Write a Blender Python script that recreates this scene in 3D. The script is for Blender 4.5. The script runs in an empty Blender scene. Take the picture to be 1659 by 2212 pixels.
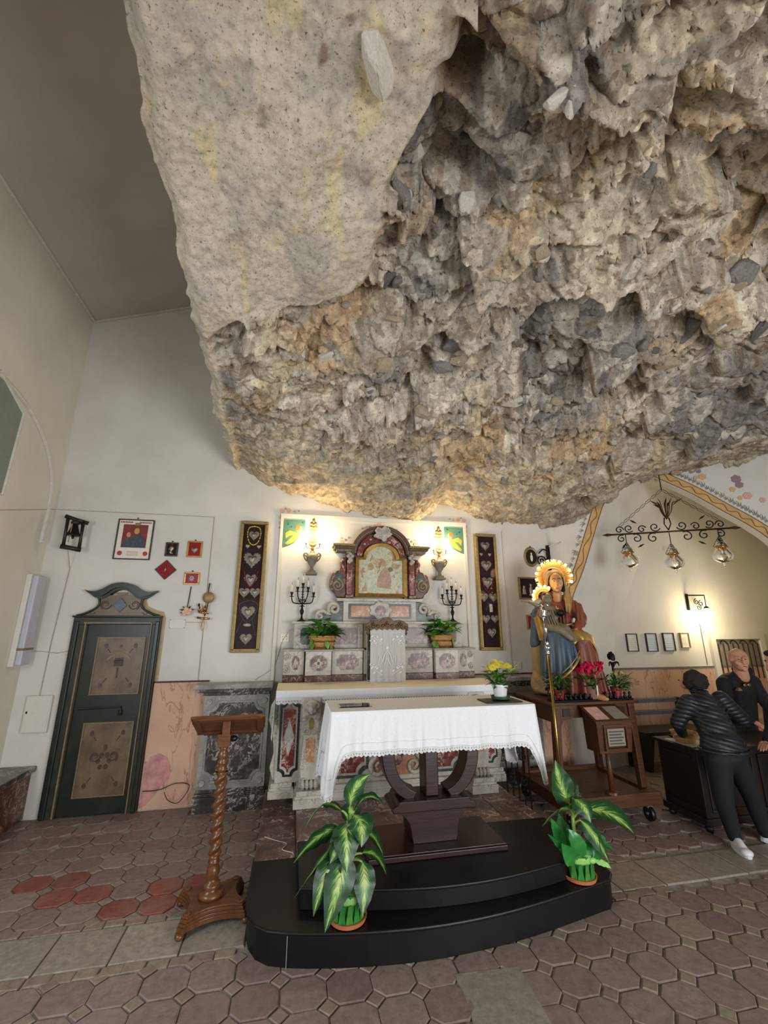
import bpy, bmesh, math, random
import numpy as np
from mathutils import Vector, Matrix, Euler, noise as mnoise
random.seed(7); rng = np.random.default_rng(11)
PI = math.pi
scene = bpy.context.scene
COL = scene.collection

# ------------------------------------------------------------------ camera
cam_d = bpy.data.cameras.new('camera'); cam = bpy.data.objects.new('camera', cam_d)
COL.objects.link(cam); scene.camera = cam
cam_d.sensor_fit = 'HORIZONTAL'; cam_d.sensor_width = 36.0
cam_d.lens = 913.0 / 1659.0 * 36.0
cam_d.clip_start = 0.02
cam.location = (0, 0, 1.75)
cam.rotation_euler = Euler((math.radians(90 + 15.1), 0, math.radians(-11.9)), 'XYZ')

# ------------------------------------------------------------------ world + lights + exposure
world = bpy.data.worlds.new('world'); scene.world = world; world.use_nodes = True
bg = world.node_tree.nodes['Background']
bg.inputs[0].default_value = (0.92, 0.96, 1.0, 1); bg.inputs[1].default_value = 0.5
def area(name, loc, target, sx, sy, power, color):
    d = bpy.data.lights.new(name, 'AREA'); d.shape = 'RECTANGLE'; d.size = sx; d.size_y = sy
    d.energy = power; d.color = color
    o = bpy.data.objects.new(name, d); COL.objects.link(o); o.location = loc
    o.rotation_euler = (Vector(target) - Vector(loc)).to_track_quat('-Z', 'Y').to_euler()
    return o
# daylight from the doorway and windows on the open side of the grotto, behind the visitor
area('doorway_daylight', (3.0, -2.3, 1.25), (0.4, 3.6, 1.6), 3.0, 1.7, 135, (0.98, 0.985, 1.0))
area('left_window_daylight', (-2.58, 1.3, 1.75), (1.2, 3.0, 0.6), 1.3, 1.5, 58, (0.84, 0.92, 1.0))
vs = scene.view_settings
vs.view_transform = 'Standard'; vs.look = 'None'; vs.gamma = 1.0; vs.use_curve_mapping = False
vs.exposure = 0.7

# ------------------------------------------------------------------ materials
def L(h):
    h = h.lstrip('#'); c = [int(h[i:i+2], 16) / 255 for i in (0, 2, 4)]
    return tuple((x / 12.92 if x <= 0.04045 else ((x + 0.055) / 1.055) ** 2.4) for x in c) + (1,)
def newmat(name):
    m = bpy.data.materials.new(name); m.use_nodes = True
    nt = m.node_tree; b = nt.nodes['Principled BSDF']
    return m, nt, b
def ramp(nt, fac, stops, interp='LINEAR'):
    r = nt.nodes.new('ShaderNodeValToRGB'); r.color_ramp.interpolation = interp
    e = r.color_ramp.elements
    while len(e) < len(stops): e.new(0.5)
    for i, (p, c) in enumerate(stops): e[i].position = p; e[i].color = c
    nt.links.new(fac, r.inputs[0]); return r.outputs[0]
def coord(nt, kind='Object', scale=(1, 1, 1), rot=(0, 0, 0)):
    t = nt.nodes.new('ShaderNodeTexCoord'); mp = nt.nodes.new('ShaderNodeMapping')
    mp.inputs['Scale'].default_value = scale; mp.inputs['Rotation'].default_value = rot
    nt.links.new(t.outputs[kind], mp.inputs[0]); return mp.outputs[0]
def noise_n(nt, vec, scale, detail=4, rough=0.55, dist=0.0):
    n = nt.nodes.new('ShaderNodeTexNoise'); n.inputs['Scale'].default_value = scale
    n.inputs['Detail'].default_value = detail; n.inputs['Roughness'].default_value = rough
    n.inputs['Distortion'].default_value = dist
    if vec is not None: nt.links.new(vec, n.inputs['Vector'])
    return n.outputs['Fac']
def bump(nt, b, h, strength=0.3, dist=0.01):
    n = nt.nodes.new('ShaderNodeBump'); n.inputs['Strength'].default_value = strength
    n.inputs['Distance'].default_value = dist; nt.links.new(h, n.inputs['Height'])
    nt.links.new(n.outputs[0], b.inputs['Normal'])
def mix(nt, fac, a, bb, mode='MIX'):
    n = nt.nodes.new('ShaderNodeMix'); n.data_type = 'RGBA'; n.blend_type = mode
    for v, i in ((fac, 0), (a, 6), (bb, 7)):
        if hasattr(v, 'is_output'): nt.links.new(v, n.inputs[i])
        else: n.inputs[i].default_value = v
    return n.outputs[2]
def plain(name, c, rough=0.6, metal=0.0, var=0.12, scale=14, bmp=0.0, spec=None, emit=None):
    m, nt, b = newmat(name); c = L(c) if isinstance(c, str) else c
    v = coord(nt); n = noise_n(nt, v, scale)
    lo = tuple(x * (1 - var) for x in c[:3]) + (1,); hi = tuple(min(1, x * (1 + var)) for x in c[:3]) + (1,)
    nt.links.new(ramp(nt, n, [(0.3, lo), (0.7, hi)]), b.inputs['Base Color'])
    b.inputs['Roughness'].default_value = rough; b.inputs['Metallic'].default_value = metal
    if spec is not None: b.inputs['Specular IOR Level'].default_value = spec
    if bmp: bump(nt, b, noise_n(nt, v, scale * 3), bmp)
    if emit: b.inputs['Emission Color'].default_value = L(emit[0]); b.inputs['Emission Strength'].default_value = emit[1]
    return m
def marble(name, c1, c2, vein, scale=4, vw=0.03, rough=0.35, kind='Object', amount=1.0):
    m, nt, b = newmat(name); v = coord(nt, kind)
    base = ramp(nt, noise_n(nt, v, scale, 8, 0.6, 0.6), [(0.34, L(c1)), (0.66, L(c2))])
    n = noise_n(nt, v, scale * 1.3, 5, 0.6, 1.6)
    mt = nt.nodes.new('ShaderNodeMath'); mt.operation = 'SUBTRACT'; nt.links.new(n, mt.inputs[0]); mt.inputs[1].default_value = 0.5
    ab = nt.nodes.new('ShaderNodeMath'); ab.operation = 'ABSOLUTE'; nt.links.new(mt.outputs[0], ab.inputs[0])
    vf = ramp(nt, ab.outputs[0], [(0.0, (amount,) * 3 + (1,)), (vw, (0, 0, 0, 1))])
    brk = ramp(nt, noise_n(nt, v, scale * 0.8, 3), [(0.42, (0, 0, 0, 1)), (0.58, (1, 1, 1, 1))])
    vf2 = mix(nt, 1.0, vf, brk, 'MULTIPLY')
    nt.links.new(mix(nt, vf2, base, L(vein)), b.inputs['Base Color'])
    b.inputs['Roughness'].default_value = rough
    bump(nt, b, n, 0.05)
    return m
def wood(name, c1, c2, rough=0.35, scale=3, axis=(1, 12, 12)):
    m, nt, b = newmat(name); v = coord(nt, 'Object', axis)
    n = noise_n(nt, v, scale, 5, 0.6, 0.8)
    nt.links.new(ramp(nt, n, [(0.3, L(c1)), (0.7, L(c2))]), b.inputs['Base Color'])
    b.inputs['Roughness'].default_value = rough; bump(nt, b, n, 0.08)
    return m
def plaster(name, c1, c2, scale=1.5, rough=0.9, bmp=0.12):
    m, nt, b = newmat(name); v = coord(nt)
    n = noise_n(nt, v, scale, 6, 0.6)
    nt.links.new(ramp(nt, n, [(0.3, L(c1)), (0.65, L(c2))]), b.inputs['Base Color'])
    b.inputs['Roughness'].default_value = rough; b.inputs['Specular IOR Level'].default_value = 0.2
    bump(nt, b, noise_n(nt, v, 28, 5), bmp, 0.006)
    return m
def emis(name, c, s):
    m, nt, b = newmat(name); b.inputs['Base Color'].default_value = L(c)
    b.inputs['Emission Color'].default_value = L(c); b.inputs['Emission Strength'].default_value = s
    return m
def glass(name, c='#ffffff', rough=0.02):
    m, nt, b = newmat(name); b.inputs['Base Color'].default_value = L(c)
    b.inputs['Transmission Weight'].default_value = 1; b.inputs['Roughness'].default_value = rough; b.inputs['IOR'].default_value = 1.35
    return m
MT = {}
def setup_mats():
    M = MT
    M['plaster'] = plaster('white plaster', '#cdc9c0', '#dad7cf')
    M['plaster_warm'] = plaster('cream plaster', '#d2cdbf', '#ded9cc')
    M['ceil'] = plaster('old ceiling plaster', '#b3ada4', '#c0bab0')
    m, nt, b = newmat('painted pink dado'); v0 = coord(nt); v = coord(nt, 'Object', (2.6, 1, 0.7), (0, 0.85, 0))
    base = ramp(nt, noise_n(nt, v0, 2.2, 5), [(0.32, L('#c99c82')), (0.68, L('#d9b498'))])
    n = noise_n(nt, v, 1.5, 4, 0.6, 1.1); s_ = nt.nodes.new('ShaderNodeMath'); s_.operation = 'SUBTRACT'; nt.links.new(n, s_.inputs[0]); s_.inputs[1].default_value = 0.5
    a_ = nt.nodes.new('ShaderNodeMath'); a_.operation = 'ABSOLUTE'; nt.links.new(s_.outputs[0], a_.inputs[0])
    vf = ramp(nt, a_.outputs[0], [(0.0, (0.75, 0.75, 0.75, 1)), (0.014, (0, 0, 0, 1))])
    nt.links.new(mix(nt, vf, base, L('#96604c')), b.inputs['Base Color']); b.inputs['Roughness'].default_value = 0.6; M['dado'] = m
    M['dado_pink'] = plain('bare pink plaster patch', '#c98f8b', 0.85, var=0.35, scale=9)
    M['rosevelvet'] = plain('rose velvet', '#94405a', 0.9, var=0.15)
    M['door_shadow_band'] = plain('tan painted shadow band', '#b59f7f', 0.8, var=0.25, scale=6)
    M['dado_line'] = plain('dark red dado line', '#4a1e1c', 0.6)
    M['grey_marble'] = marble('weathered grey marble', '#7d7974', '#a39f98', '#bdb8b0', 6, 0.03, 0.5)
    M['grey_dark'] = marble('dark grey brown marble', '#322c29', '#504845', '#c4bbb3', 7, 0.045, 0.3)
    M['white_marble'] = marble('old white marble', '#a9a397', '#c9c4b8', '#77736a', 6, 0.03, 0.45)
    M['red_marble'] = marble('red veined marble', '#64201a', '#86362b', '#d8c2b4', 9, 0.05, 0.3)
    M['brown_marble'] = marble('brown red marble', '#40241a', '#5f3826', '#b8937f', 7, 0.035, 0.3)
    M['violet_marble'] = marble('violet breccia', '#543a3c', '#775752', '#cdb8ad', 12, 0.06, 0.35)
    M['peach_marble'] = marble('peach marble', '#9c6546', '#ba8560', '#dcbd9c', 9, 0.05, 0.35)
    M['green_marble'] = marble('dark green marble', '#27332e', '#43504a', '#7b8880', 10, 0.03, 0.3)
    M['black_marble'] = marble('black marble', '#17181a', '#2b2d2f', '#55585a', 8, 0.02, 0.3)
    M['step_marble'] = marble('step marble', '#584039', '#7d625a', '#d4c5bb', 5, 0.035, 0.35)
    M['platform'] = plain('black painted platform boards', '#0b0a0a', 0.45, var=0.3, scale=5, bmp=0.05, spec=0.35)
    M['mahogany'] = wood('dark mahogany', '#1d0b06', '#34150d', 0.33)
    M['lectern'] = wood('polished chestnut wood', '#4f3019', '#704626', 0.28)
    M['cartwood'] = wood('orange brown wood', '#3f230f', '#5f3817', 0.45)
    M['oldwood'] = wood('very dark old wood', '#14100d', '#2a1f18', 0.45)
    M['carved'] = plain('gilded brown carved wood', '#5f452b', 0.5, 0.2, 0.35, 30, 0.2)
    M['gold'] = plain('gilt frame', '#b38a45', 0.35, 0.75, 0.2, 20)
    M['gold_dull'] = plain('worn gilt wood', '#8f7c4e', 0.5, 0.4, 0.25, 30, 0.1)
    M['brass'] = plain('brass', '#b8924e', 0.25, 1.0, 0.1)
    M['chrome'] = plain('chrome', '#c9cbd0', 0.15, 1.0, 0.05)
    M['silver'] = plain('stamped silver', '#988f83', 0.30, 1.0, 0.3, 60, 0.3)
    M['old_silver'] = plain('tarnished silver', '#7f766a', 0.4, 0.9, 0.3, 60, 0.3)
    M['fres_white'] = plain('faded white fresco', '#c4c4a8', 0.5, var=0.25, scale=22)
    M['fres_pink'] = plain('faded rose fresco', '#b08f78', 0.5, var=0.25, scale=22)
    M['fres_ochre'] = plain('faded ochre fresco', '#ad9160', 0.5, var=0.25, scale=22)
    M['iron'] = plain('black wrought iron', '#1a1714', 0.5, 0.6, 0.3)
    M['bronze'] = plain('aged brass ironwork', '#4a3417', 0.4, 0.8, 0.3, 30)
    M['velvet'] = plain('dark maroon velvet', '#2a1114', 0.95, var=0.25, scale=40)
    M['redvelvet'] = plain('red velvet', '#8f1a22', 0.9, var=0.15)
    M['darkvelvet'] = plain('black brown velvet', '#1d1416', 0.9)
    M['linen'] = plain('white linen', '#e3e4e6', 0.85, var=0.03, scale=60, bmp=0.05)
    M['cream_linen'] = plain('cream linen', '#e6dcc6', 0.85, var=0.03, scale=60)
    M['lace'] = plain('white lace', '#dcdcdc', 0.9, var=0.12, scale=160, bmp=0.3)
    M['curtain'] = plain('fine net curtain', '#c6c3bd', 0.9, var=0.10, scale=180, bmp=0.2)
    M['ray'] = plain('glass ray tinted as lit', '#d9a860', 0.35, var=0.1)  # warm bulb light put into the plain colour of the halo rods
    M['print_red'] = plain('dull printed red', '#7d2f2c', 0.6, var=0.2)
    M['print_blue'] = plain('dull printed blue grey', '#3f4750', 0.6, var=0.35, scale=30)
    M['candle'] = plain('candle wax', '#e9e1cc', 0.5, var=0.03)
    M['urn'] = plain('carved stone grey wood', '#80735f', 0.7, var=0.25, scale=25, bmp=0.2)
    M['leaf_green'] = plain('glossy leaf', '#3f7a25', 0.35, var=0.35, scale=20)
    M['leaf_light'] = plain('light green leaf', '#6b9a3c', 0.35, var=0.35, scale=20)
    M['leaf_dark'] = plain('dark leaf', '#274f1c', 0.45, var=0.3, scale=20)
    M['wrap'] = plain('green florist wrap', '#2f7d36', 0.25, var=0.2, scale=12)
    M['ribbon'] = plain('pale green ribbon', '#8cc66a', 0.4, var=0.1)
    M['stem'] = plain('pale green stem', '#86a84e', 0.5, var=0.2)
    M['terracotta'] = plain('terracotta plastic', '#c4714c', 0.55, var=0.08)
    M['soil'] = plain('potting soil', '#2a1f17', 0.95, var=0.4, scale=60, bmp=0.4)
    M['white_pot'] = plain('white ceramic', '#cfd0d2', 0.35, var=0.03)
    M['green_plastic'] = plain('dark green plastic', '#1f4a30', 0.4)
    M['yellow'] = plain('yellow petals', '#e2cf3e', 0.6, var=0.15, scale=40)
    M['magenta'] = plain('magenta petals', '#d21f4d', 0.55, var=0.25, scale=30)
    M['redflower'] = plain('orange red petals', '#b5321f', 0.6, var=0.2)
    M['redpot'] = plain('red plastic pot', '#8e2529', 0.45)
    M['claypot'] = plain('brown clay pot', '#7a5b4a', 0.6)
    M['wicker'] = plain('woven wicker', '#b98a4d', 0.6, var=0.35, scale=50, bmp=0.3)
    M['wicker_dark'] = plain('dark wicker weave', '#6a4522', 0.6, var=0.3, scale=50)
    M['white_paint'] = plain('white painted metal', '#d4d0c6', 0.5, var=0.04)
    M['lav'] = plain('milky lavender diffuser', '#b9b9c6', 0.4, var=0.06)
    M['cable'] = plain('grey cable', '#a89f92', 0.6)
    M['cable_white'] = plain('white cable', '#d8d2c4', 0.6)
    M['dark_line'] = plain('dark thin moulding', '#6f6b64', 0.6)
    M['line_light'] = plain('plaster moulding', '#cfcabf', 0.8)
    M['skin'] = plain('skin', '#c98f76', 0.5, var=0.08, scale=8)
    M['statue_skin'] = plain('painted statue skin', '#c08a5e', 0.45, var=0.08)
    M['robe'] = plain('rust painted robe', '#7d4430', 0.5, var=0.2, scale=7, bmp=0.1)
    M['mantle'] = plain('blue grey painted mantle', '#4a5a66', 0.5, var=0.2, scale=7)
    M['veil'] = plain('ochre painted veil', '#a8854c', 0.5, var=0.15)
    M['statue_gold'] = plain('gold trim', '#b8954f', 0.4, 0.5, 0.2)
    M['child_robe'] = plain('grey brown painted tunic', '#7a6f58', 0.55, var=0.15)
    M['stump'] = plain('painted tree stump seat', '#9a7f55', 0.7, var=0.3, scale=9, bmp=0.4)
    M['hair'] = plain('dark brown hair', '#1d1410', 0.75, var=0.6, scale=60, bmp=1.0)
    M['hair_grey'] = plain('cropped grey hair', '#9c8d7f', 0.8, var=0.2, scale=60)
    M['eye'] = plain('dark eye', '#15100e', 0.3)
    M['lips'] = plain('lips', '#a35a50', 0.5)
    M['jacket'] = plain('black quilted nylon', '#15181c', 0.62, var=0.2, scale=12)
    M['trousers'] = plain('black trousers', '#0c0c0e', 0.8, var=0.2)
    M['navy'] = plain('navy hoodie', '#12151f', 0.85, var=0.2)
    M['blackshirt'] = plain('black shirt', '#0d0d0e', 0.8)
    M['shoe'] = plain('white leather', '#d9dade', 0.4, var=0.04)
    M['shoe_grey'] = plain('grey trim', '#5a5f68', 0.5)
    M['paper'] = plain('paper', '#dedacb', 0.7, var=0.05)
    M['paper_blue'] = plain('pale blue paper', '#c4d0d8', 0.4, var=0.08)
    M['ink'] = plain('printed ink', '#4a463f', 0.7)
    M['frame_dark'] = plain('dark wood frame', '#3a2a1c', 0.5)
    M['frame_tan'] = plain('tan wood frame', '#a07a4c', 0.5)
    M['green_paint'] = plain('old green paint', '#1b2118', 0.38, var=0.35, scale=6, bmp=0.05)
    M['green_paint2'] = plain('worn green moulding', '#292e22', 0.45, var=0.45, scale=9, bmp=0.1)
    M['tan_paint'] = plain('worn tan painted panel', '#695843', 0.4, var=0.45, scale=5, bmp=0.05)
    M['tan_edge'] = plain('tan edge line', '#7d6a4c', 0.5, var=0.2)
    M['umber'] = plain('umber ornament paint', '#46372b', 0.6, var=0.3)
    M['mauve'] = plain('faded mauve paint', '#5c454a', 0.6, var=0.3)
    M['slate'] = plain('blue grey paint', '#56666a', 0.5, var=0.2)
    M['panel_green'] = plain('teal green painted panel', '#4f7d6b', 0.6, var=0.12)
    M['panel_yellow'] = plain('yellow painted angel', '#d3a63c', 0.6, var=0.15)
    M['panel_skin'] = plain('painted angel skin', '#dcae7c', 0.6)
    M['panel_hair'] = plain('painted orange hair', '#b86a34', 0.6)
    M['pinkflower'] = plain('painted rose flower', '#d3ab98', 0.7, var=0.2)
    M['purpleflower'] = plain('painted purple flower', '#96787e', 0.7, var=0.2)
    M['orangeflower'] = plain('painted orange flower', '#d1ab7c', 0.7, var=0.2)
    M['greypaint'] = plain('painted grey leaf', '#98968a', 0.7, var=0.2)
    M['ochre'] = plain('ochre painted border', '#c9a468', 0.7, var=0.15, scale=10)
    M['border_dark'] = plain('brown painted border line', '#7a5c40', 0.7)
    M['bulb'] = emis('lit bulb', '#ffe2a8', 22)
    M['bulb_small'] = emis('small lit bulb', '#ffc873', 14)
    M['glass'] = glass('clear glass')
    M['paneglass'] = glass('framed glass')
    m, nt, b = newmat('thin glass pane'); nt.nodes.remove(b); tr = nt.nodes.new('ShaderNodeBsdfTransparent'); gl = nt.nodes.new('ShaderNodeBsdfGlossy'); gl.inputs['Roughness'].default_value = 0.03
    fr = nt.nodes.new('ShaderNodeFresnel'); fr.inputs['IOR'].default_value = 1.22; mx = nt.nodes.new('ShaderNodeMixShader'); nt.links.new(fr.outputs[0], mx.inputs[0]); nt.links.new(tr.outputs[0], mx.inputs[1]); nt.links.new(gl.outputs[0], mx.inputs[2]); nt.links.new(mx.outputs[0], nt.nodes['Material Output'].inputs[0]); M['thinglass'] = m
    M['pane'] = plain('green grey window pane', '#7e8a7c', 0.3, var=0.08)
    M['opaline'] = plain('grey curtain', '#8d8676', 0.7, var=0.1)
    M['rubber'] = plain('black rubber', '#111114', 0.4)
    M['steel'] = plain('grey blue painted steel', '#6e7484', 0.4, 0.3)
    M['stone'] = None
    m, nt, b = newmat('quilted black nylon'); tc = nt.nodes.new('ShaderNodeTexCoord'); sp = nt.nodes.new('ShaderNodeSeparateXYZ'); nt.links.new(tc.outputs['Object'], sp.inputs[0])
    ax = nt.nodes.new('ShaderNodeMath'); ax.operation = 'ABSOLUTE'; nt.links.new(sp.outputs[0], ax.inputs[0])
    ma = nt.nodes.new('ShaderNodeMath'); ma.operation = 'MULTIPLY_ADD'; nt.links.new(ax.outputs[0], ma.inputs[0]); ma.inputs[1].default_value = -0.3; nt.links.new(sp.outputs[2], ma.inputs[2])
    mm = nt.nodes.new('ShaderNodeMath'); mm.operation = 'MULTIPLY'; nt.links.new(ma.outputs[0], mm.inputs[0]); mm.inputs[1].default_value = 80
    sn = nt.nodes.new('ShaderNodeMath'); sn.operation = 'SINE'; nt.links.new(mm.outputs[0], sn.inputs[0])
    s2 = nt.nodes.new('ShaderNodeMath'); s2.operation = 'ABSOLUTE'; nt.links.new(sn.outputs[0], s2.inputs[0])
    b.inputs['Base Color'].default_value = L('#191d22'); b.inputs['Roughness'].default_value = 0.5
    bump(nt, b, s2.outputs[0], 0.55, 0.012); M['quilt'] = m
    # printed icon behind glass: old fresco fragment
    m, nt, b = newmat('fresco fragment'); v = coord(nt, 'Object', (9, 9, 9))
    n = noise_n(nt, v, 1.0, 6, 0.62, 0.8)
    nt.links.new(ramp(nt, n, [(0.28, L('#8a8466')), (0.4, L('#b7b593')), (0.5, L('#c9cbb0')), (0.58, L('#b08d63')), (0.68, L('#a5684c')), (0.8, L('#8b8a74'))]), b.inputs['Base Color'])
    b.inputs['Roughness'].default_value = 0.35; M['fresco'] = m
    # variegated dieffenbachia leaf, driven by the leaf's own UVs (u across, v along)
    m, nt, b = newmat('variegated leaf'); tc = nt.nodes.new('ShaderNodeTexCoord'); sep = nt.nodes.new('ShaderNodeSeparateXYZ')
    nt.links.new(tc.outputs['UV'], sep.inputs[0])
    a1 = nt.nodes.new('ShaderNodeMath'); a1.operation = 'SUBTRACT'; nt.links.new(sep.outputs[0], a1.inputs[0]); a1.inputs[1].default_value = 0.5
    a2 = nt.nodes.new('ShaderNodeMath'); a2.operation = 'ABSOLUTE'; nt.links.new(a1.outputs[0], a2.inputs[0])
    # streaks slanting from the midrib
    sl = nt.nodes.new('ShaderNodeMath'); sl.operation = 'MULTIPLY_ADD'; nt.links.new(a2.outputs[0], sl.inputs[0]); sl.inputs[1].default_value = -0.9; nt.links.new(sep.outputs[1], sl.inputs[2])
    cmb = nt.nodes.new('ShaderNodeCombineXYZ'); nt.links.new(sl.outputs[0], cmb.inputs[0]); nt.links.new(a2.outputs[0], cmb.inputs[1])
    oi = nt.nodes.new('ShaderNodeObjectInfo'); nt.links.new(oi.outputs['Random'], cmb.inputs[2])
    mp = nt.nodes.new('ShaderNodeMapping'); mp.inputs['Scale'].default_value = (26, 4, 40); nt.links.new(cmb.outputs[0], mp.inputs[0])
    n = noise_n(nt, mp.outputs[0], 1.0, 3, 0.6)
    s1 = nt.nodes.new('ShaderNodeMath'); s1.operation = 'MULTIPLY_ADD'; nt.links.new(a2.outputs[0], s1.inputs[0]); s1.inputs[1].default_value = -1.25; nt.links.new(n, s1.inputs[2])
    col = ramp(nt, s1.outputs[0], [(0.13, L('#1b4020')), (0.29, L('#2d6127')), (0.43, L('#86a850')), (0.64, L('#cdd58c'))])
    nt.links.new(col, b.inputs['Base Color']); b.inputs['Roughness'].default_value = 0.42
    b.inputs['Subsurface Weight'].default_value = 0.0
    bump(nt, b, n, 0.15, 0.003); M['vleaf'] = m
    # terracotta tiles: each tile takes its own tone
    def tile(name, cols, rough=0.5):
        m, nt, b = newmat(name); oi = nt.nodes.new('ShaderNodeObjectInfo')
        st = [(i / (len(cols) - 1) if len(cols) > 1 else 0, L(c)) for i, c in enumerate(cols)]
        c = ramp(nt, oi.outputs['Random'], st)
        tc = nt.nodes.new('ShaderNodeTexCoord'); add = nt.nodes.new('ShaderNodeVectorMath'); add.operation = 'ADD'
        nt.links.new(tc.outputs['Object'], add.inputs[0]); nt.links.new(oi.outputs['Location'], add.inputs[1])
        n = noise_n(nt, add.outputs[0], 22, 6, 0.65)
        n2 = noise_n(nt, add.outputs[0], 5, 3, 0.5)
        g = ramp(nt, n, [(0.3, (0.62, 0.62, 0.62, 1)), (0.7, (1.15, 1.15, 1.15, 1))])
        c2 = mix(nt, 1.0, c, g, 'MULTIPLY')
        w = ramp(nt, n2, [(0.45, (0, 0, 0, 1)), (0.75, (0.45, 0.45, 0.45, 1))])
        nt.links.new(mix(nt, w, c2, L('#8a7d72')), b.inputs['Base Color'])
        b.inputs['Roughness'].default_value = rough; bump(nt, b, n, 0.35, 0.004)
        return m
    M['tile'] = tile('terracotta tile', ['#86706a', '#8d776f', '#927f76', '#8a736c', '#968479', '#836b66'])
    M['tile_red'] = tile('red terracotta tile', ['#86483c', '#935446', '#7a453a'])
    M['tile_small'] = tile('small inset tile', ['#8a736b', '#978c78', '#8d776c', '#8f7f70', '#88716a'])
    M['slab'] = tile('pale stone slab', ['#948b7e', '#9f9588', '#8f8678'])
    M['mortar'] = plain('sandy mortar', '#8f887f', 0.95, var=0.25, scale=25, bmp=0.3)
setup_mats()

# ------------------------------------------------------------------ mesh builder
class MB:
    def __init__(s): s.v = []; s.f = []; s.uv = None; s.xf = None
    def add(s, vs, fs):
        o = len(s.v)
        if s.xf is not None: vs = [s.xf @ Vector(p) for p in vs]
        s.v += [tuple(p) for p in vs]; s.f += [tuple(i + o for i in f) for f in fs]; return s
    def box(s, x0, x1, y0, y1, z0, z1):
        return s.add([(x0,y0,z0),(x1,y0,z0),(x1,y1,z0),(x0,y1,z0),(x0,y0,z1),(x1,y0,z1),(x1,y1,z1),(x0,y1,z1)],
                     [(0,3,2,1),(4,5,6,7),(0,1,5,4),(1,2,6,5),(2,3,7,6),(3,0,4,7)])
    def cyl(s, a, b, r0, r1=None, n=12, caps=True):
        return s.tube([a, b], [r0, r0 if r1 is None else r1], n, caps)
    def tube(s, pts, r, n=8, caps=True, closed=False):
        pts = [Vector(p) for p in pts]; k = len(pts)
        if not hasattr(r, '__len__'): r = [r] * k
        vs = []; fs = []; ref = None
        for i, p in enumerate(pts):
            if closed: t = pts[(i + 1) % k] - pts[i - 1]
            else: t = pts[min(i + 1, k - 1)] - pts[max(i - 1, 0)]
            t = t.normalized() if t.length > 1e-9 else Vector((0, 0, 1))
            if ref is None: ref = Vector((0, 0, 1)) if abs(t.z) < 0.9 else Vector((1, 0, 0))
            a = t.cross(ref); a = a.normalized() if a.length > 1e-6 else t.orthogonal().normalized()
            b = a.cross(t); ref = b
            for j in range(n):
                th = 2 * PI * j / n; vs.append(p + (a * math.cos(th) + b * math.sin(th)) * r[i])
        for i in range(k if closed else k - 1):
            i2 = (i + 1) % k
            for j in range(n):
                j2 = (j + 1) % n; fs.append((i*n+j, i2*n+j, i2*n+j2, i*n+j2))
        if caps and not closed:
            fs.append(tuple(range(n))); fs.append(tuple((k-1)*n + j for j in reversed(range(n))))
        return s.add(vs, fs)
    def lathe(s, prof, c=(0, 0, 0), n=24, sx=1, sy=1):
        vs = []; fs = []; k = len(prof)
        for r, z in prof:
            for j in range(n):
                th = 2*PI*j/n; vs.append((c[0]+r*math.cos(th)*sx, c[1]+r*math.sin(th)*sy, c[2]+z))
        for i in range(k-1):
            for j in range(n):
                j2=(j+1)%n; fs.append((i*n+j, i*n+j2, (i+1)*n+j2, (i+1)*n+j))
        fs.append(tuple(reversed(range(n)))); fs.append(tuple((k-1)*n+j for j in range(n)))
        return s.add(vs, fs)
    def ell(s, c, r, n=12, m=8, rot=None):
        vs=[]; fs=[]
        R = rot.to_matrix() if rot is not None else Matrix.Identity(3)
        if not hasattr(r,'__len__'): r=(r,r,r)
        for i in range(m+1):
            ph=-PI/2+PI*i/m
            for j in range(n):
                th=2*PI*j/n
                vs.append(Vector(c)+R@Vector((r[0]*math.cos(ph)*math.cos(th), r[1]*math.cos(ph)*math.sin(th), r[2]*math.sin(ph))))
        for i in range(m):
            for j in range(n):
                j2=(j+1)%n; fs.append((i*n+j,i*n+j2,(i+1)*n+j2,(i+1)*n+j))
        return s.add(vs,fs)
    def prism(s, poly, y0, y1):
        """poly in XZ, extruded along Y from y0 (front) to y1 (back)"""
        k=len(poly); A=sum(poly[i][0]*poly[(i+1)%k][1]-poly[(i+1)%k][0]*poly[i][1] for i in range(k))
        if A<0: poly=poly[::-1]
        vs=[(x,y0,z) for x,z in poly]+[(x,y1,z) for x,z in poly]
        fs=[tuple(range(k)),tuple(reversed(range(k,2*k)))]
        for i in range(k): j=(i+1)%k; fs.append((i,k+i,k+j,j))
        return s.add(vs,fs)
    def slabz(s, poly, z0, z1):
        """poly in XY extruded along Z"""
        k=len(poly); A=sum(poly[i][0]*poly[(i+1)%k][1]-poly[(i+1)%k][0]*poly[i][1] for i in range(k))
        if A<0: poly=poly[::-1]
        vs=[(x,y,z0) for x,y in poly]+[(x,y,z1) for x,y in poly]
        fs=[tuple(reversed(range(k))),tuple(range(k,2*k))]
        for i in range(k): j=(i+1)%k; fs.append((i,j,k+j,k+i))
        return s.add(vs,fs)
    def grid(s, P, closed_u=False):
        """P[i][j] points"""
        n=len(P); m=len(P[0]); vs=[p for row in P for p in row]; fs=[]
        for i in range(n-1):
            for j in range(m if closed_u else m-1):
                j2=(j+1)%m; fs.append((i*m+j,i*m+j2,(i+1)*m+j2,(i+1)*m+j))
        return s.add(vs,fs)
    def mesh(s, name, mat, smooth=False, origin=None):
        c = Vector(origin) if origin is not None else (sum((Vector(p) for p in s.v), Vector())/max(1,len(s.v)))
        me=bpy.data.meshes.new(name); me.from_pydata([tuple(Vector(p)-c) for p in s.v],[],s.f); me.update()
        if mat is not None: me.materials.append(MT[mat] if isinstance(mat,str) else mat)
        if smooth: me.shade_smooth()
        return me,c
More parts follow.
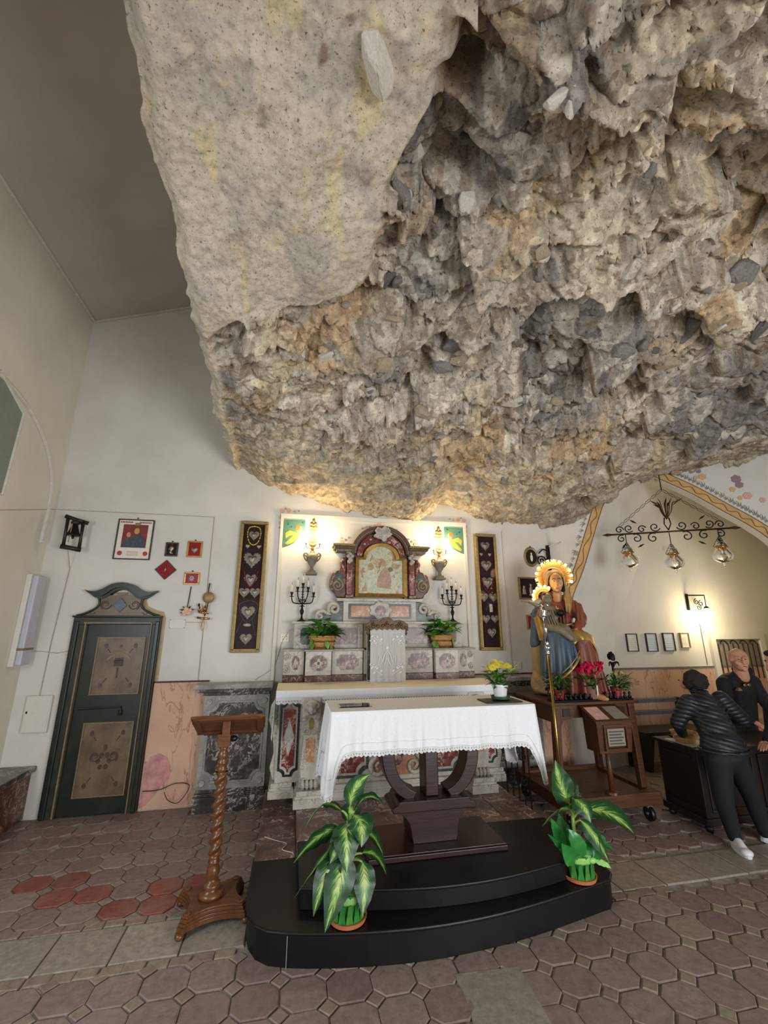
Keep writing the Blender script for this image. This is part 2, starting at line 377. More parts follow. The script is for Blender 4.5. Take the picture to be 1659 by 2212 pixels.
    def build(s, name, mat, parent=None, smooth=False, bevel=0, auto=None):
        me,c=s.mesh(name,mat,smooth or auto is not None)
        if auto is not None:
            try: me.set_sharp_from_angle(angle=math.radians(auto))
            except Exception: pass
        o=bpy.data.objects.new(name,me); COL.objects.link(o)
        place(o,c,parent)
        if bevel:
            md=o.modifiers.new('bevel','BEVEL'); md.width=bevel; md.segments=2; md.limit_method='ANGLE'
        return o
WO={}
def place(o,c,parent):
    if parent is not None:
        o.parent=parent; o.location=Vector(c)-WO[parent.name]
    else: o.location=Vector(c)
    WO[o.name]=Vector(c)
def tag(o,label=None,cat=None,group=None,kind=None):
    if label: o['label']=label
    if cat: o['category']=cat
    if group: o['group']=group
    if kind: o['kind']=kind
    return o
def thing(name,label,cat,loc,group=None,local=False,rz=0):
    o=bpy.data.objects.new(name,None); COL.objects.link(o); o.location=loc; o.rotation_euler=(0,0,rz)
    o.empty_display_size=0.1
    tag(o,label,cat,group); WO[o.name]=Vector((0,0,0)) if local else Vector(loc); return o
def copy_tree(o,parent=None):
    c=o.copy(); COL.objects.link(c); c.parent=parent; WO[c.name]=WO[o.name].copy()
    for ch in list(o.children): copy_tree(ch,c)
    return c
def inst(name,me,loc,parent=None,rot=(0,0,0),scale=(1,1,1),mat=None):
    """an object that shares mesh data; loc in the parent's build coordinates"""
    o=bpy.data.objects.new(name,me); COL.objects.link(o); place(o,loc,parent)
    o.rotation_euler=rot; o.scale=scale; return o
def arc(cx,cz,r,a0,a1,n,rz=None):
    rz=r if rz is None else rz
    return [(cx+r*math.cos(math.radians(a0+(a1-a0)*i/n)), cz+rz*math.sin(math.radians(a0+(a1-a0)*i/n))) for i in range(n+1)]
def spiral(cx,cz,r0,r1,a0,turns,n=24):
    out=[]
    for i in range(n+1):
        t=i/n; r=r0+(r1-r0)*t; a=math.radians(a0)+turns*2*PI*t
        out.append((cx+r*math.cos(a),cz+r*math.sin(a)))
    return out
def bez(p0,p1,p2,n=8):
    p0,p1,p2=Vector(p0),Vector(p1),Vector(p2)
    return [(1-t)**2*p0+2*t*(1-t)*p1+t*t*p2 for t in [i/n for i in range(n+1)]]
def cat_rom(pts,n=6):
    pts=[Vector(p) for p in pts]; out=[]
    for i in range(len(pts)-1):
        a=pts[max(i-1,0)];b=pts[i];c=pts[i+1];d=pts[min(i+2,len(pts)-1)]
        for k in range(n):
            t=k/n; out.append(0.5*((2*b)+(c-a)*t+(2*a-5*b+4*c-d)*t*t+(3*b-a-3*c+d)*t**3))
    out.append(pts[-1]); return out
def mirror_poly(poly,cx): return [(2*cx-x,z) for x,z in poly]
_dg=None
def blob(name,prims,vox,mat,parent=None,smooth_it=6,dec=None):
    """one continuous skin grown over tapered limbs and ellipsoids (voxel union)"""
    mb=MB()
    for p in prims:
        if p[0]=='c':
            _,a,b,r0,r1=p[:5]; a,b=Vector(a),Vector(b); k=6
            pts=[a+(b-a)*i/k for i in range(k+1)]; rr=[r0+(r1-r0)*i/k for i in range(k+1)]
            mb.tube(pts,rr,14); mb.ell(a,r0,14,8); mb.ell(b,r1,14,8)
        else:
            mb.ell(p[1],p[2],18,12,Euler(p[3]) if len(p)>3 else None)
    me,c=mb.mesh(name,mat)
    tmp=bpy.data.objects.new('tmp',me); COL.objects.link(tmp)
    md=tmp.modifiers.new('r','REMESH'); md.mode='VOXEL'; md.voxel_size=vox
    if smooth_it: sm=tmp.modifiers.new('s','SMOOTH'); sm.iterations=smooth_it; sm.factor=0.5
    if dec: d=tmp.modifiers.new('d','DECIMATE'); d.ratio=dec
    dg=bpy.context.evaluated_depsgraph_get(); ev=tmp.evaluated_get(dg)
    nm=bpy.data.meshes.new_from_object(ev); nm.name=name
    bpy.data.objects.remove(tmp); 
    if not nm.materials: nm.materials.append(MT[mat])
    nm.shade_smooth()
    o=bpy.data.objects.new(name,nm); COL.objects.link(o); place(o,c,parent); return o
# ================================================================== SETTING
YB=5.18; XL=-2.65
def struct(o,**k): o['kind']='structure'; return o
# ---- floor with its tiles
floor=struct(MB().box(XL-0.2,9.0,-3.2,5.9,-0.30,-0.012).build('floor','mortar'))
PX,PY=0.2285,0.21
def octo(ax,ay,cut,h,name,mat):
    mb=MB(); hx,hy=ax/2,ay/2
    ring=lambda i,z:[(-hx+cut,-hy+i,z),(hx-cut,-hy+i,z),(hx-i,-hy+cut,z),(hx-i,hy-cut,z),(hx-cut,hy-i,z),(-hx+cut,hy-i,z),(-hx+i,hy-cut,z),(-hx+i,-hy+cut,z)]
    vs=ring(0,-h)+ring(0,-0.004)+ring(0.006,0.0)
    fs=[tuple(range(16,24))]
    for b in (0,8):
        for j in range(8): j2=(j+1)%8; fs.append((b+j,b+j2,b+8+j2,b+8+j))
    mb.add(vs,fs); me,_=mb.mesh(name,mat,origin=(0,0,0)); return me
t_oct=[octo(PX-0.006,PY-0.006,0.052+0.004*k,0.02,'tile_octagon','tile') for k in range(3)]
t_red=octo(PX-0.010,PY-0.010,0.055,0.02,'tile_octagon_red','tile_red')
def diamond(name,mat,r):
    mb=MB(); ring=lambda q,z:[(-q,0,z),(0,-q,z),(q,0,z),(0,q,z)]
    mb.add(ring(r,-0.02)+ring(r,-0.004)+ring(r-0.005,0),[(8,9,10,11)]+[(b+j,b+(j+1)%4,b+4+(j+1)%4,b+4+j) for b in (0,4) for j in range(4)])
    return mb.mesh(name,mat,origin=(0,0,0))[0]
t_sq=diamond('tile_small',"tile_small",0.047)
def in_platform(x,y): return (-0.02<x<2.10 and 2.93<y<5.2)
def in_slab(x,y): return 3.03<y<3.40 or (0.90<x<1.29 and 2.23<y<2.63)
octs=[]; sqs=[]
for iy in range(-8,20):
    for ix in range(-14,36):
        x=-0.989+ix*PX; y=2.872+iy*PY+(0.06 if iy>1 else 0)
        octs.append((x,y)); sqs.append((x+PX/2,y+PY/2))
def vis(x,y):
    return not(x<XL+0.1 or x>6.5 or y>5.12 or y<1.7) and abs(x-0.25*y)<1.35*y+0.2
octs=[p for p in octs if vis(*p) and not in_platform(*p) and not in_slab(*p)]
sqs=[p for p in sqs if vis(*p) and not in_platform(*p) and not in_slab(p[0],p[1])]
red_spots=[(-0.94,3.53),(-0.72,3.52),(-0.71,3.72),(-0.53,3.72),(-1.60,3.94),(-1.38,3.92),(-1.38,3.72),(-1.16,3.74),(-1.10,4.1)]
def near_cam(p): return p[0]**2+p[1]**2
octs.sort(key=near_cam); sqs.sort(key=near_cam)
for k,(x,y) in enumerate(octs[:300]):
    red=any(abs(x-a)<0.10 and abs(y-b)<0.09 for a,b in red_spots)
    o=inst('tile',t_red if red else t_oct[k%3],(x+random.uniform(-.003,.003),y+random.uniform(-.003,.003),random.uniform(-.002,.002)),floor,(random.uniform(-.008,.008),random.uniform(-.008,.008),random.uniform(-.02,.02)))
for x,y in sqs[:250]:
    inst('small_tile',t_sq,(x,y,random.uniform(-.002,.001)),floor,(0,0,random.uniform(-.05,.05)))
far=MB()
for x,y in octs[300:]:
    far.add([(x+v.co.x,y+v.co.y,v.co.z) for v in t_oct[0].vertices],[tuple(p.vertices) for p in t_oct[0].polygons])
if far.v: tag(far.build('tile_field','tile',floor),kind='stuff')
def slab_mesh(w,d):
    mb=MB(); 
    r=lambda i,z:[(-w/2+i,-d/2+i,z),(w/2-i,-d/2+i,z),(w/2-i,d/2-i,z),(-w/2+i,d/2-i,z)]
    mb.add(r(0,-.03)+r(0,-.004)+r(.006,0),[(8,9,10,11)]+[(b+j,b+(j+1)%4,b+4+(j+1)%4,b+4+j) for b in (0,4) for j in range(4)])
    return mb.mesh('slab',"slab",origin=(0,0,0))[0]
sm=slab_mesh(0.345,0.318)
for k in range(25):
    x=-2.47+k*0.355
    if -0.25<x<2.1: 
        if x>-0.18: continue
    inst('stone_slab',sm,(x,3.218,random.uniform(-.002,.002)),floor,(0,0,random.uniform(-.01,.01)))
em=slab_mesh(.108,.072); em.materials[0]=MT['tile_small']
for yy in (3.017,3.421):
    for k in range(46):
        x=-2.55+k*.1143+random.uniform(-.01,.01)
        if -.19<x<2.2 or x>2.6 and yy>3.2: continue
        inst('edge_tile',em,(x,yy+random.uniform(-.004,.004),random.uniform(-.003,.001)),floor,(0,0,random.uniform(-.06,.06)))
inst('stone_slab',slab_mesh(0.355,0.36),(1.095,2.43,0.002),floor,(0,0,-0.06))

# ---- walls and plaster ceiling on the left bay
wall_back=struct(MB().box(XL-0.2,3.52,YB,YB+0.25,-0.1,8.2).build('wall_back','plaster'))
wall_left=struct(MB().box(XL-0.25,XL,-3.2,YB,-0.1,5.9).build('wall_left','plaster_warm'))
cm=MB(); cm.add([(XL,-3.2,5.46),(XL,YB,5.46),(3.5,YB,7.8),(3.5,-3.2,7.8),(XL,-3.2,5.7),(XL,YB,5.7),(3.5,YB,8.05),(3.5,-3.2,8.05)],[(0,1,2,3),(7,6,5,4),(0,4,5,1),(1,5,6,2),(2,6,7,3),(3,7,4,0)])
ceiling=struct(cm.build('ceiling','ceil'))
wall_light_block=struct(MB().box(XL-.2,9.0,-1.75,-1.5,2.45,8.2).build('wall_light_block','plaster'))  # unseen wall added behind the camera to shade the upper left bay
struct(MB().tube([(XL+.012,-1.4,5.45),(XL+.012,YB-.012,5.45),(-0.6,YB-.012,6.23)],0.018,6).build('trim_1','line_light'))
# fine raised line framing the lower left wall field
struct(MB().tube([(XL+.004,3.6,2.56),(XL+.004,YB-.006,3.0),(-0.97,YB-.006,3.0),(-0.955,YB-.006,1.18)],0.0045,6).build('trim_2','cable'))
# moulded blind arch with a dull window on the left wall
ap=[(XL+.006,5.05,2.6),(XL+.006,5.06,2.95)]+[(XL+.006,3.85+1.2*math.cos(a),3.05+0.85*math.sin(a)) for a in [i*PI/2/12 for i in range(13)]]+[(XL+.006,3.3,3.88)]
struct(MB().tube(ap,0.022,8).build('trim_3','line_light'))
w1=struct(MB().add([(XL+.012,4.30,2.91),(XL+.012,4.32,3.72),(XL+.012,3.9,3.92),(XL+.012,3.4,3.9),(XL+.012,3.4,2.91)],[(0,1,2,3,4)]).build('window_1','pane'))
wf=MB().tube([(XL+.014,4.30,2.90),(XL+.014,4.32,3.72),(XL+.014,3.9,3.93)],0.016,6).build('window_frame','line_light',w1)
# niche behind the altar: a shallow raised border in the wall
struct(MB().box(-0.20,-0.165,YB-.03,YB,1.17,3.05).build('trim_4','plaster_warm'))
struct(MB().box(2.165,2.20,YB-.03,YB,1.17,3.05).build('trim_5','plaster_warm'))
struct(MB().box(-0.20,2.20,YB-.035,YB,3.03,3.08).build('trim_6','plaster_warm'))
for k,(x0,x1) in enumerate([(2.72,2.735),(3.40,3.415)]):
    struct(MB().box(x0,x1,YB-.012,YB,1.2,3.0).build('trim_%d'%(7+k),'line_light'))
# painted pink dado along the back wall
d1=struct(MB().box(-1.385,-0.84,YB-.016,YB,0.0,1.17).build('trim_9','dado'))
MB().box(-1.385,-0.84,YB-.02,YB,1.17,1.185).build('dado_line','dado_line',d1)
pk=[(-1.375,.02),(-1.37,.40),(-1.33,.47),(-1.25,.50),(-1.17,.46),(-1.13,.38),(-1.13,.26),(-1.2,.2),(-1.25,.12),(-1.32,.05)]
MB().prism(pk,YB-.021,YB-.01).build('bare_patch','dado_pink',d1)
d2=struct(MB().box(2.2,3.46,YB-.016,YB,0.0,1.17).build('trim_10','dado'))
MB().box(2.2,3.46,YB-.02,YB,1.17,1.185).build('dado_line','dado_line',d2)

# ---- oblique wall with the painted arch, the vaulted chapel behind it
TH=math.radians(30); U=Vector((math.cos(TH),-math.sin(TH),0)); NA=Vector((-math.sin(TH),-math.cos(TH),0)); PA=Vector((3.44,5.18,0))
def wa(u,z,off=0.0): return PA+U*u+Vector((0,0,z))+NA*off
AE=[(.19,-.1),(.19,1.0),(.19,1.5),(.20,1.88),(.23,2.12),(.40,2.48),(.62,3.04),(.78,3.40),(1.03,3.62),(1.32,3.69),(1.57,3.54),(1.80,3.37),(2.06,3.14),(2.27,2.96),(2.46,2.76),(2.66,2.45),(2.80,2.05),(2.85,1.6),(2.85,-.1)]
AE=[(p.x,p.y) for p in cat_rom([(a,b,0) for a,b in AE],3)]
def outer(u,z):
    if z<3.0 and u<1.2: return (0.0,z)
    if z<2.3 and u>1.5: return (4.6,z)
    return (u*1.9-0.9 if u<3 else u, 4.7)
AO=[]
for i,(u,z) in enumerate(AE):
    if u<0.62 and z<3.06: AO.append((-0.02,z*1.1 if z>2 else z))
    elif u>2.5: AO.append((4.6,z+0.6 if z>1 else z))
    else: AO.append(((u-0.62)/1.9*4.62-0.02,4.7))
wm=MB(); n=len(AE)
for off,flip in ((0,False),(-0.14,True)):
    o=len(wm.v); wm.v+=[tuple(wa(u,z,off)) for u,z in AE]+[tuple(wa(u,z,off)) for u,z in AO]
    for i in range(n-1):
        f=(o+i,o+i+1,o+n+i+1,o+n+i); wm.f.append(f if not flip else f[::-1])
for i in range(n-1): wm.f.append((i,2*n+i,2*n+i+1,i+1))
wall_arch=struct(wm.build('wall_arch','plaster'))
def offset_curve(c,d):
    out=[]
    for i,(u,z) in enumerate(c):
        a=c[max(i-1,0)]; b=c[min(i+1,len(c)-1)]; t=Vector((b[0]-a[0],b[1]-a[1])).normalized(); out.append((u-t.y*d,z+t.x*d))
    return out
sub=AE[9:46]; o1=offset_curve(sub,0.012); o2=offset_curve(sub,0.12)
bm_=MB(); bm_.grid([[wa(u,z,.006) for u,z in o1],[wa(u,z,.006) for u,z in o2]]); bm_.grid([[wa(u,z,-.001) for u,z in o2],[wa(u,z,.006) for u,z in o2]])
bo=bm_.build('painted_border','ochre',wall_arch)
c2=offset_curve(sub,0.066); dense=cat_rom([(a,b,0) for a,b in c2],4)
wv=[]
for i,p in enumerate(dense):
    a=dense[max(i-1,0)];b=dense[min(i+1,len(dense)-1)];t=(b-a).normalized()
    k=math.sin(i*0.9)*0.022; wv.append(wa(p.x-t.y*k,p.y+t.x*k,.009))
MB().tube(wv,0.005,5).build('border_scroll','border_dark',bo)
for oc in (o1,o2): MB().tube([wa(u,z,.008) for u,z in oc],0.005,5).build('border_line','border_dark',bo)
# painted feathery leaves and flowers along the border
leafm=MB()
def feather(u,z,ang,s):
    for q in (-1,0,1):
        a=ang+q*0.6; pts=[]
        for k in range(5):
            t=k/4; pts.append(wa(u+math.cos(a+t*0.9)*s*t, z+math.sin(a+t*0.9)*s*t, .006))
        leafm.tube(pts,[.006*s/.08,.008*s/.08,.007*s/.08,.004*s/.08,.001],4)
o3=offset_curve(sub,0.15)
for i in range(0,len(o3)-1):
    u,z=o3[i]; a=sub[i]; ang=math.atan2(z-a[1],u-a[0]); feather(u,z,ang-0.3,0.07)
    u2=(o3[i][0]+o3[i+1][0])/2; z2=(o3[i][1]+o3[i+1][1])/2; feather(u2,z2,ang-0.3,0.055)
leafm.build('painted_feather_leaves','greypaint',wall_arch)
def flower_mesh(name,mat,petals=6,r=1.0):
    mb=MB()
    for k in range(petals):
        a=2*PI*k/petals; cx,cz=math.cos(a)*r*.55,math.sin(a)*r*.55
        mb.prism([(cx+r*.45*math.cos(b*PI/4),cz+r*.45*math.sin(b*PI/4)) for b in range(8)],-.06-0.01*k,0)
    return mb.mesh(name,mat,origin=(0,0,0))[0]
FM={m:flower_mesh('painted_flower',m) for m in ('pinkflower','purpleflower','orangeflower','greypaint','yellow','panel_hair')}
def wallflower(u,z,r,m): 
    o=inst('painted_flower',FM[m],wa(u,z,0),wall_arch,(0,random.uniform(0,3),-TH),(r,0.1,r)); return o
for u,z,r,m in [(1.93,3.62,.045,'orangeflower'),(1.86,3.62,.03,'pinkflower'),(1.90,3.70,.03,'purpleflower'),(2.28,3.55,.055,'purpleflower'),(2.30,3.47,.045,'purpleflower'),(2.22,3.42,.035,'orangeflower'),(2.36,3.32,.05,'pinkflower'),(2.28,3.3,.03,'orangeflower'),(2.5,3.25,.035,'pinkflower'),(.13,2.55,.03,'pinkflower'),(.24,2.42,.04,'greypaint'),(.22,2.3,.03,'purpleflower'),(.33,2.7,.035,'greypaint'),(.40,2.85,.03,'orangeflower'),(.15,2.15,.03,'greypaint'),(.13,1.98,.03,'pinkflower')]:
    wallflower(u,z,r,m)
# vault: loft from the arch to the chapel's back wall
YC=5.45
SH=[(4.46,-.1),(4.46,1.0),(4.48,1.5),(4.62,1.9),(4.80,2.16),(5.05,2.6),(5.37,3.02),(5.6,3.4),(5.86,3.73),(6.2,4.0),(6.7,4.1),(7.2,4.0),(7.7,3.7),(8.1,3.3),(8.4,2.9),(8.6,2.5),(8.7,2.0),(8.7,1.6),(8.7,-.1)]
SH=[(p.x,p.y) for p in cat_rom([(a,b,0) for a,b in SH],3)]
vm=MB(); rows=[]
for k in range(9):
    t=k/8; rows.append([wa(*AE[i],-.14).lerp(Vector((SH[i][0],YC,SH[i][1])),t) for i in range(n)])
vm.grid(rows)
vault=struct(vm.build('vault','plaster',smooth=True)); vault.name='ceiling_vault'
wall_chapel=struct(MB().box(3.6,9.2,YC,YC+.2,-.1,4.6).build('wall_chapel','plaster_warm'))
wall_right=struct(MB().box(8.9,9.1,-3.2,YC,-.1,4.6).build('wall_right','plaster'))
d3=struct(MB().box(4.40,8.9,YC-.016,YC,0,1.16).build('trim_11','dado'))
MB().box(4.40,8.9,YC-.022,YC,1.16,1.185).build('dado_line','dark_line',d3)
struct(MB().tube([(5.99,YC-.008,1.2),(5.99,YC-.008,1.78)],0.004,5).build('trim_12','dark_line'))
struct(MB().prism([(5.62+.05*math.cos(i*PI/4),2.9+.04*math.sin(i*PI/4)) for i in range(8)],YC-.004,YC).build('trim_13','line_light'))
# window with an iron grille in the chapel wall
wx0,wx1,wz0,wz1=6.18,7.0,1.0,1.56
win2=struct(MB().box(wx0,wx1,YC-.01,YC+.02,wz0,wz1).build('window_2','opaline'))
fr=MB()
for a in ((wx0-.09,wx0,wz0-.05,wz1+.10),(wx1,wx1+.09,wz0-.05,wz1+.10)): fr.box(a[0],a[1],YC-.05,YC,a[2],a[3])
fr.box(wx0,wx1,YC-.05,YC,wz1,wz1+.10); fr.build('window_frame','plaster_warm',win2)
for k in range(9):
    x=wx0+.05+k*(wx1-wx0-.1)/8
    MB().tube([(x,YC-.03,wz0),(x,YC-.03,wz1-.06)],.008,6).build('window_bar','bronze',win2)
for k in range(4):
    x=wx0+.1+k*(wx1-wx0-.1)/4+0.05
    MB().tube([(x+.06*math.cos(a),YC-.03,wz1-.07+.05*math.sin(a)) for a in [i*PI/8 for i in range(9)]],.007,5).build('window_arch_bar','bronze',win2)

# ================================================================== THE ROCK
LX=np.array([-.9,-.72,-.38,.08,.55,.91,1.56,1.69,1.83,2.18,2.58,2.99,3.49,3.79,4.01,4.23,4.58,4.96,5.32,5.74,7.5])
LZ=np.array([3.68,3.65,3.43,3.31,3.22,3.13,3.07,3.22,3.37,3.25,3.10,3.07,3.08,3.18,3.33,3.53,3.69,3.70,3.75,3.79,3.85])
RD=[0,.5,1,1.8,2.8,4,5.5,8]; RZ=[0,.12,.35,.75,1.05,1.3,1.5,1.7]
def rock_yb(X): return np.where(X<3.44,5.18,5.18-(X-3.44)*math.tan(TH))
def sstep(a,b,x): t=np.clip((x-a)/(b-a),0,1); return t*t*(3-2*t)
def rock_base(X,Y):
    d=np.maximum(rock_yb(X)-Y,0); zl=np.interp(X,LX,LZ); k=sstep(0,1.5,d)
    zm=np.interp(X,[-1,.5,2,4,6],[3.55,3.3,3.15,3.2,3.3]); amp=np.interp(X,[-1,.3,1.5],[.55,.8,1])
    return zl*(1-k)+zm*k+np.interp(d,RD,RZ)*amp
def hash2(i,j,s):
    h=np.sin(i*127.1+j*311.7+s*74.7)*43758.5453; return h-np.floor(h)
def vnoise(x,y,s):
    i=np.floor(x);j=np.floor(y);fx=x-i;fy=y-j;fx=fx*fx*(3-2*fx);fy=fy*fy*(3-2*fy)
    return (hash2(i,j,s)*(1-fx)+hash2(i+1,j,s)*fx)*(1-fy)+(hash2(i,j+1,s)*(1-fx)+hash2(i+1,j+1,s)*fx)*fy
def fbm(x,y,s,o=5,g=.5):
    a=1;t=0;w=0
    for k in range(o): t=t+a*vnoise(x*2**k,y*2**k,s+k); w+=a; a*=g
    return t/w-.5
def facets(x,y,c,s,tilt=1.0):
    """broken blocks: every Voronoi cell is its own tilted plane. returns height (0..1-ish), cell random, border distance"""
    x=x/c;y=y/c;i=np.floor(x);j=np.floor(y)
    b1=np.full(x.shape,9.);b2=np.full(x.shape,9.);hh=np.zeros(x.shape);rr=np.zeros(x.shape)
    for a in (-1,0,1):
        for b in (-1,0,1):
            ci=i+a;cj=j+b;px=ci+.1+.8*hash2(ci,cj,s);py=cj+.1+.8*hash2(ci,cj,s+1.3)
            dx=x-px;dy=y-py;d=np.abs(dx)*.55+np.abs(dy)*.55+.45*np.sqrt(dx*dx+dy*dy)
            h=hash2(ci,cj,s+2.1)+tilt*(dx*(hash2(ci,cj,s+3.7)-.5)+dy*(hash2(ci,cj,s+4.9)-.5))*2
            up=d<b1
            b2=np.where(up,b1,np.minimum(b2,d)); hh=np.where(up,h,hh); rr=np.where(up,hash2(ci,cj,s+6.1),rr); b1=np.where(up,d,b1)
    return hh,rr,b2-b1
def seg_dist(X,Y,pl):
    """distance to a polyline and the side (positive to the left of its direction)"""
    best=np.full(X.shape,99.); side=np.zeros(X.shape)
    for (ax,ay),(bx,by) in zip(pl[:-1],pl[1:]):
        vx,vy=bx-ax,by-ay; t=np.clip(((X-ax)*vx+(Y-ay)*vy)/(vx*vx+vy*vy),0,1)
        dx=X-ax-t*vx;dy=Y-ay-t*vy;d=np.sqrt(dx*dx+dy*dy); sg=np.sign(vx*dy-vy*dx)
        up=d<best; side=np.where(up,sg,side); best=np.where(up,d,best)
    return best,side
def smooth_mask(X,Y):
    """1 where the rock carries the old smooth cement coat (left, near side)"""
    wob=.05*fbm(X*6,Y*6,31)
    edge=np.interp(Y,[-3,1.0,1.19,1.3,1.48,1.65,1.81,2.05,2.4,2.54,2.68,2.8,3.1],[.45,.5,.60,.62,.55,.47,.42,.40,.40,.30,.08,-.45,-.75])+wob
    m=sstep(.05,-.03,X-edge)
    return m
def rock_height(X,Y):
    yb=rock_yb(X); d=np.maximum(yb-Y,0)
    z=rock_base(X,Y)
    a=math.radians(24); xr=X*math.cos(a)-Y*math.sin(a); yr=X*math.sin(a)+Y*math.cos(a)
    wx=.10*fbm(X*3,Y*3,3); wy=.10*fbm(X*3,Y*3,9)
    h1,r1,e1=facets(xr*.75+wx,yr*1.25+wy,.42,1.0,.9)
    h2,r2,e2=facets(xr*.8+wx*.6,yr*1.2+wy*.6,.15,5.0,1.1)
    h3,r3,e3=facets(xr+wx*.3,yr+wy*.3,.055,9.0,1.2)
    h4,r4,e4=facets(xr*.9+wx*.4+3.3,yr*1.1+wy*.4,.092,14.0,1.2)
    m=smooth_mask(X,Y)
    strata=1-sstep(.55,1.45,d+.25*fbm(X*2,Y*2,71))                # the smoother, bedded underside near the wall
    left_back=sstep(.6,-.1,X)*sstep(2.6,3.4,Y)
    coarse=1.0-.55*left_back
    fine_zone=sstep(-.25,.25,fbm(X*1.3,Y*1.3,77)+.05)
    disp=(.27*(h1-.5)*coarse+.085*(h2-.5)*(.4+.7*fine_zone)+(.042*(h4-.5)+.024*(h3-.5))*(.45+.8*fine_zone)+.02*fbm(X*9,Y*9,13))
    disp*= (1-.72*strata)
    bed=.07*fbm(xr*1.5,yr*11+fbm(X*2,Y*2,5)*3,41,4)+.03*fbm(X*26,Y*26,43,4)+.05*fbm(X*5,Y*5,44,3)
    disp+= bed*strata
    crease=-.03*(1-sstep(0,.16,e1))*(1-strata)-.010*(1-sstep(0,.2,e2))*(1-strata)
    disp-= crease
    sm_=.13*fbm(X*1.8,Y*1.8,21)+.045*fbm(X*7,Y*7,22)+.022*fbm(X*34,Y*34,23,3)
    # lumps on the coat
    for cx,cy,r,q in ((-.05,1.66,.16,-.05),(.02,2.15,.2,-.045),(.05,2.4,.15,-.05),(-.25,1.3,.2,.03),(.12,1.85,.12,.04)):
        sm_=sm_+q*np.exp(-((X-cx)**2+(Y-cy)**2)/r**2)
    rough=z+disp+.16*np.exp(-np.maximum(X-.4,0)/.9)*(1-sstep(2.2,2.9,Y))*sstep(.2,.9,X+.3)
    zz=rough*(1-m)+(z+sm_-.07)*m
    # overhanging upper-right block: the side towards the viewer hangs lower
    L1=[(-.1,.9),(.55,1.13),(.82,1.16),(.94,1.21),(1.34,1.30),(1.83,1.38),(2.15,1.30),(2.6,1.12),(4.0,.9)]
    dd,sd=seg_dist(X,Y,L1); k=(sd<0)*sstep(0,.05,dd)
    zz=zz-.34*k*sstep(.45,.75,X); zz=zz+.10*np.exp(-(dd/.16)**2)*(sd>0)*sstep(.45,.75,X)
    # long dark undercut
    L2=[(1.5,2.55),(1.67,2.47),(1.96,2.25),(2.3,2.18),(2.74,2.24),(3.28,2.25),(3.9,2.05)]
    dd,sd=seg_dist(X,Y,L2); zz=zz-.15*(sd<0)*np.exp(-(dd/.28)**2)+.27*(sd>0)*np.exp(-(dd/.22)**2)
    # cavities
    for cx,cy,rx,ry,q in ((.84,1.84,.22,.12,.26),(.71,1.36,.15,.07,.40),(1.05,1.90,.12,.10,.16),(.95,3.25,.22,.16,.22),(.55,2.75,.3,.14,.14),(2.75,1.55,.16,.2,.25),(3.3,1.7,.2,.3,.2),(3.0,3.3,.2,.2,.12),(2.1,3.0,.22,.14,.12),(-.25,2.95,.2,.12,.12),(3.62,4.75,.12,.2,.3)):
        q2=((X-cx)/rx)**2+((Y-cy)/ry)**2; zz=zz+q*np.exp(-q2*q2)
    return zz,m,r1,r2,r3,strata
gx=np.concatenate([np.linspace(-.86,3.4,400),np.linspace(3.4,6.4,215)[1:],np.linspace(6.4,9.0,20)[1:]])
gy=np.concatenate([np.linspace(0,1,440)**1.0*4.55,np.linspace(4.55,6.75,16)[1:]])   # distance in front of the wall
GX,GD=np.meshgrid(gx,gy,indexing='ij')
jx=(rng.random(GX.shape)-.5)*.004
YW=rock_yb(GX)+.06; GY=YW-GD
Z,msk,c1,c2_,c3,strat=rock_height(GX,GY)
for _ in range(1):
    Zp=np.pad(Z,1,mode='edge'); Zs=(Zp[:-2,1:-1]+Zp[2:,1:-1]+Zp[1:-1,:-2]+Zp[1:-1,2:])*.04+Z*.84; Z=Zs
# left rim: the coat turns up and out of sight
ex=-.80+.09*fbm(GY*2.2,GY*0+3,51)+.05*fbm(GY*9,GY*0,52)
t=sstep(.14,0,GX+.86)
GXs=GX+(ex+.06)*1.0*sstep(.5,0,GX+.86)-(-.80+.06)*sstep(.5,0,GX+.86)
Z=Z+.10*t**2
# below the lip the rock ends on the wall; make the lip meet it
lipn=.07*fbm(GX*9,GX*0+7,61)+.04*fbm(GX*24,GX*0+9,63); Z=Z+lipn*np.exp(-GD/.15)
NX,NY=GX.shape
V=np.stack([GXs,GY,Z],-1).reshape(-1,3)
# vertical side curtain up to the ceiling, so that the block is solid from the left
idx=np.arange(NX*NY).reshape(NX,NY)
q=np.stack([idx[:-1,:-1],idx[:-1,1:],idx[1:,1:],idx[1:,:-1]],-1).reshape(-1,4)
side_v=V[idx[0]].copy(); side_v[:,2]=7.4; side_v[:,0]+=.35; o_=len(V)
sidx=np.arange(o_,o_+NY); V=np.concatenate([V,side_v])
q2=np.stack([idx[0,:-1],sidx[:-1],sidx[1:],idx[0,1:]],-1)
Q=np.concatenate([q,q2])
rk=bpy.data.meshes.new('rock'); rk.vertices.add(len(V)); rk.vertices.foreach_set('co',V.astype(np.float32).ravel())
rk.loops.add(Q.size); rk.loops.foreach_set('vertex_index',Q.astype(np.int32).ravel())
rk.polygons.add(len(Q)); rk.polygons.foreach_set('loop_start',np.arange(0,Q.size,4,dtype=np.int32)); rk.polygons.foreach_set('loop_total',np.full(len(Q),4,dtype=np.int32))
rk.update(calc_edges=True); rk.validate()
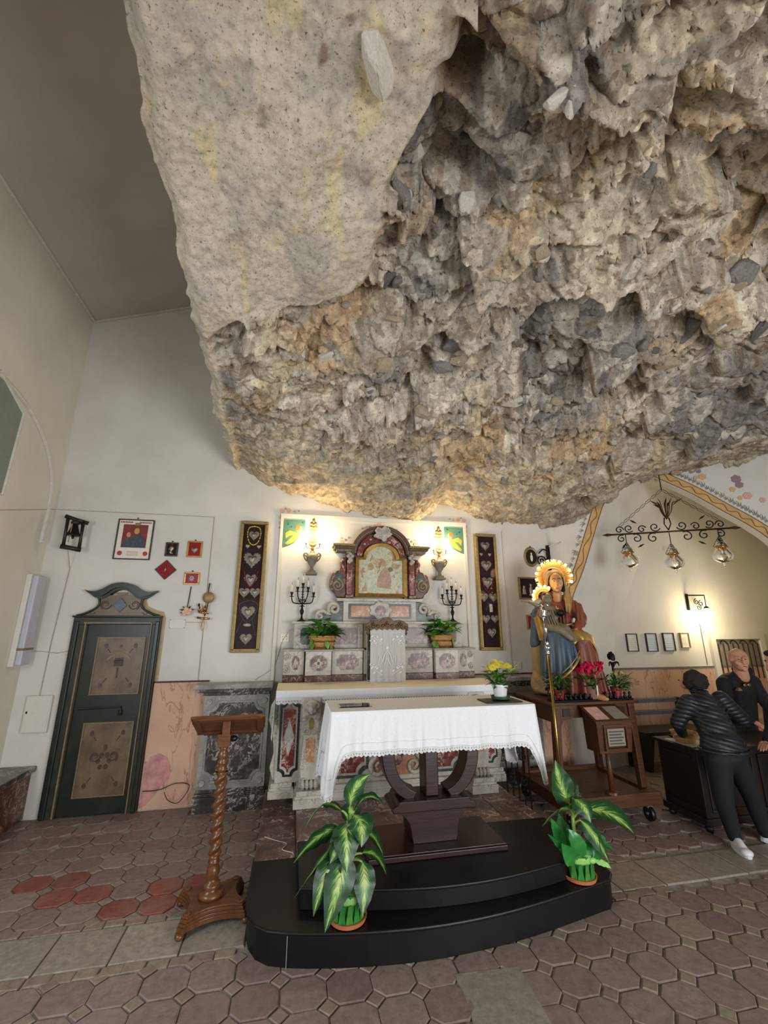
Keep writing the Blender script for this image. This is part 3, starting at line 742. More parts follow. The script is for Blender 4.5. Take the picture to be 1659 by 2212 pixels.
# the stone's own colours: cream coat, beige and ochre matrix, grey limestone blocks
def lin(h): return np.array(L(h)[:3])
ochre=sstep(-.05,.22,fbm(GX*1.6,GY*1.6,91)+.22*np.exp(-(((GX-.8)/1.1)**2+((GY-1.7)/.7)**2))+.15*sstep(4.5,5.1,GY))
grey=sstep(-.02,.2,fbm(GX*1.2,GY*1.2,97)+.20*sstep(1.2,2.6,GX)*sstep(2.1,2.6,GY)-.05)
cmat=lin('#c6b9a3')[None,None]*(1-ochre[...,None])+lin('#bfa684')[None,None]*ochre[...,None]
cg=lin('#85817c')[None,None]*(.75+.5*c2_[...,None])
kk=(grey*(.45+.55*(c1>.4)))[...,None]; colr=cmat*(1-kk)+cg*kk
pick=((c2_>.62)*.8)[...,None]; colr=colr*(1-pick)+lin('#b0a89b')[None,None]*pick*(.8+.4*c3[...,None])+0
pick2=((c2_<.14)*.7)[...,None]; colr=colr*(1-pick2)+lin('#d6cdbc')[None,None]*pick2
pick3=((c3<.10)*.5)[...,None]; colr=colr*(1-pick3)+lin('#85705a')[None,None]*pick3
stn=(.82+.36*vnoise(GX*22,GY*22,111))[...,None]; colr=colr*stn
cst=lin('#ada08a')[None,None]*(.95+.7*fbm(GX*4,GY*14,115)[...,None]+0*GX[...,None])
sk=(strat*.6)[...,None]; colr=colr*(1-sk)+cst*sk
coat=lin('#c8bda9')[None,None]*(1+.35*fbm(GX*3,GY*3,121)[...,None])
gp=sstep(.05,.2,fbm(GX*4.5,GY*4.5,127)+.10*np.exp(-((GX-.0)/.3)**2))[...,None]; coat=coat*(1-.6*gp)+lin('#a9a39a')[None,None]*.6*gp
rst=sstep(.22,.27,fbm(GX*7,GY*5,131,4)+.02)[...,None]*np.exp(-((GX+.05)/.35)**2)[...,None]; coat=coat*(1-.7*rst)+lin('#6a4038')[None,None]*.7*rst
yl=sstep(.10,.2,fbm(GX*9,GY*4,135)+.14*np.exp(-((GX-.16-.05*np.sin(GY*6))/.05)**2)-.05)[...,None]; coat=coat*(1-.5*yl)+lin('#dcc490')[None,None]*.5*yl
colr=colr*(1-msk[...,None])+coat*msk[...,None]
CA=np.concatenate([colr.reshape(-1,3),np.tile(lin('#b9ad98'),(NY,1))]); CA=np.concatenate([np.clip(CA,0,1),np.ones((len(CA),1))],1)
at=rk.color_attributes.new('stone_colour','FLOAT_COLOR','POINT'); at.data.foreach_set('color',CA.astype(np.float32).ravel())
m,nt,b=newmat('conglomerate rock'); an=nt.nodes.new('ShaderNodeAttribute'); an.attribute_name='stone_colour'
v=coord(nt); nn=noise_n(nt,v,22,9,.72); g0=ramp(nt,nn,[(.30,(.62,.59,.55,1)),(.5,(1,1,1,1)),(.70,(1.25,1.24,1.22,1))])
vo=nt.nodes.new('ShaderNodeTexVoronoi'); vo.inputs['Scale'].default_value=17; vo.feature='F1'
dv=nt.nodes.new('ShaderNodeVectorMath'); dv.operation='MULTIPLY_ADD'; nz=nt.nodes.new('ShaderNodeTexNoise'); nz.inputs['Scale'].default_value=9; nt.links.new(v,nz.inputs['Vector']); nt.links.new(nz.outputs['Color'],dv.inputs[0]); dv.inputs[1].default_value=(.16,.16,.16); nt.links.new(v,dv.inputs[2]); nt.links.new(dv.outputs[0],vo.inputs['Vector'])
sc_=nt.nodes.new('ShaderNodeSeparateColor'); nt.links.new(vo.outputs['Color'],sc_.inputs[0])
am=nt.nodes.new('ShaderNodeAttribute'); am.attribute_name='bare_rock'
cl_=ramp(nt,sc_.outputs[0],[(0,(.68,.66,.63,1)),(.5,(1,1,1,1)),(1,(1.28,1.27,1.25,1))]); cl2=mix(nt,am.outputs['Fac'],(1,1,1,1),cl_)
g=mix(nt,1.0,g0,cl2,'MULTIPLY')
pit=ramp(nt,noise_n(nt,coord(nt,'Object',(1,1,.5)),70,3,.6),[(.30,(.35,.3,.27,1)),(.40,(1,1,1,1))])
nt.links.new(mix(nt,1.0,mix(nt,1.0,an.outputs['Color'],g,'MULTIPLY'),pit,'MULTIPLY'),b.inputs['Base Color'])
b.inputs['Roughness'].default_value=.9; b.inputs['Specular IOR Level'].default_value=.25
hm=nt.nodes.new('ShaderNodeMath'); hm.operation='MULTIPLY_ADD'; nt.links.new(sc_.outputs[1],hm.inputs[0]); nt.links.new(am.outputs['Fac'],hm.inputs[1]); nt.links.new(nn,hm.inputs[2])
bump(nt,b,hm.outputs[0],.5,.02); MT['rock']=m
rk.materials.append(m)
a2=rk.attributes.new('bare_rock','FLOAT','POINT'); a2.data.foreach_set('value',np.concatenate([(1-msk).ravel(),np.zeros(NY)]).astype(np.float32))
rock=bpy.data.objects.new('ceiling_rock',rk); COL.objects.link(rock); WO[rock.name]=Vector((0,0,0)); struct(rock)
# blocks of stone standing proud of the conglomerate
def stone_mat(name,c1,c2):
    m,nt,b=newmat(name); v=coord(nt,'Object'); oi=nt.nodes.new('ShaderNodeObjectInfo'); add=nt.nodes.new('ShaderNodeVectorMath'); add.operation='ADD'
    nt.links.new(v,add.inputs[0]); nt.links.new(oi.outputs['Location'],add.inputs[1])
    n=noise_n(nt,add.outputs[0],9,7,.65,.3); nt.links.new(ramp(nt,n,[(.3,L(c1)),(.7,L(c2))]),b.inputs['Base Color'])
    b.inputs['Roughness'].default_value=.85; bump(nt,b,noise_n(nt,add.outputs[0],40,6,.7),.5,.02); return m
SM=[stone_mat('grey limestone','#6f6c68','#9d9890'),stone_mat('beige limestone','#9a8a70','#c4b69c'),stone_mat('dark limestone','#4f4d4c','#7a7672'),stone_mat('white calcite','#c9c2b3','#ece6da')]
def stone_mesh(seed,mat):
    r=random.Random(seed); bm=bmesh.new()
    for k in range(18):
        d=Vector((r.gauss(0,1),r.gauss(0,1),r.gauss(0,1))).normalized(); d=d*r.uniform(.8,1.05); bm.verts.new((d.x,d.y*.75,d.z*.6))
    bmesh.ops.convex_hull(bm,input=bm.verts); 
    for vv in [vv for vv in bm.verts if not vv.link_faces]: bm.verts.remove(vv)
    bmesh.ops.bevel(bm,geom=list(bm.edges),offset=.05,segments=1,affect='EDGES')
    me=bpy.data.meshes.new('stone'); bm.to_mesh(me); bm.free(); me.materials.append(mat); return me
SMESH=[[stone_mesh(10*i+k,SM[i]) for k in range(4)] for i in range(4)]
def rz_at(x,y): return float(rock_height(np.array([[x]]),np.array([[y]]))[0][0,0])
def stone(x,y,s,kind,emb=.35,rot=None,sc=(1,1,1)):
    r=rot or (random.uniform(-.5,.5),random.uniform(-.5,.5),random.uniform(0,6.28))
    inst('stone',random.choice(SMESH[kind]),(x,y,rz_at(x,y)+s*emb*.6),rock,r,(s*sc[0],s*sc[1],s*sc[2]))
for x,y,s,k,sc in [(2.2,1.26,.22,2,(1.2,.6,.8)),(1.98,2.40,.20,2,(1.2,.8,.8)),(1.76,2.41,.14,0,(1.1,.8,.7)),(2.69,2.36,.27,1,(1.2,.9,.7)),(3.27,2.6,.2,0,(1,1,1)),(2.59,1.43,.17,1,(1,1,1)),(3.16,1.99,.15,0,(1,1,1)),(1.28,3.02,.13,0,(1,1,.9)),(.93,1.75,.13,2,(1.1,.4,.5)),(2.09,3.48,.19,3,(1.1,.6,.7)),(.75,1.89,.12,1,(1,1,1)),(1.52,2.33,.16,1,(1,.9,.5)),(3.32,2.41,.13,1,(1,1,1)),(3.73,2.49,.16,0,(1,1,1)),(3.25,2.79,.13,1,(1,1,1)),(.63,2.97,.12,1,(.8,1,1)),(.17,3.19,.11,3,(1.1,.7,.6)),(.81,3.04,.12,2,(.8,1,.9)),(.70,1.22,.12,1,(1,.8,.9)),(1.01,1.24,.13,1,(1.2,.8,.7)),(4.58,3.48,.16,0,(1,1,.8)),(.55,2.61,.12,2,(1,.8,.8)),(3.14,3.07,.14,0,(1,.8,.8)),(.98,2.0,.10,3,(1,1,1)),(2.63,2.63,.16,0,(1.1,.8,.7))]:
    stone(x,y,s,k,.10,(random.uniform(-.4,.4),random.uniform(-.4,.4),random.uniform(-.6,.2)),sc)
stone(.25,1.33,.17,3,-.25,(.35,.25,-.45),(.45,1.25,1.0))
cnt=0
while cnt<150:
    x=random.uniform(.1,4.9); y=random.uniform(1.0,4.5)
    yb=float(rock_yb(np.array(x))); 
    if y>yb-.55: continue
    if float(smooth_mask(np.array([x]),np.array([y]))[0])>.05: continue
    if y>2.6 and x<.2 and random.random()<.6: continue
    s=random.choice([.04,.05,.06,.07,.09,.11]); gk=2 if (x>1.4 and y>2.1) else 0
    kind=random.choice([0,0,1,2,3] if gk else [1,1,3,0,1])
    stone(x,y,s,kind,.12,None,(1,random.uniform(.6,1),random.uniform(.6,1))); cnt+=1

# ================================================================== PLATFORM AND STEPS
def front_arc(x0,x1,y0,ym,n=16):
    return [(x0+(x1-x0)*i/n, y0+(ym-y0)*(1-((i/n)*2-1)**2)) for i in range(n+1)]
ls=thing('lower_platform_step','low black painted platform step with a curved front and rounded left end','step',(1.0,3.1,0))
fa=[(-.165,3.6),(-.165,3.12),(-.145,3.02),(-.10,2.93),(-.03,2.87),(.068,2.835)]+[(.068+(2.0-.068)*i/18, 2.835-.115*math.sin(PI*(i/18)**0.9)+(.05*(i/18)**2)) for i in range(1,19)]+[(2.10,2.905),(2.165,2.97),(2.18,3.05),(2.18,3.6)]
MB().slabz(fa,0,.142).build('riser','platform',ls,bevel=.004)
fo=[]; cx,cy=1.0,3.3
for x,y in fa:
    d=Vector((x-cx,y-cy)).normalized(); fo.append((x+d.x*.016,y+d.y*.016))
MB().slabz(fo,.142,.162).build('tread','platform',ls,bevel=.008)
MB().box(.064,.069,2.830,2.836,0,.142).build('joint','dark_line',ls)
us=thing('upper_platform_step','upper black painted platform step with a bowed front carrying the wooden table','step',(1.0,3.2,.162))
ua=[(.135,3.56),(.135,3.0)]+[(.135+(1.98-.135)*i/18, 3.0-.14*math.sin(PI*i/18)-.02*(i/18)) for i in range(1,19)]+[(2.04,3.05),(2.05,3.56)]
MB().slabz(ua,.162,.255).build('riser','platform',us,bevel=.004)
uo=[]
for x,y in ua:
    d=Vector((x-cx,y-3.4)).normalized(); uo.append((x+d.x*.014,y+d.y*.014))
MB().slabz(uo,.255,.272).build('tread','platform',us,bevel=.006)
mst=thing('marble_altar_step','reddish brown veined marble steps in front of the high altar','step',(1.0,4.0,0))
for a,b,c,d in ((-.17,.118,3.602,3.86),(-.17,.118,3.864,4.3),(-.17,.118,4.304,4.98)): MB().box(a,b,c,d,0,.16).build('marble_slab','step_marble',mst,bevel=.006)
for a,b in ((.12,.62),(.624,1.22),(1.224,1.75),(1.754,2.05)): MB().box(a,b,3.575,4.06,0,.268).build('marble_slab','step_marble',mst,bevel=.005)
for a,b in ((.12,.8),(.804,1.5),(1.504,2.05)): MB().box(a,b,4.064,4.98,0,.266).build('marble_slab','step_marble',mst,bevel=.005)

# ================================================================== HIGH ALTAR
CX=1.02
def octpoly(x0,x1,z0,z1,c):   # rectangle with scooped corners
    out=[]
    for (cx_,cz_,a0) in ((x0,z0,90),(x1,z0,180),(x1,z1,270),(x0,z1,0)):
        pts=[(cx_+c*math.cos(math.radians(a0-90*i/4)),cz_+c*math.sin(math.radians(a0-90*i/4))) for i in range(5)]
        out+=pts
    return out
alt=thing('high_altar','old white marble high altar with red inlaid panels and carved cherub pilasters','altar',(CX,4.7,.27))
MB().box(.14,1.90,4.30,4.95,.38,1.13).build('body','white_marble',alt)
MB().box(-.08,.14,4.42,4.95,.38,1.13).build('side_wing','white_marble',alt); MB().box(1.90,2.12,4.42,4.95,.38,1.13).build('side_wing','white_marble',alt)
pl=MB()
for x0,x1,y in ((-.13,.10,4.38),(1.94,2.17,4.38),(.33,1.71,4.24)):
    for z0,z1,e in ((.268,.33,0),(.33,.35,.012),(.35,.385,.022)): pl.box(x0+e,x1-e,y+e,4.95,z0,z1)
pl.build('plinth','white_marble',alt)
for x0,x1 in ((.09,.345),(1.695,1.95)):
    p=MB()
    for z0,z1,e in ((.268,.335,0),(.335,.355,.012),(.355,.39,.024)): p.box(x0+e,x1-e,4.12+e,4.4,z0,z1)
    p.build('pilaster_base','white_marble',alt)
for s,px in ((1,.218),(-1,1.822)):
    pil=MB().box(px-.085,px+.085,4.22,4.32,.39,1.12).build('pilaster','white_marble',alt,bevel=.008)
    # scrolled console outline
    prof=[(px-.07,.46),(px-.085,.56),(px-.075,.7),(px-.06,.82),(px-.075,.92),(px-.085,1.04),(px+.085,1.04),(px+.075,.92),(px+.06,.82),(px+.075,.7),(px+.085,.56),(px+.07,.46)]
    MB().prism(prof,4.185,4.23).build('console','white_marble',pil,bevel=.008)
    MB().prism([(px-.035+.0,.60),(px+.035,.60),(px+.04,.78),(px,.80),(px-.04,.78)],4.178,4.19).build('red_inlay','peach_marble',pil)
    MB().prism([(px-.018,.86),(px+.018,.86),(px+.02,.93),(px,.96),(px-.02,.93)],4.174,4.19).build('yellow_inlay','gold_dull',pil)
    blob('cherub_head',[('e',(px,4.165,1.035),(.045,.045,.055)),('e',(px,4.12,1.03),(.011,.012,.012)),('e',(px-.026,4.135,1.02),(.016,.014,.015)),('e',(px+.026,4.135,1.02),(.016,.014,.015)),('e',(px,4.128,1.0),(.013,.012,.008)),('e',(px,4.165,1.075),(.05,.045,.03)),('e',(px-.05,4.18,1.05),(.022,.025,.03)),('e',(px+.05,4.18,1.05),(.022,.025,.03)),('e',(px-.05,4.19,.965),(.03,.015,.045),(0,.5,0)),('e',(px+.05,4.19,.965),(.03,.015,.045),(0,-.5,0))],.007,'white_marble',pil,3)
    for k in (-1.5,-.5,.5,1.5): MB().ell((px+k*.036,4.175,.43),(.02,.03,.04),10,6).build('claw_toe','white_marble',pil,smooth=True)
    for k in (-1,1):
        MB().tube([(x,4.18,z) for x,z in spiral(px+k*.03,.84,.035,.006,0 if k>0 else 180,1.3*k,18)],.007,6).build('scroll','white_marble',pil,smooth=True)
def inlay(name,poly,y,mat,par,d=.006): return MB().prism(poly,y,y+d+.02).build(name,mat,par)
for x0,x1 in ((.345,.78),(1.26,1.695)):
    a=inlay('panel_border',octpoly(x0+.02,x1-.02,.42,1.09,.07),4.292,'green_marble',alt)
    inlay('panel_fillet',octpoly(x0+.045,x1-.045,.445,1.065,.075),4.286,'white_marble',a)
    inlay('panel_field',octpoly(x0+.065,x1-.065,.465,1.045,.08),4.280,'red_marble',a)
    xm=(x0+x1)/2
    inlay('panel_lozenge',[(xm-.12,.755),(xm,.56),(xm+.12,.755),(xm,.95)],4.275,'white_marble',a)
    inlay('panel_lozenge_core',[(xm-.085,.755),(xm,.62),(xm+.085,.755),(xm,.89)],4.270,'violet_marble',a)
for x0,x1 in ((-.07,.13),(1.91,2.11)):
    a=inlay('wing_border',octpoly(x0+.01,x1-.01,.43,1.08,.05),4.412,'black_marble',alt)
    inlay('wing_fillet',octpoly(x0+.03,x1-.03,.45,1.06,.05),4.406,'white_marble',a)
    inlay('wing_field',octpoly(x0+.045,x1-.045,.47,1.04,.05),4.400,'red_marble',a)
    xm=(x0+x1)/2; inlay('wing_lozenge',[(xm-.05,.755),(xm,.6),(xm+.05,.755),(xm,.91)],4.395,'white_marble',a)
# centre cartouche between scrolls
cc=inlay('centre_field',octpoly(.80,1.24,.42,1.09,.05),4.29,'peach_marble',alt)
for k in (-1,1):
    q=CX+k*.17
    MB().tube([(x,4.275,z) for x,z in [(q+k*.02,1.05),(q+k*.05,.85)]+spiral(q,.50,.085,.012,70 if k>0 else 110,-1.4*k,26)],[.02]*3+[.024-.0006*i for i in range(26)],8).build('centre_scroll','white_marble',cc,smooth=True)
MB().ell((CX,4.28,.6),(.07,.02,.1),12,8).build('centre_boss','violet_marble',cc,smooth=True)
MB().box(-.10,2.14,4.26,4.98,1.13,1.172).build('mensa','white_marble',alt,bevel=.008)
# volute ends of the altar
for s,px in ((-1,-.10),(1,2.14)):
    MB().prism([(px,1.1),(px+s*.05,1.02),(px+s*.06,.9),(px+s*.02,.78),(px+s*.0,.62),(px+s*.03,.5),(px,.40),(px-s*.04,.4),(px-s*.04,1.1)],4.45,4.55).build('end_volute','white_marble',alt,bevel=.006)
    MB().tube([(x,4.44,z) for x,z in spiral(px+s*.012,.93,.045,.008,90,1.4*s,20)],.009,6).build('end_scroll','white_marble',alt,smooth=True)

# altar cloth with lace edge
ac=thing('altar_cloth','long cream altar cloth with a white lace border over the marble high altar','cloth',(CX,4.55,1.17))
MB().box(-.105,2.145,4.245,4.80,1.1735,1.181).build('cloth_top','cream_linen',ac)
def lace_strip(p0,p1,z0,drop,n,name,mat,par,out):
    """lace hanging from a straight edge: linen band, holes row and scallops"""
    p0,p1=Vector(p0),Vector(p1); mb=MB(); rows=[]
    N=n*6
    for k in range(6):
        row=[]
        for i in range(N+1):
            t=i/N; ph=(t*n)%1; sc=.5-.5*math.cos(2*PI*ph)
            d=drop*(k/5)*(0.78+.22*sc)
            row.append(p0.lerp(p1,t)+Vector(out)*(.004+.006*math.sin(t*n*1.3)*k/5)+Vector((0,0,z0-d)))
        rows.append(row)
    mb.grid(rows); o=mb.build(name,mat,par,smooth=True); return o
MB().grid([[(x,4.242,1.181) for x in (-.105,2.145)],[(x,4.240,1.10) for x in (-.105,2.145)]]).build('front_fall','linen',ac)
lc=lace_strip((-.105,4.238,0),(2.145,4.238,0),1.125,.062,44,'lace_border','lace',ac,(0,-1,0))
eye=MB()
for i in range(88):
    x=-.105+(i+.5)*2.25/88; eye.prism([(x+.006*math.cos(a*PI/3),1.092+.006*math.sin(a*PI/3)) for a in range(6)],4.229,4.231)
tag(eye.build('lace_eyelets','grey_marble',lc),kind='stuff')
sf=MB(); rows=[]
for k in range(9):
    t=k/8; row=[]
    for j in range(9):
        s=j/8; y=4.25+.34*s+.015*math.sin(s*9+t*3)*t; dz=.42*(1-.55*s); row.append((-.108-.012*math.sin(s*14)*t-.01*t,y,1.18-dz*t))
    rows.append(row)
sf.grid(rows); sf.build('side_fall','linen',ac,smooth=True)
rows=[[(2.148+.012*math.sin(j*1.7)*k/8+.01*k/8,4.25+.34*j/8,1.18-.3*(1-.5*j/8)*k/8) for j in range(9)] for k in range(9)]
MB().grid(rows).build('side_fall','linen',ac,smooth=True)

# gradine: two marble shelves behind the altar table
gr=thing('altar_gradine','white marble altar shelf with violet octagonal inlays and a red marble base','altar shelf',(CX,4.9,1.172))
GB=[(-.07,.155,4.90,'e'),(.158,.44,4.80,'b'),(.443,.79,4.86,'c'),(.79,1.25,4.84,'t'),(1.25,1.597,4.86,'c'),(1.60,1.882,4.80,'b'),(1.885,2.11,4.90,'e')]
for x0,x1,y,kd in GB:
    MB().box(x0,x1,y-.01,5.14,1.174,1.245).build('base_block','brown_marble',gr,bevel=.004)
    blk=MB().box(x0+.004,x1-.004,y,5.14,1.245,1.488).build('block','white_marble',gr,bevel=.004)
    xm=(x0+x1)/2; 
    if kd=='c':
        inlay('inlay_rim',octpoly(x0+.05,x1-.05,1.285,1.45,.045),y-.004,'grey_marble',blk); inlay('inlay',octpoly(x0+.06,x1-.06,1.295,1.44,.045),y-.008,'violet_marble',blk)
    elif kd=='b':
        o8=[(xm+.09*math.cos(math.radians(22.5+45*i)),1.367+.08*math.sin(math.radians(22.5+45*i))) for i in range(8)]
        inlay('inlay_rim',[(xm+(p[0]-xm)*1.12,1.367+(p[1]-1.367)*1.12) for p in o8],y-.004,'grey_marble',blk); inlay('inlay',o8,y-.008,'violet_marble',blk)
        inlay('inlay_rosette',[(xm+(.036+.014*math.cos(4*a))*math.cos(a),1.367+(.036+.014*math.cos(4*a))*math.sin(a)) for a in [i*2*PI/24 for i in range(24)]],y-.012,'white_marble',blk)
        inlay('rosette_eye',[(xm+.013*math.cos(a),1.367+.016*math.sin(a)) for a in [i*2*PI/12 for i in range(12)]],y-.015,'black_marble',blk)
    elif kd=='e':
        inlay('inlay',[(xm+.04*math.cos(a)+(.02 if x0<1 else -.02),1.367+.075*math.sin(a)) for a in [i*2*PI/12 for i in range(12)]],y-.006,'violet_marble',blk)
        inlay('inlay_flower',[(xm+(.02+.01*math.cos(3*a))*math.cos(a)+(.02 if x0<1 else -.02),1.367+(.035+.015*math.cos(4*a))*math.sin(a)) for a in [i*2*PI/20 for i in range(20)]],y-.01,'white_marble',blk)
        k=-1 if x0<1 else 1
        ee=x0 if k<0 else x1
        for zz,r in ((1.43,.035),(1.30,.035)): MB().tube([(x,y-.008,z) for x,z in spiral(ee-k*.035,zz,r,.006,90,1.4*k,18)],.009,6).build('scroll','white_marble',blk,smooth=True)
    if kd!='t':
        MB().box(x0-.012,x1+.012,y-.03,5.14,1.488,1.508).build('cornice','grey_marble',gr,bevel=.005)
ug=MB().box(.03,2.01,5.0,5.16,1.508,1.775).build('upper_shelf','white_marble',gr)
for x0,x1 in ((.30,.76),(1.28,1.74)):
    inlay('brown_inlay_rim',octpoly(x0-.012,x1+.012,1.545,1.735,.045),4.996,'grey_marble',ug); inlay('brown_inlay',octpoly(x0,x1,1.557,1.723,.045),4.991,'brown_marble',ug)
for x in (.16,1.88): inlay('green_inlay',octpoly(x-.06,x+.06,1.55,1.73,.02),4.996,'green_marble',ug)
for x0,x1 in ((.74,.80),(1.24,1.30)): MB().box(x0,x1,4.97,5.05,1.508,1.775).build('pier','white_marble',gr,bevel=.006)
MB().box(-.0,2.04,4.96,5.17,1.775,1.80).build('top_ledge','white_marble',gr,bevel=.006)

# tabernacle with curtain and carved canopy
tb=thing('tabernacle','marble tabernacle niche in the middle of the altar shelf under a carved wooden canopy','tabernacle',(CX,4.75,1.18))
MB().box(.82,1.225,4.74,4.84,1.176,1.74).build('body','white_marble',tb)
for x in (.832,1.212): MB().tube([(x,4.735,1.2),(x,4.735,1.7)],.018,10).build('colonnette','green_marble',tb,smooth=True)
can=[(.785,1.70)]+[(.785+.47*i/24, 1.765+.035*abs(math.sin(i/24*PI*3))+.045*math.sin(PI*i/24)**2) for i in range(25)]+[(1.255,1.70)]+[(1.255-.47*i/16,1.705+.02*(i%2)) for i in range(1,16)]
cn=MB().prism(can,4.66,4.72).build('canopy','carved',tb,bevel=.004)
for i in range(9):
    x=.81+.42*i/8; MB().ell((x,4.655,1.735+.02*math.sin(PI*i/8)),(.02,.012,.018),8,6).build('canopy_boss','carved',cn,smooth=True)
for k in (-1,0,1): MB().tube([(x,4.652,z) for x,z in spiral(CX+k*.15,1.765,.03,.006,90,1.3,16)],.007,6).build('canopy_scroll','carved',cn,smooth=True)
for k in (-1,1): MB().lathe([(.001,-.05),(.02,-.03),(.012,0),(.02,.02),(.001,.03)],(CX+k*.21,4.68,1.70),10).build('canopy_drop','carved',cn,smooth=True)
cur=thing('tabernacle_curtain','white lace curtain with floral and monogram pattern hanging over the tabernacle','curtain',(CX,4.70,1.16))
rows=[]
for k in range(25):
    t=k/24; rows.append([(.835+.385*j/40, 4.674+.006*math.sin(j*.9)+.004*math.sin(j*2.3+t*2), 1.722-.565*t-(.008*abs(math.sin(j*.75)) if k==24 else 0)) for j in range(41)])
cl=MB().grid(rows).build('curtain_cloth','curtain',cur,smooth=True)
pat=MB()
def sprig(cx,cz,s,fl=1):
    pat.tube([(cx+s*p[0]*fl,4.664,cz+s*p[1]) for p in [(-.5,-.3),(-.2,.0),(.1,.1),(.4,.3)]],[.004,.006,.006,.003],5)
    for a,b in ((-.4,.1),(0,.35),(.3,-.05),(.5,.4)): pat.ell((cx+s*a*fl,4.664,cz+s*b),(s*.16,.003,s*.10),8,4,Euler((0,random.uniform(-1,1),0)))
for q,f in ((-1,-1),(1,1)):
    sprig(CX+q*.11,1.60,.11,f); sprig(CX+q*.11,1.28,.11,f); sprig(CX+q*.15,1.33,.07,f); sprig(CX+q*.15,1.57,.07,f)
    pat.tube([(CX+q*p[0],4.664,p[1]) for p in [(.0,1.50),(.03,1.46),(.05,1.40),(.07,1.36),(.09,1.39),(.085,1.44),(.06,1.43)]],.006,5)
    pat.tube([(CX+q*p[0],4.664,p[1]) for p in [(.005,1.42),(.02,1.38),(.035,1.345)]],.006,5)
pat.ell((CX,4.664,1.525),(.018,.003,.018),8,4)
for z in (1.68,1.20): 
    for k in range(2): pat.tube([(.845,4.665,z+.012*k),(1.21,4.665,z+.012*k)],.002,4)
pat.build('woven_pattern','linen',cl)

# predella with volutes
pr=thing('altar_predella','white marble predella with peach panels framed in black and green scrolls','altar panel',(CX,5.1,1.80))
MB().box(.58,1.46,5.06,5.17,1.80,2.03).build('body','white_marble',pr)
MB().box(.50,1.54,5.02,5.17,2.03,2.065).build('top_shelf','white_marble',pr,bevel=.008)
inlay('black_frame',[(.64,1.83),(1.40,1.83),(1.40,2.005),(.64,2.005)],5.054,'black_marble',pr)
for x0,x1 in ((.67,.90),(1.14,1.37)): inlay('peach_panel',[(x0,1.855),(x1,1.855),(x1,1.98),(x0,1.98)],5.049,'peach_marble',pr)
sh=[]
for i in range(28):
    a=2*PI*i/28; r=.115+.014*math.cos(7*a); sh.append((CX+r*1.15*math.cos(a),1.93+r*.85*math.sin(a)))
cr=MB().prism(sh,5.03,5.06).build('cartouche','white_marble',pr,bevel=.006)
MB().prism([(CX+.062*math.cos(a)*(1+.12*math.cos(4*a)),1.925+.06*math.sin(a)) for a in [i*2*PI/20 for i in range(20)]],5.022,5.04).build('cartouche_core','violet_marble',cr)
for k in (-1,1):
    g=[(CX+k*.44,1.80),(CX+k*.44,2.02),(CX+k*.50,2.02),(CX+k*.53,1.93),(CX+k*.60,1.89),(CX+k*.68,1.88),(CX+k*.74,1.80)]
    MB().prism(g,5.08,5.17).build('green_wing','green_marble',pr)
    pts=[(CX+k*.76,1.83),(CX+k*.73,1.90),(CX+k*.67,1.915),(CX+k*.62,1.89)]
    w=[(p.x,p.y) for p in cat_rom([(a,b,0) for a,b in pts],5)]+[(CX+k*x,z) for x,z in spiral(.545,1.945,.075,.014,-60,1.55,30)]
    MB().tube([(x,5.07,z) for x,z in w],[.016]*8+[.021]*(len(w)-8),8).build('scroll','white_marble',pr,smooth=True)
    MB().tube([(x,5.072,z) for x,z in [(CX+k*x,z) for x,z in spiral(.71,1.865,.05,.01,120,-1.3,22)]],.015,8).build('scroll','white_marble',pr,smooth=True)

# aedicule
ae=thing('altarpiece','baroque marble altarpiece with curved pediment, red columns and side scrolls','altarpiece',(CX+.01,5.1,2.07))
AX=1.03
out=[(.60,2.07),(.60,2.62)]+[(AX+.36*math.cos(math.radians(a)),2.60+.33*math.sin(math.radians(a))) for a in range(180,-1,-10)]+[(1.46,2.62),(1.46,2.07)]
inn=[(1.33,2.07),(1.33,2.55),(1.24,2.55)]+[(AX+.21*math.cos(math.radians(a)),2.56+.165*math.sin(math.radians(a))) for a in range(0,181,15)]+[(.82,2.55),(.73,2.55),(.73,2.07)]
MB().prism(out+inn,5.09,5.17).build('back_wall','brown_marble',ae)
def arch_mould(rx,rz,cz,y0,y1,w,name,mat):
    o=[(AX+rx*math.cos(math.radians(a)),cz+rz*math.sin(math.radians(a))) for a in range(180,-1,-6)]
    i=[(AX+(rx-w)*math.cos(math.radians(a)),cz+(rz-w)*math.sin(math.radians(a))) for a in range(0,181,6)]
    return MB().prism(o+i,y0,y1).build(name,mat,ae,auto=40)
arch_mould(.375,.345,2.60,4.98,5.17,.035,'pediment_arch','carved'); arch_mould(.355,.325,2.60,5.00,5.17,.03,'pediment_moulding','urn'); arch_mould(.33,.30,2.60,5.03,5.17,.02,'pediment_fillet','carved')
ring=[(AX+.30*math.cos(math.radians(a)),2.58+.285*math.sin(math.radians(a))) for a in range(180,-1,-8)]+[(AX+.235*math.cos(math.radians(a)),2.57+.195*math.sin(math.radians(a))) for a in range(0,181,8)]
MB().prism(ring,5.06,5.12).build('red_tympanum','red_marble',ae)
for a in (38,60,120,142):
    MB().ell((AX+.265*math.cos(math.radians(a)),5.055,2.575+.24*math.sin(math.radians(a))),(.02,.012,.014),8,6).build('inlaid_bead','white_marble',ae,smooth=True)
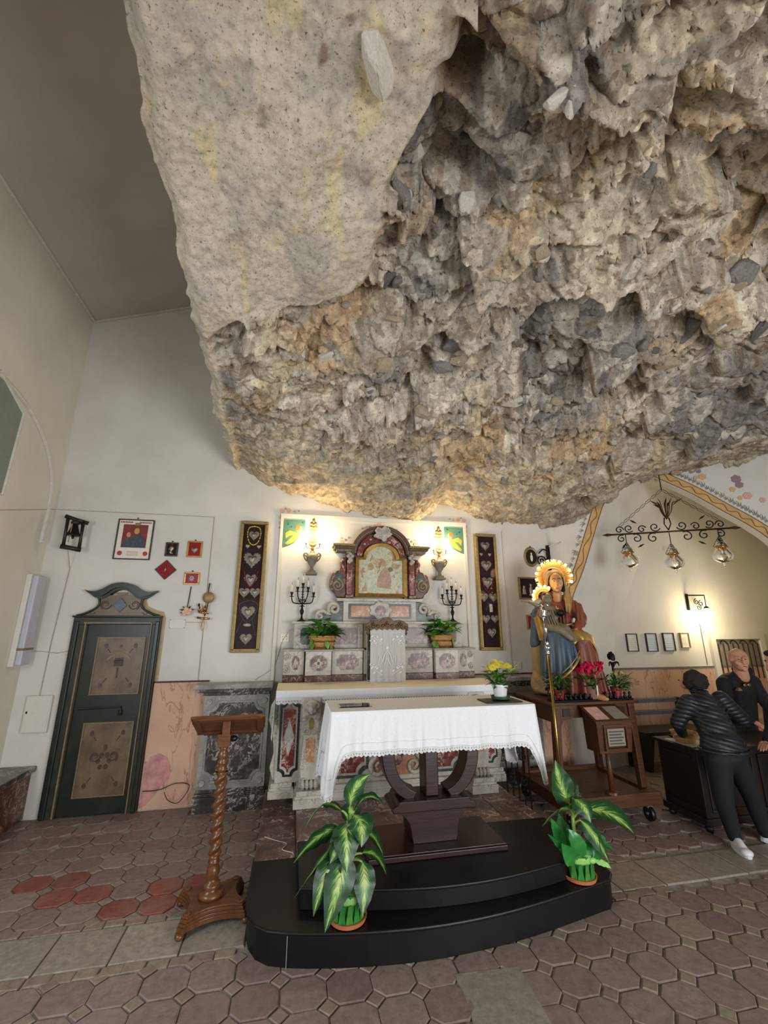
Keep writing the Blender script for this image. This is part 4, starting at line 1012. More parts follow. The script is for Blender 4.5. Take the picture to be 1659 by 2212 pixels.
for k in (-1,1):
    for z0,z1,w,y,m in ((2.615,2.645,.22,4.99,'urn'),(2.645,2.675,.245,4.965,'carved'),(2.675,2.70,.265,4.945,'gold_dull')):
        x0=AX+k*.335; MB().box(min(x0,x0+k*w),max(x0,x0+k*w),y,5.17,z0,z1).build('cornice_step',m,ae,bevel=.004)
    xc=AX+k*.385
    MB().box(xc-.045,xc+.045,5.02,5.17,2.07,2.105).build('column_base','brown_marble',ae,bevel=.004)
    MB().box(xc-.036,xc+.036,5.04,5.12,2.105,2.53).build('column','red_marble',ae,bevel=.012)
    cp=MB().box(xc-.048,xc+.048,5.02,5.12,2.595,2.617).build('capital','gold_dull',ae)
    for j,(dx,dz) in enumerate(((-.025,.0),(.025,.0),(0,.03),(0,-.03),(-.012,-.07),(.012,-.05))): MB().ell((xc+dx,5.03,2.565+dz),(.024,.02,.026),8,6).build('capital_leaf','white_marble',cp,smooth=True)
    # side scroll: a heavy S-volute
    x=lambda d: AX+k*d
    sp=[(x(.425),2.075),(x(.425),2.55),(x(.47),2.55),(x(.50),2.50),(x(.49),2.44),(x(.50),2.40),(x(.545),2.385),(x(.545),2.36),(x(.58),2.37),(x(.60),2.34),(x(.615),2.28),(x(.62),2.21),(x(.59),2.15),(x(.55),2.12),(x(.53),2.075)]
    so=MB().prism(sp,5.07,5.17).build('side_scroll','brown_marble',ae,bevel=.01)
    MB().prism([(x(.45),2.3),(x(.46),2.36),(x(.51),2.37),(x(.55),2.33),(x(.56),2.27),(x(.52),2.26)],5.062,5.08).build('green_inlay','green_marble',so)
    MB().tube([(a,5.06,c) for a,c in spiral(x(.525),2.215,.07,.01,90,1.8*k,30)],.016,8).build('volute','urn',so,smooth=True)
    MB().tube([(p.x,5.062,p.y) for p in cat_rom([(x(.46),2.53,0),(x(.485),2.48,0),(x(.455),2.42,0),(x(.45),2.34,0)],6)],.016,8).build('acanthus','red_marble',so,smooth=True)
    MB().tube([(p.x,5.062,p.y) for p in cat_rom([(x(.45),2.53,0),(x(.44),2.46,0),(x(.445),2.38,0)],6)],.012,8).build('acanthus','carved',so,smooth=True)
sh=[]
for i in range(40):
    a=2*PI*i/40; r=.088+.014*math.cos(5*a+.6)+.008*math.cos(9*a); sh.append((AX+r*1.12*math.cos(a),2.845+r*.95*math.sin(a)))
ck=MB().prism(sh,4.95,5.0).build('crest_cartouche','white_marble',ae,bevel=.008)
MB().ell((AX,4.95,2.838),(.058,.012,.045),14,8).build('cartouche_tablet','white_marble',ck,smooth=True)
for k in (-1,1):
    MB().tube([(a,4.945,c) for a,c in spiral(AX+k*.07,2.885,.03,.006,90,1.2*k,16)],.009,6).build('cartouche_scroll','white_marble',ck,smooth=True)
for q in range(3): MB().box(AX-.03,AX+.03,4.936,4.94,2.825+.014*q,2.828+.014*q).build('inscription_line','greypaint',ck)
# gilt framed fresco
ic=thing('framed_fresco','worn fresco fragment of seated figures behind glass in a gilt arched frame','painting',(AX,5.08,2.075))
def arched(x0,x1,z0,zs,rx,zt,n=12):
    cx=(x0+x1)/2
    return [(x0,z0),(x1,z0),(x1,zs),(cx+rx,zs)]+[(cx+rx*math.cos(PI*i/n),zs+(zt-zs)*math.sin(PI*i/n)) for i in range(1,n)]+[(cx-rx,zs),(x0,zs)]
po=arched(.715,1.345,2.085,2.555,.225,2.735); pi_=arched(.755,1.305,2.125,2.53,.19,2.70)
pm=MB(); k=len(po)
vs=[(x,5.03,z) for x,z in po]+[(x,5.045,z) for x,z in pi_]+[(x,5.10,z) for x,z in po]+[(x,5.10,z) for x,z in pi_]; fs=[]
for i in range(k): j=(i+1)%k; fs+=[(i,j,k+j,k+i),(i,2*k+i,2*k+j,j),(k+i,k+j,3*k+j,3*k+i)]
pm.add(vs,fs); pm.build('gilt_frame','gold',ic)
MB().prism(arched(.757,1.303,2.127,2.53,.19,2.698),5.052,5.054).build('glass_pane','thinglass',ic)
fz=MB().prism(arched(.75,1.31,2.12,2.535,.195,2.705),5.075,5.095).build('fresco','fresco',ic)
def flat(name,pts,y,mat,par): return MB().prism(pts,y,y+.006).build(name,mat,par)
def oval(cx,cz,rx,rz,n=14): return [(cx+rx*math.cos(2*PI*i/n),cz+rz*math.sin(2*PI*i/n)) for i in range(n)]
fk=0
for nm,pts,mt in (('painted_figure',[(.83,2.14),(.80,2.25),(.84,2.36),(.88,2.42),(.95,2.42),(.97,2.36),(.99,2.25),(1.02,2.15)],'fres_white'),('painted_figure',[(1.0,2.2),(1.02,2.38),(1.08,2.45),(1.13,2.42),(1.16,2.3),(1.15,2.18)],'fres_pink'),('painted_head',oval(.905,2.45,.035,.045),'fres_ochre'),('painted_head',oval(1.06,2.50,.032,.042),'fres_ochre'),('painted_halo',oval(1.15,2.42,.03,.03),'child_robe'),('painted_robe',[(.98,2.2),(1.0,2.34),(1.05,2.34),(1.05,2.2)],'fres_pink'),('painted_robe',[(.80,2.15),(.84,2.26),(.86,2.15)],'fres_ochre')):
    flat(nm,pts,5.0715-.0006*fk,mt,fz); fk+=1
# ================================================================== WALL PEDESTALS BESIDE THE ALTAR
def pedestal(x0,x1,label):
    p=thing('marble_pedestal',label,'pedestal',((x0+x1)/2,5.05,0),'marble pedestals flanking the altar')
    w=x1-x0
    for z0,z1,e in ((0,.13,0),(.13,.16,.012),(.16,.19,.024)): MB().box(x0-.02+e,x1+.02-e,4.96+e,YB-.017,z0,z1).build('base_moulding','grey_dark',p,bevel=.004)
    MB().box(x0,x1,5.0,YB-.017,.19,1.05).build('body','grey_marble',p)
    pa=MB().prism(octpoly(x0+.045,x1-.045,.245,1.0,.085),4.99,5.01).build('panel_moulding','grey_marble',p,bevel=.004)
    MB().prism(octpoly(x0+.065,x1-.065,.265,.98,.09),4.983,5.0).build('panel','grey_dark',pa)
    for cx_,cz_ in ((x0+.05,.25),(x1-.05,.25),(x0+.05,.995),(x1-.05,.995)):
        MB().prism(oval(cx_,cz_,.028,.028,10),4.985,5.01).build('corner_boss','grey_marble',pa)
    for z0,z1,e in ((1.05,1.085,.0),(1.085,1.12,.05),(1.12,1.165,.09)): MB().box(x0-e-.02,x1+min(e,.03),5.0-e*.8,YB-.022,z0,z1).build('cornice','grey_dark' if e<.06 else 'grey_marble',p,bevel=.005)
pedestal(-.84,-.19,'grey marble pedestal with a dark veined panel left of the altar behind the lectern')
pedestal(2.23,2.98,'grey marble pedestal right of the altar behind the statue trolley')

# ================================================================== DOOR
dr=MB().box(-2.09,-1.49,YB-.035,YB-.004,.0,1.765).build('door_1','green_paint'); struct(dr)
fl=MB().box(-2.23,-2.09,YB-.055,YB-.002,0,1.84).build('jamb','green_paint2',dr); MB().box(-1.49,-1.39,YB-.055,YB-.002,0,1.84).build('jamb','green_paint2',dr)
for a,b in ((-2.115,-2.10),(-1.48,-1.468)): MB().box(a,b,YB-.075,YB-.05,0,1.78).build('jamb_bead','tan_edge',dr,bevel=.004)
for a,b in ((-2.215,-2.17),(-1.435,-1.40)): MB().box(a,b,YB-.08,YB-.05,0,1.80).build('jamb_roll','green_paint',dr,bevel=.008)
MB().box(-2.22,-1.40,YB-.07,YB-.002,1.765,1.84).build('lintel','green_paint2',dr,bevel=.006); MB().box(-2.12,-1.47,YB-.085,YB-.06,1.775,1.79).build('lintel_bead','tan_edge',dr); MB().box(-2.235,-1.385,YB-.095,YB-.002,1.838,1.856).build('lintel_cap','green_paint',dr,bevel=.006)
DCX=-1.81
MB().prism([(-1.40,1.18),(-1.355,1.18),(-1.355,1.83),(-1.385,1.90),(-1.46,1.92),(-1.55,1.96),(-1.575,2.02),(-1.53,2.09),(-1.44,2.14),(-1.6,2.1),(-1.62,1.98),(-1.5,1.88),(-1.40,1.85)],YB-.004,YB-.0005).build('painted_shadow_band','door_shadow_band',dr)  # tan shadow band painted on the wall along jamb and pediment
half=[(.40,1.856),(.33,1.875),(.24,1.925),(.205,1.975),(.215,2.035),(.25,2.07)]
pp=[(DCX-a,b) for a,b in half]+[(DCX+a,b) for a,b in half[::-1]]
pd=MB().prism(pp,YB-.06,YB-.002).build('pediment','tan_paint',dr)
for k in (-1,1): MB().tube([(DCX+k*a,YB-.062,b) for a,b in [(p.x,p.y) for p in cat_rom([(a,b,0) for a,b in half],5)]],.012,8).build('pediment_edge','green_paint',pd,smooth=True)
top=[(-.355,2.12),(-.26,2.105),(-.18,2.135),(-.10,2.185),(0,2.205),(.10,2.185),(.18,2.135),(.26,2.105),(.355,2.12)]
tp=[(p.x,p.y) for p in cat_rom([(a,b,0) for a,b in top],5)]
MB().prism([(DCX+a,b) for a,b in tp]+[(DCX+a*.78,b-.05) for a,b in tp[::-1]],YB-.11,YB-.002).build('pediment_cornice','green_paint',dr,auto=40)
MB().prism([(DCX+a*.88,b-.03) for a,b in tp]+[(DCX+a*.72,b-.075) for a,b in tp[::-1]],YB-.08,YB-.002).build('pediment_moulding','green_paint2',dr,auto=40)
MB().prism([(DCX-.068,1.965),(DCX,1.89),(DCX+.068,1.965),(DCX,2.045)],YB-.075,YB-.05).build('diamond','slate',pd,bevel=.004)
MB().prism([(DCX-.05,2.075),(DCX+.05,2.075),(DCX+.055,2.10),(DCX-.055,2.10)],YB-.066,YB-.05).build('painted_scroll','tan_edge',pd)
def vine(par,cx,cz,s,y,mat,flip=1,n=2):
    for q in range(n):
        pts=[(cx+flip*s*a,y,cz+s*b) for a,b in spiral(0,0,.5,.12,180+q*120,.9,14)]
        MB().tube(pts,[.005*(1-.5*i/14) for i in range(15)],5).build('painted_vine',mat,par)
for k in (-1,1): vine(pd,DCX+k*.14,1.97,.11,YB-.062,'umber',k); vine(pd,DCX+k*.26,1.895,.06,YB-.062,'mauve',k,1)
for z0,z1,dx in ((1.085,1.625,0),(.165,.805,0)):
    x0,x1=-1.965,-1.53
    pn=MB().box(x0,x1,YB-.042,YB-.03,z0,z1).build('panel','tan_paint',dr)
    fr=MB(); 
    for a in ((x0-.012,x1+.012,z0-.012,z0),(x0-.012,x1+.012,z1,z1+.012),(x0-.012,x0,z0,z1),(x1,x1+.012,z0,z1)): fr.box(a[0],a[1],YB-.05,YB-.03,a[2],a[3])
    fr.build('panel_moulding','tan_edge',pn)
    xm=(x0+x1)/2; zm=(z0+z1)/2
    for sx in (-1,1):
        for sz in (-1,1):
            cx_,cz_=xm+sx*.14,zm+sz*(z1-z0)*.36
            MB().prism(oval(cx_,cz_,.018,.026,8),YB-.046,YB-.04).build('painted_rosebud','mauve' if z0>1 else 'umber',pn)
            MB().tube([(cx_-sx*.02,YB-.044,cz_-sz*.03),(cx_-sx*.05,YB-.044,cz_-sz*.07)],.003,4).build('painted_stalk','umber',pn)
    if z0>1:
        bd=[(xm+.13*math.cos(math.radians(a)),zm-.02+.13*math.sin(math.radians(a))) for a in range(150,29,-12)]
        MB().prism([(a,b+.018) for a,b in bd]+[(a,b-.012) for a,b in bd[::-1]],YB-.047,YB-.04).build('painted_banner','tan_edge',pn)
        MB().prism([(xm-.04,zm-.01),(xm+.04,zm-.01),(xm+.045,zm+.05),(xm-.045,zm+.05)],YB-.047,YB-.04).build('painted_crown','umber',pn)
        for k in (-1,0,1): MB().prism(oval(xm+k*.028,zm+.06,.014,.016,8),YB-.047,YB-.04).build('painted_crown_point','umber',pn)
        MB().tube([(xm,YB-.045,zm-.02),(xm,YB-.045,zm-.12)],.008,5).build('painted_stalk','mauve',pn)
        MB().prism(oval(xm,z1-.08,.014,.018,8),YB-.047,YB-.04).build('painted_rosebud','mauve',pn)
    else:
        for k in range(6):
            a=k*PI/3; MB().prism(oval(xm+.05*math.cos(a),zm-.02+.06*math.sin(a),.02,.024,8),YB-.047,YB-.04).build('painted_petal','umber',pn)
        for k in (-1,1): vine(pn,xm+k*.08,zm+.02,.10,YB-.045,'umber',k); MB().prism(oval(xm+k*.11,zm-.01,.016,.012,8),YB-.047,YB-.04).build('painted_rosebud','mauve',pn)
        MB().prism(oval(xm,zm+.10,.016,.03,8),YB-.047,YB-.04).build('painted_rosebud','umber',pn)
lt=MB().tube([(-2.08,YB-.05,.945),(-1.66,YB-.05,.955),(-1.66,YB-.05,.90)],.010,6).build('latch_bar','green_paint2',dr)
MB().box(-1.68,-1.645,YB-.055,YB-.03,.875,.925).build('latch_keeper','iron',dr)
# stone bench by the left wall
bn=thing('stone_bench','dark marble bench along the left wall beside the green door','bench',(-2.48,4.4,0))
MB().box(XL+.005,-2.33,3.0,YB-.01,.40,.45).build('seat_slab','grey_dark',bn,bevel=.008); MB().box(XL+.005,-2.37,3.0,YB-.01,.002,.40).build('front','brown_marble',bn)

# ================================================================== LEFT WALL FIXTURES
fx=thing('fluorescent_lamp','long unlit tube lamp with a milky cover on the left wall','lamp',(-2.6,5.0,1.37))
MB().box(XL+.001,-2.60,4.94,5.12,1.37,2.26).build('housing','white_paint',fx,bevel=.006)
MB().box(-2.60,-2.545,4.955,5.11,1.38,2.25).build('diffuser','lav',fx,bevel=.012); MB().box(-2.61,-2.54,4.945,5.115,1.52,1.54).build('strap','tan_edge',fx)
bx=thing('junction_box','flat white electric box on the wall left of the door','electric box',(-2.42,5.17,.73))
MB().box(-2.53,-2.30,YB-.035,YB-.001,.74,1.08).build('box','white_paint',bx,bevel=.008); MB().box(-2.52,-2.31,YB-.04,YB-.034,.75,1.07).build('lid','white_paint',bx,bevel=.003); MB().ell((-2.50,YB-.042,.93),(.008,.004,.012),8,6).build('lock','iron',bx)
tag(MB().tube([(-2.36,5.0,2.55),(-2.38,YB-.01,2.35),(-2.42,YB-.006,1.6),(-2.43,YB-.008,1.08)],.004,5).build('bell_cord','cable'),'thin grey cord running down from the old bell to the white electric box','cord')
tag(MB().tube([(XL+.1,5.1,1.5),(-2.5,YB-.006,1.50),(-2.35,YB-.006,1.48),(-2.25,YB-.006,1.50)],.003,5).build('lamp_cable','cable'),'thin cable from the tube lamp towards the green door','cable')
# old wooden bell frame
bl=thing('wooden_bell','dark carved wooden bell frame with a small bell hanging on the left wall','bell',(-2.33,5.05,2.5))
def bar(a,b,r,name,par,mat='oldwood'): return MB().tube([a,Vector(a).lerp(Vector(b),.5),b],[r,r*.85,r],8).build(name,mat,par,smooth=True)
bar((-2.43,4.98,2.885),(-2.23,5.05,2.83),.022,'top_beam',bl); bar((-2.42,4.98,2.56),(-2.25,5.04,2.535),.026,'bottom_beam',bl)
bar((-2.405,4.99,2.88),(-2.40,4.99,2.57),.018,'side_post',bl); bar((-2.27,5.03,2.85),(-2.265,5.03,2.55),.018,'side_post',bl)
bb=MB().lathe([(.005,.09),(.02,.09),(.03,.06),(.04,.02),(.06,-.04),(.062,-.05),(.05,-.05)],(-2.335,5.01,2.73),16).build('bell_cup','iron',bl,smooth=True)
MB().ell((-2.335,5.01,2.665),(.014,.014,.02),8,6).build('clapper','iron',bb); MB().lathe([(.03,0),(.045,.02),(.03,.05),(.01,.06)],(-2.335,5.01,2.80),12).build('yoke','oldwood',bl,smooth=True)
bar((-2.335,5.02,2.84),(-2.335,YB,2.84),.012,'wall_arm',bl,'iron'); MB().tube([(-2.34,4.96,2.80),(-2.345,4.96,2.6)],.005,5).build('pull_rope','gold_dull',bl)

# ================================================================== PICTURES ON THE BACK WALL
def frame_box(par,x0,x1,z0,z1,w,d,mat,y=YB,bev=.003):
    for k,a in enumerate(((x0,x1,z0,z0+w),(x0,x1,z1-w,z1),(x0,x0+w,z0+w,z1-w),(x1-w,x1,z0+w,z1-w))):
        MB().box(a[0],a[1],y-d,y-.002,a[2],a[3]).build('frame_rail',mat,par,bevel=bev)
def nail(x,z,par,y=YB): MB().ell((x,y-.012,z),(.008,.01,.008),8,6).build('nail','iron',par)
po=thing('framed_print','framed red and cream devotional print with seated figures, upper left wall','picture',(-1.79,5.16,2.46))
frame_box(po,-1.98,-1.605,2.465,2.925,.012,.025,'frame_dark')
bk=MB().box(-1.97,-1.615,YB-.012,YB-.002,2.475,2.915).build('print_paper','paper',po)
MB().box(-1.92,-1.665,YB-.015,YB-.01,2.60,2.865).build('print_red_field','print_red',bk)
for nm,pts,mt in (('print_figure',[(-1.91,2.60),(-1.90,2.66),(-1.85,2.71),(-1.80,2.73),(-1.74,2.76),(-1.70,2.72),(-1.68,2.66),(-1.675,2.60)],'print_blue'),('print_halo',oval(-1.775,2.80,.042,.042),'carved'),('print_head',oval(-1.775,2.79,.028,.036),'statue_skin'),('print_head',oval(-1.855,2.745,.022,.028),'statue_skin'),('print_child',[(-1.88,2.62),(-1.875,2.70),(-1.84,2.72),(-1.80,2.68),(-1.80,2.62)],'slate'),('print_child',oval(-1.765,2.675,.035,.025),'statue_skin'),('print_scroll',[(-1.86,2.495),(-1.72,2.495),(-1.715,2.575),(-1.865,2.575)],'cream_linen'),('print_rose',oval(-1.92,2.535,.024,.026),'redflower'),('print_rose',oval(-1.66,2.535,.024,.026),'redflower'),('print_crown',[(-1.80,2.855),(-1.75,2.855),(-1.745,2.885),(-1.805,2.885)],'gold_dull')):
    MB().prism(pts,YB-.018-.0004*random.random(),YB-.012).build(nm,mt,bk)
for k in range(8):
    x=-1.955+k*.016
    MB().box(x,x+.010,YB-.0135,YB-.01,2.882,2.90).build('print_letter','redvelvet',bk); MB().box(x+.195,x+.205,YB-.0135,YB-.01,2.882,2.90).build('print_letter','redvelvet',bk)
for k in range(4): MB().box(-1.85,-1.73,YB-.0195,YB-.017,2.51+.014*k,2.513+.014*k).build('print_line','ink',bk)
nail(-1.785,2.94,po)
# silver votive heart mesh (shared)
def heart_pts(n=22,s=1.0):
    out=[]
    for i in range(n):
        t=2*PI*i/n; out.append((s*16*math.sin(t)**3/17, s*(13*math.cos(t)-5*math.cos(2*t)-2*math.cos(3*t)-math.cos(4*t))/17*1.15))
    return out
def domed(pts,h,name,mat):
    n=len(pts); vs=[(x,0,z) for x,z in pts]+[(x*.8,-h*.7,z*.8) for x,z in pts]+[(x*.4,-h,z*.4) for x,z in pts]+[(0,-h*1.05,0)]; fs=[]
    for r in (0,1):
        for i in range(n): j=(i+1)%n; fs.append((r*n+i,(r+1)*n+i,(r+1)*n+j,r*n+j))
    for i in range(n): fs.append((2*n+i,3*n,2*n+(i+1)%n))
    mb=MB(); mb.add(vs,fs); me,_=mb.mesh(name,mat,True,(0,0,0)); return me
HEART=domed(heart_pts(),.35,'silver_heart','silver')
rad=[]
for i in range(44):
    t=2*PI*i/44; k=1.0+(.16 if i%2 else -.02); x,z=heart_pts(44)[i]; rad.append((x*1.35*k,z*1.30*k+.05))
HRIM=domed(rad,.12,'heart_rays','old_silver')
FLAME=domed([(0,.9),(-.25,.45),(-.4,.1),(-.2,-.1),(.2,-.1),(.4,.1),(.25,.45)],.2,'heart_flame','old_silver')
OVALM=domed(oval(0,0,1,.5,16),.2,'silver_plaque','silver')
def heart(par,x,z,s,y,rays=True):
    s*=1.12
    h=inst('silver_heart',HEART,(x,y-.006,z),par,(0,0,0),(s,s*.6,s))
    if rays: inst('heart_rays',HRIM,(x,y-.001,z),h,(0,0,0),(1.15,.6,1.12))
    inst('heart_flame',FLAME,(x,y-.003,z+s*.95),h,(0,0,0),(.8,.7,.8))
    return h
# the two tall votive cases
def votive_case(x0,x1,z0,z1,label,lay):
    t=thing('votive_case',label,'display frame',((x0+x1)/2,5.15,z0),'tall cases of silver votive hearts')
    frame_box(t,x0,x1,z0,z1,.032,.06,'gold_dull',bev=.008)
    for k,a in enumerate(((x0+.03,x1-.03,z0+.03,z0+.038),(x0+.03,x1-.03,z1-.038,z1-.03),(x0+.03,x0+.038,z0+.03,z1-.03),(x1-.038,x1-.03,z0+.03,z1-.03))): MB().box(a[0],a[1],YB-.055,YB-.01,a[2],a[3]).build('frame_fillet','gold',t)
    v=MB().box(x0+.03,x1-.03,YB-.02,YB-.002,z0+.03,z1-.03).build('velvet_back','velvet',t)
    MB().box(x0+.034,x1-.034,YB-.052,YB-.050,z0+.034,z1-.034).build('glass_pane','thinglass',t)
    xm=(x0+x1)/2; y=YB-.022
    for dx,dz,s,r in lay: heart(t,xm+dx,z1+dz,s,y,r)
    return t,v,xm,y
layL=[(0,-.17,.034,True),(-.065,-.30,.026,False),(.065,-.30,.026,False),(0,-.46,.055,True),(0,-.695,.042,True),(-.06,-.84,.034,True),(.06,-.84,.034,True),(0,-1.06,.044,True),(0,-1.35,.036,True)]
t,v,xm,y=votive_case(-.655,-.338,1.465,2.962,'gilt case of silver votive hearts with a pearl necklace, left of the altar',layL)
def neck(t,pts,mat,r=.004,beads=0):
    c=cat_rom([(a,y-.012,b) for a,b in pts],8)
    if beads:
        mb=MB()
        L_=len(c)
        for i in range(beads):
            p=c[int(i*(L_-1)/(beads-1))]; mb.ell(p,.0075,8,6)
        return mb.build('necklace',mat,t,smooth=True)
    return MB().tube(c,r,6).build('necklace',mat,t,smooth=True)
zt=2.962
neck(t,[(xm-.005,zt-.06),(xm-.06,zt-.08),(xm-.075,zt-.16),(xm-.05,zt-.25),(xm,zt-.285),(xm+.05,zt-.25),(xm+.075,zt-.16),(xm+.06,zt-.08),(xm,zt-.06)],'yellow',beads=40)
neck(t,[(xm-.075,zt-.60),(xm-.05,zt-.70),(xm,zt-.775),(xm+.05,zt-.70),(xm+.075,zt-.60)],'redvelvet',.006)
neck(t,[(xm-.10,zt-.97),(xm-.07,zt-1.10),(xm,zt-1.17),(xm+.07,zt-1.10),(xm+.10,zt-.97),(xm,zt-.93),(xm-.10,zt-.97)],'mauve',.003)
MB().tube([(xm-.05,y-.01,zt-1.13),(xm-.12,y-.01,zt-1.32)],.003,5).build('chain','mauve',t); MB().tube([(xm+.05,y-.01,zt-1.13),(xm+.10,y-.01,zt-1.32)],.003,5).build('chain','mauve',t)
inst('silver_plaque',OVALM,(xm,y-.006,zt-1.20),t,(0,0,0),(.045,.03,.045))
layR=[(0,-.16,.036,True),(-.06,-.27,.026,False),(.06,-.27,.026,False),(0,-.42,.042,True),(0,-.64,.044,True),(-.06,-.83,.034,True),(.07,-.83,.034,True),(-.05,-1.10,.032,True),(.07,-1.10,.03,True),(.02,-1.27,.034,True)]
t,v,xm,y=votive_case(2.31,2.61,1.455,2.938,'gilt case of silver votive hearts with a red cord, right of the altar',layR); zt=2.938
neck(t,[(xm-.07,zt-.60),(xm-.05,zt-.70),(xm,zt-.76),(xm+.05,zt-.70),(xm+.07,zt-.60)],'redvelvet',.005)
MB().box(xm+.0,xm+.05,y-.02,y-.005,zt-1.02,zt-.91).build('silver_plaque','silver',t,bevel=.006)
# small votive frames
def small_votive(x0,x1,z0,z1,fm,bm__,label,kind):
    t=thing('votive_picture',label,'picture',((x0+x1)/2,5.16,z0)); frame_box(t,x0,x1,z0,z1,.018,.022,fm)
    MB().box(x0+.015,x1-.015,YB-.012,YB-.002,z0+.015,z1-.015).build('velvet_back',bm__,t)
    xm,zm=(x0+x1)/2,(z0+z1)/2; y=YB-.013
    if kind=='head':
        blob('silver_head',[('e',(xm,y-.006,zm+.012),(.026,.012,.032)),('e',(xm-.006,y-.006,zm-.03),(.014,.01,.02)),('e',(xm-.026,y-.006,zm+.0),(.008,.008,.01)),('e',(xm,y-.006,zm-.045),(.022,.009,.01))],.004,'silver',t,2)
        MB().ell((xm,y-.004,zm+.055),(.012,.005,.006),8,6).build('red_bow','redvelvet',t)
    elif kind=='heart': heart(t,xm,zm-.01,.034,y,False); 
    elif kind=='star':
        st=[(xm+(.035 if i%2==0 else .018)*math.cos(i*PI/8),zm+(.038 if i%2==0 else .02)*math.sin(i*PI/8)) for i in range(16)]
        MB().prism(st,y-.006,y).build('silver_star','silver',t); inst('silver_heart',HEART,(xm,y-.008,zm),t,(0,0,0),(.014,.01,.014))
    nail(xm,z1+.012,t); return t
small_votive(-1.455,-1.322,2.515,2.675,'frame_dark','darkvelvet','small dark frame with a silver head on black velvet','head')
small_votive(-1.224,-1.064,2.512,2.70,'gold','redvelvet','small gilt frame with a flaming silver heart on red velvet','heart')
small_votive(-1.218,-1.056,2.20,2.342,'gold','rosevelvet','small gilt frame with a tiny silver star on rose velvet','star')
dm=thing('diamond_votive_frame','dark red velvet frame hung as a diamond with a silver bar','picture',(-1.423,5.16,2.25))
def dia(r,rz): return [(-1.423-r,2.362),(-1.423,2.362-rz),(-1.423+r,2.362),(-1.423,2.362+rz)]
MB().prism(dia(.113,.112),YB-.02,YB-.002).build('frame','frame_dark',dm,bevel=.003); MB().prism(dia(.098,.097),YB-.024,YB-.015).build('velvet_back','redvelvet',dm)
MB().tube([(-1.42,YB-.028,2.41),(-1.426,YB-.028,2.315)],.009,8).build('silver_bar','silver',dm,smooth=True)
# hanging paper rose, brass candle bracket, blank name plate
rs=thing('paper_rose','pink paper rose with black ribbon hanging below the gilt star frame','flower',(-1.145,5.12,1.86))
for k in range(9):
    a=k*2.4; r=.012+.0035*k; MB().ell((-1.145+r*math.cos(a),YB-.05-.002*k,1.905+r*math.sin(a)),(.022,.012,.02),8,6,Euler((0,a,0))).build('petal','pinkflower',rs,smooth=True)
for a in (.3,1.1,2.2,2.9,3.6): MB().prism([(-1.145+.03*math.cos(a-.4),1.91+.03*math.sin(a-.4)),(-1.145+.085*math.cos(a),1.915+.06*math.sin(a)),(-1.145+.03*math.cos(a+.4),1.91+.03*math.sin(a+.4))],YB-.035,YB-.028).build('ribbon_point','velvet',rs)
MB().tube([(-1.145,YB-.03,1.95),(-1.14,YB-.02,2.05),(-1.135,YB-.01,2.18)],.005,5).build('chain','iron',rs)
bc=thing('brass_candle_bracket','brass wall candle bracket with a round reflector beside the paper rose','wall sconce',(-.95,5.1,1.7))
MB().tube([(-.935,YB-.03,2.22),(-.94,YB-.035,2.15),(-.93,YB-.04,2.0),(-.95,YB-.05,1.86)],.007,6).build('stem','bronze',bc,smooth=True)
MB().ell((-.932,YB-.04,2.06),(.062,.02,.062),16,10).build('reflector','gold_dull',bc,smooth=True)
for z,w in ((1.89,.10),(1.83,.13)): MB().tube([(-.96-w/2,YB-.06,z+.01),(-.96,YB-.06,z),(-.96+w/2,YB-.06,z)],.012,8).build('arm','brass',bc,smooth=True)
for x,z in ((-1.01,1.92),(-.955,1.93)): MB().lathe([(.008,-.03),(.018,0),(.02,.01),(.008,.012),(.008,.04)],(x,YB-.06,z),10).build('candle_cup','brass',bc,smooth=True)
MB().tube([(-.96,YB-.06,1.82),(-.975,YB-.06,1.75),(-.96,YB-.06,1.70),(-.945,YB-.06,1.75),(-.96,YB-.06,1.80)],.005,6).build('drop_loop','brass',bc)
MB().ell((-1.02,YB-.06,1.975),(.012,.012,.02),8,6).build('snuffed_wick_cap','iron',bc)
np_=thing('name_plate','blank white plaque on the wall right of the door top','plaque',(-1.23,5.17,1.72)); MB().box(-1.312,-1.15,YB-.012,YB-.001,1.725,1.822).build('plate','white_paint',np_,bevel=.003)
for a in (-1.305,-1.158):
    for c in (1.732,1.815): MB().ell((a,YB-.013,c),(.004,.003,.004),6,4).build('screw','iron',np_)
tag(MB().tube([(-1.15,YB-.005,1.79),(-1.05,YB-.005,1.79),(-.96,YB-.005,1.785)],.003,5).build('wall_cable','cable'),'thin cable along the wall from the white plaque to the candle bracket','cable')
tag(MB().tube(cat_rom([(-1.36,YB-.03,.17),(-1.2,YB-.05,.18),(-1.05,YB-.06,.23),(-.92,YB-.06,.20),(-1.0,YB-.09,.07),(-1.1,YB-.08,.09),(-1.15,YB-.06,.16)],6),.0035,6).build('loose_cable','iron'),'loose dark cable loop against the pink dado beside the lectern','cable')
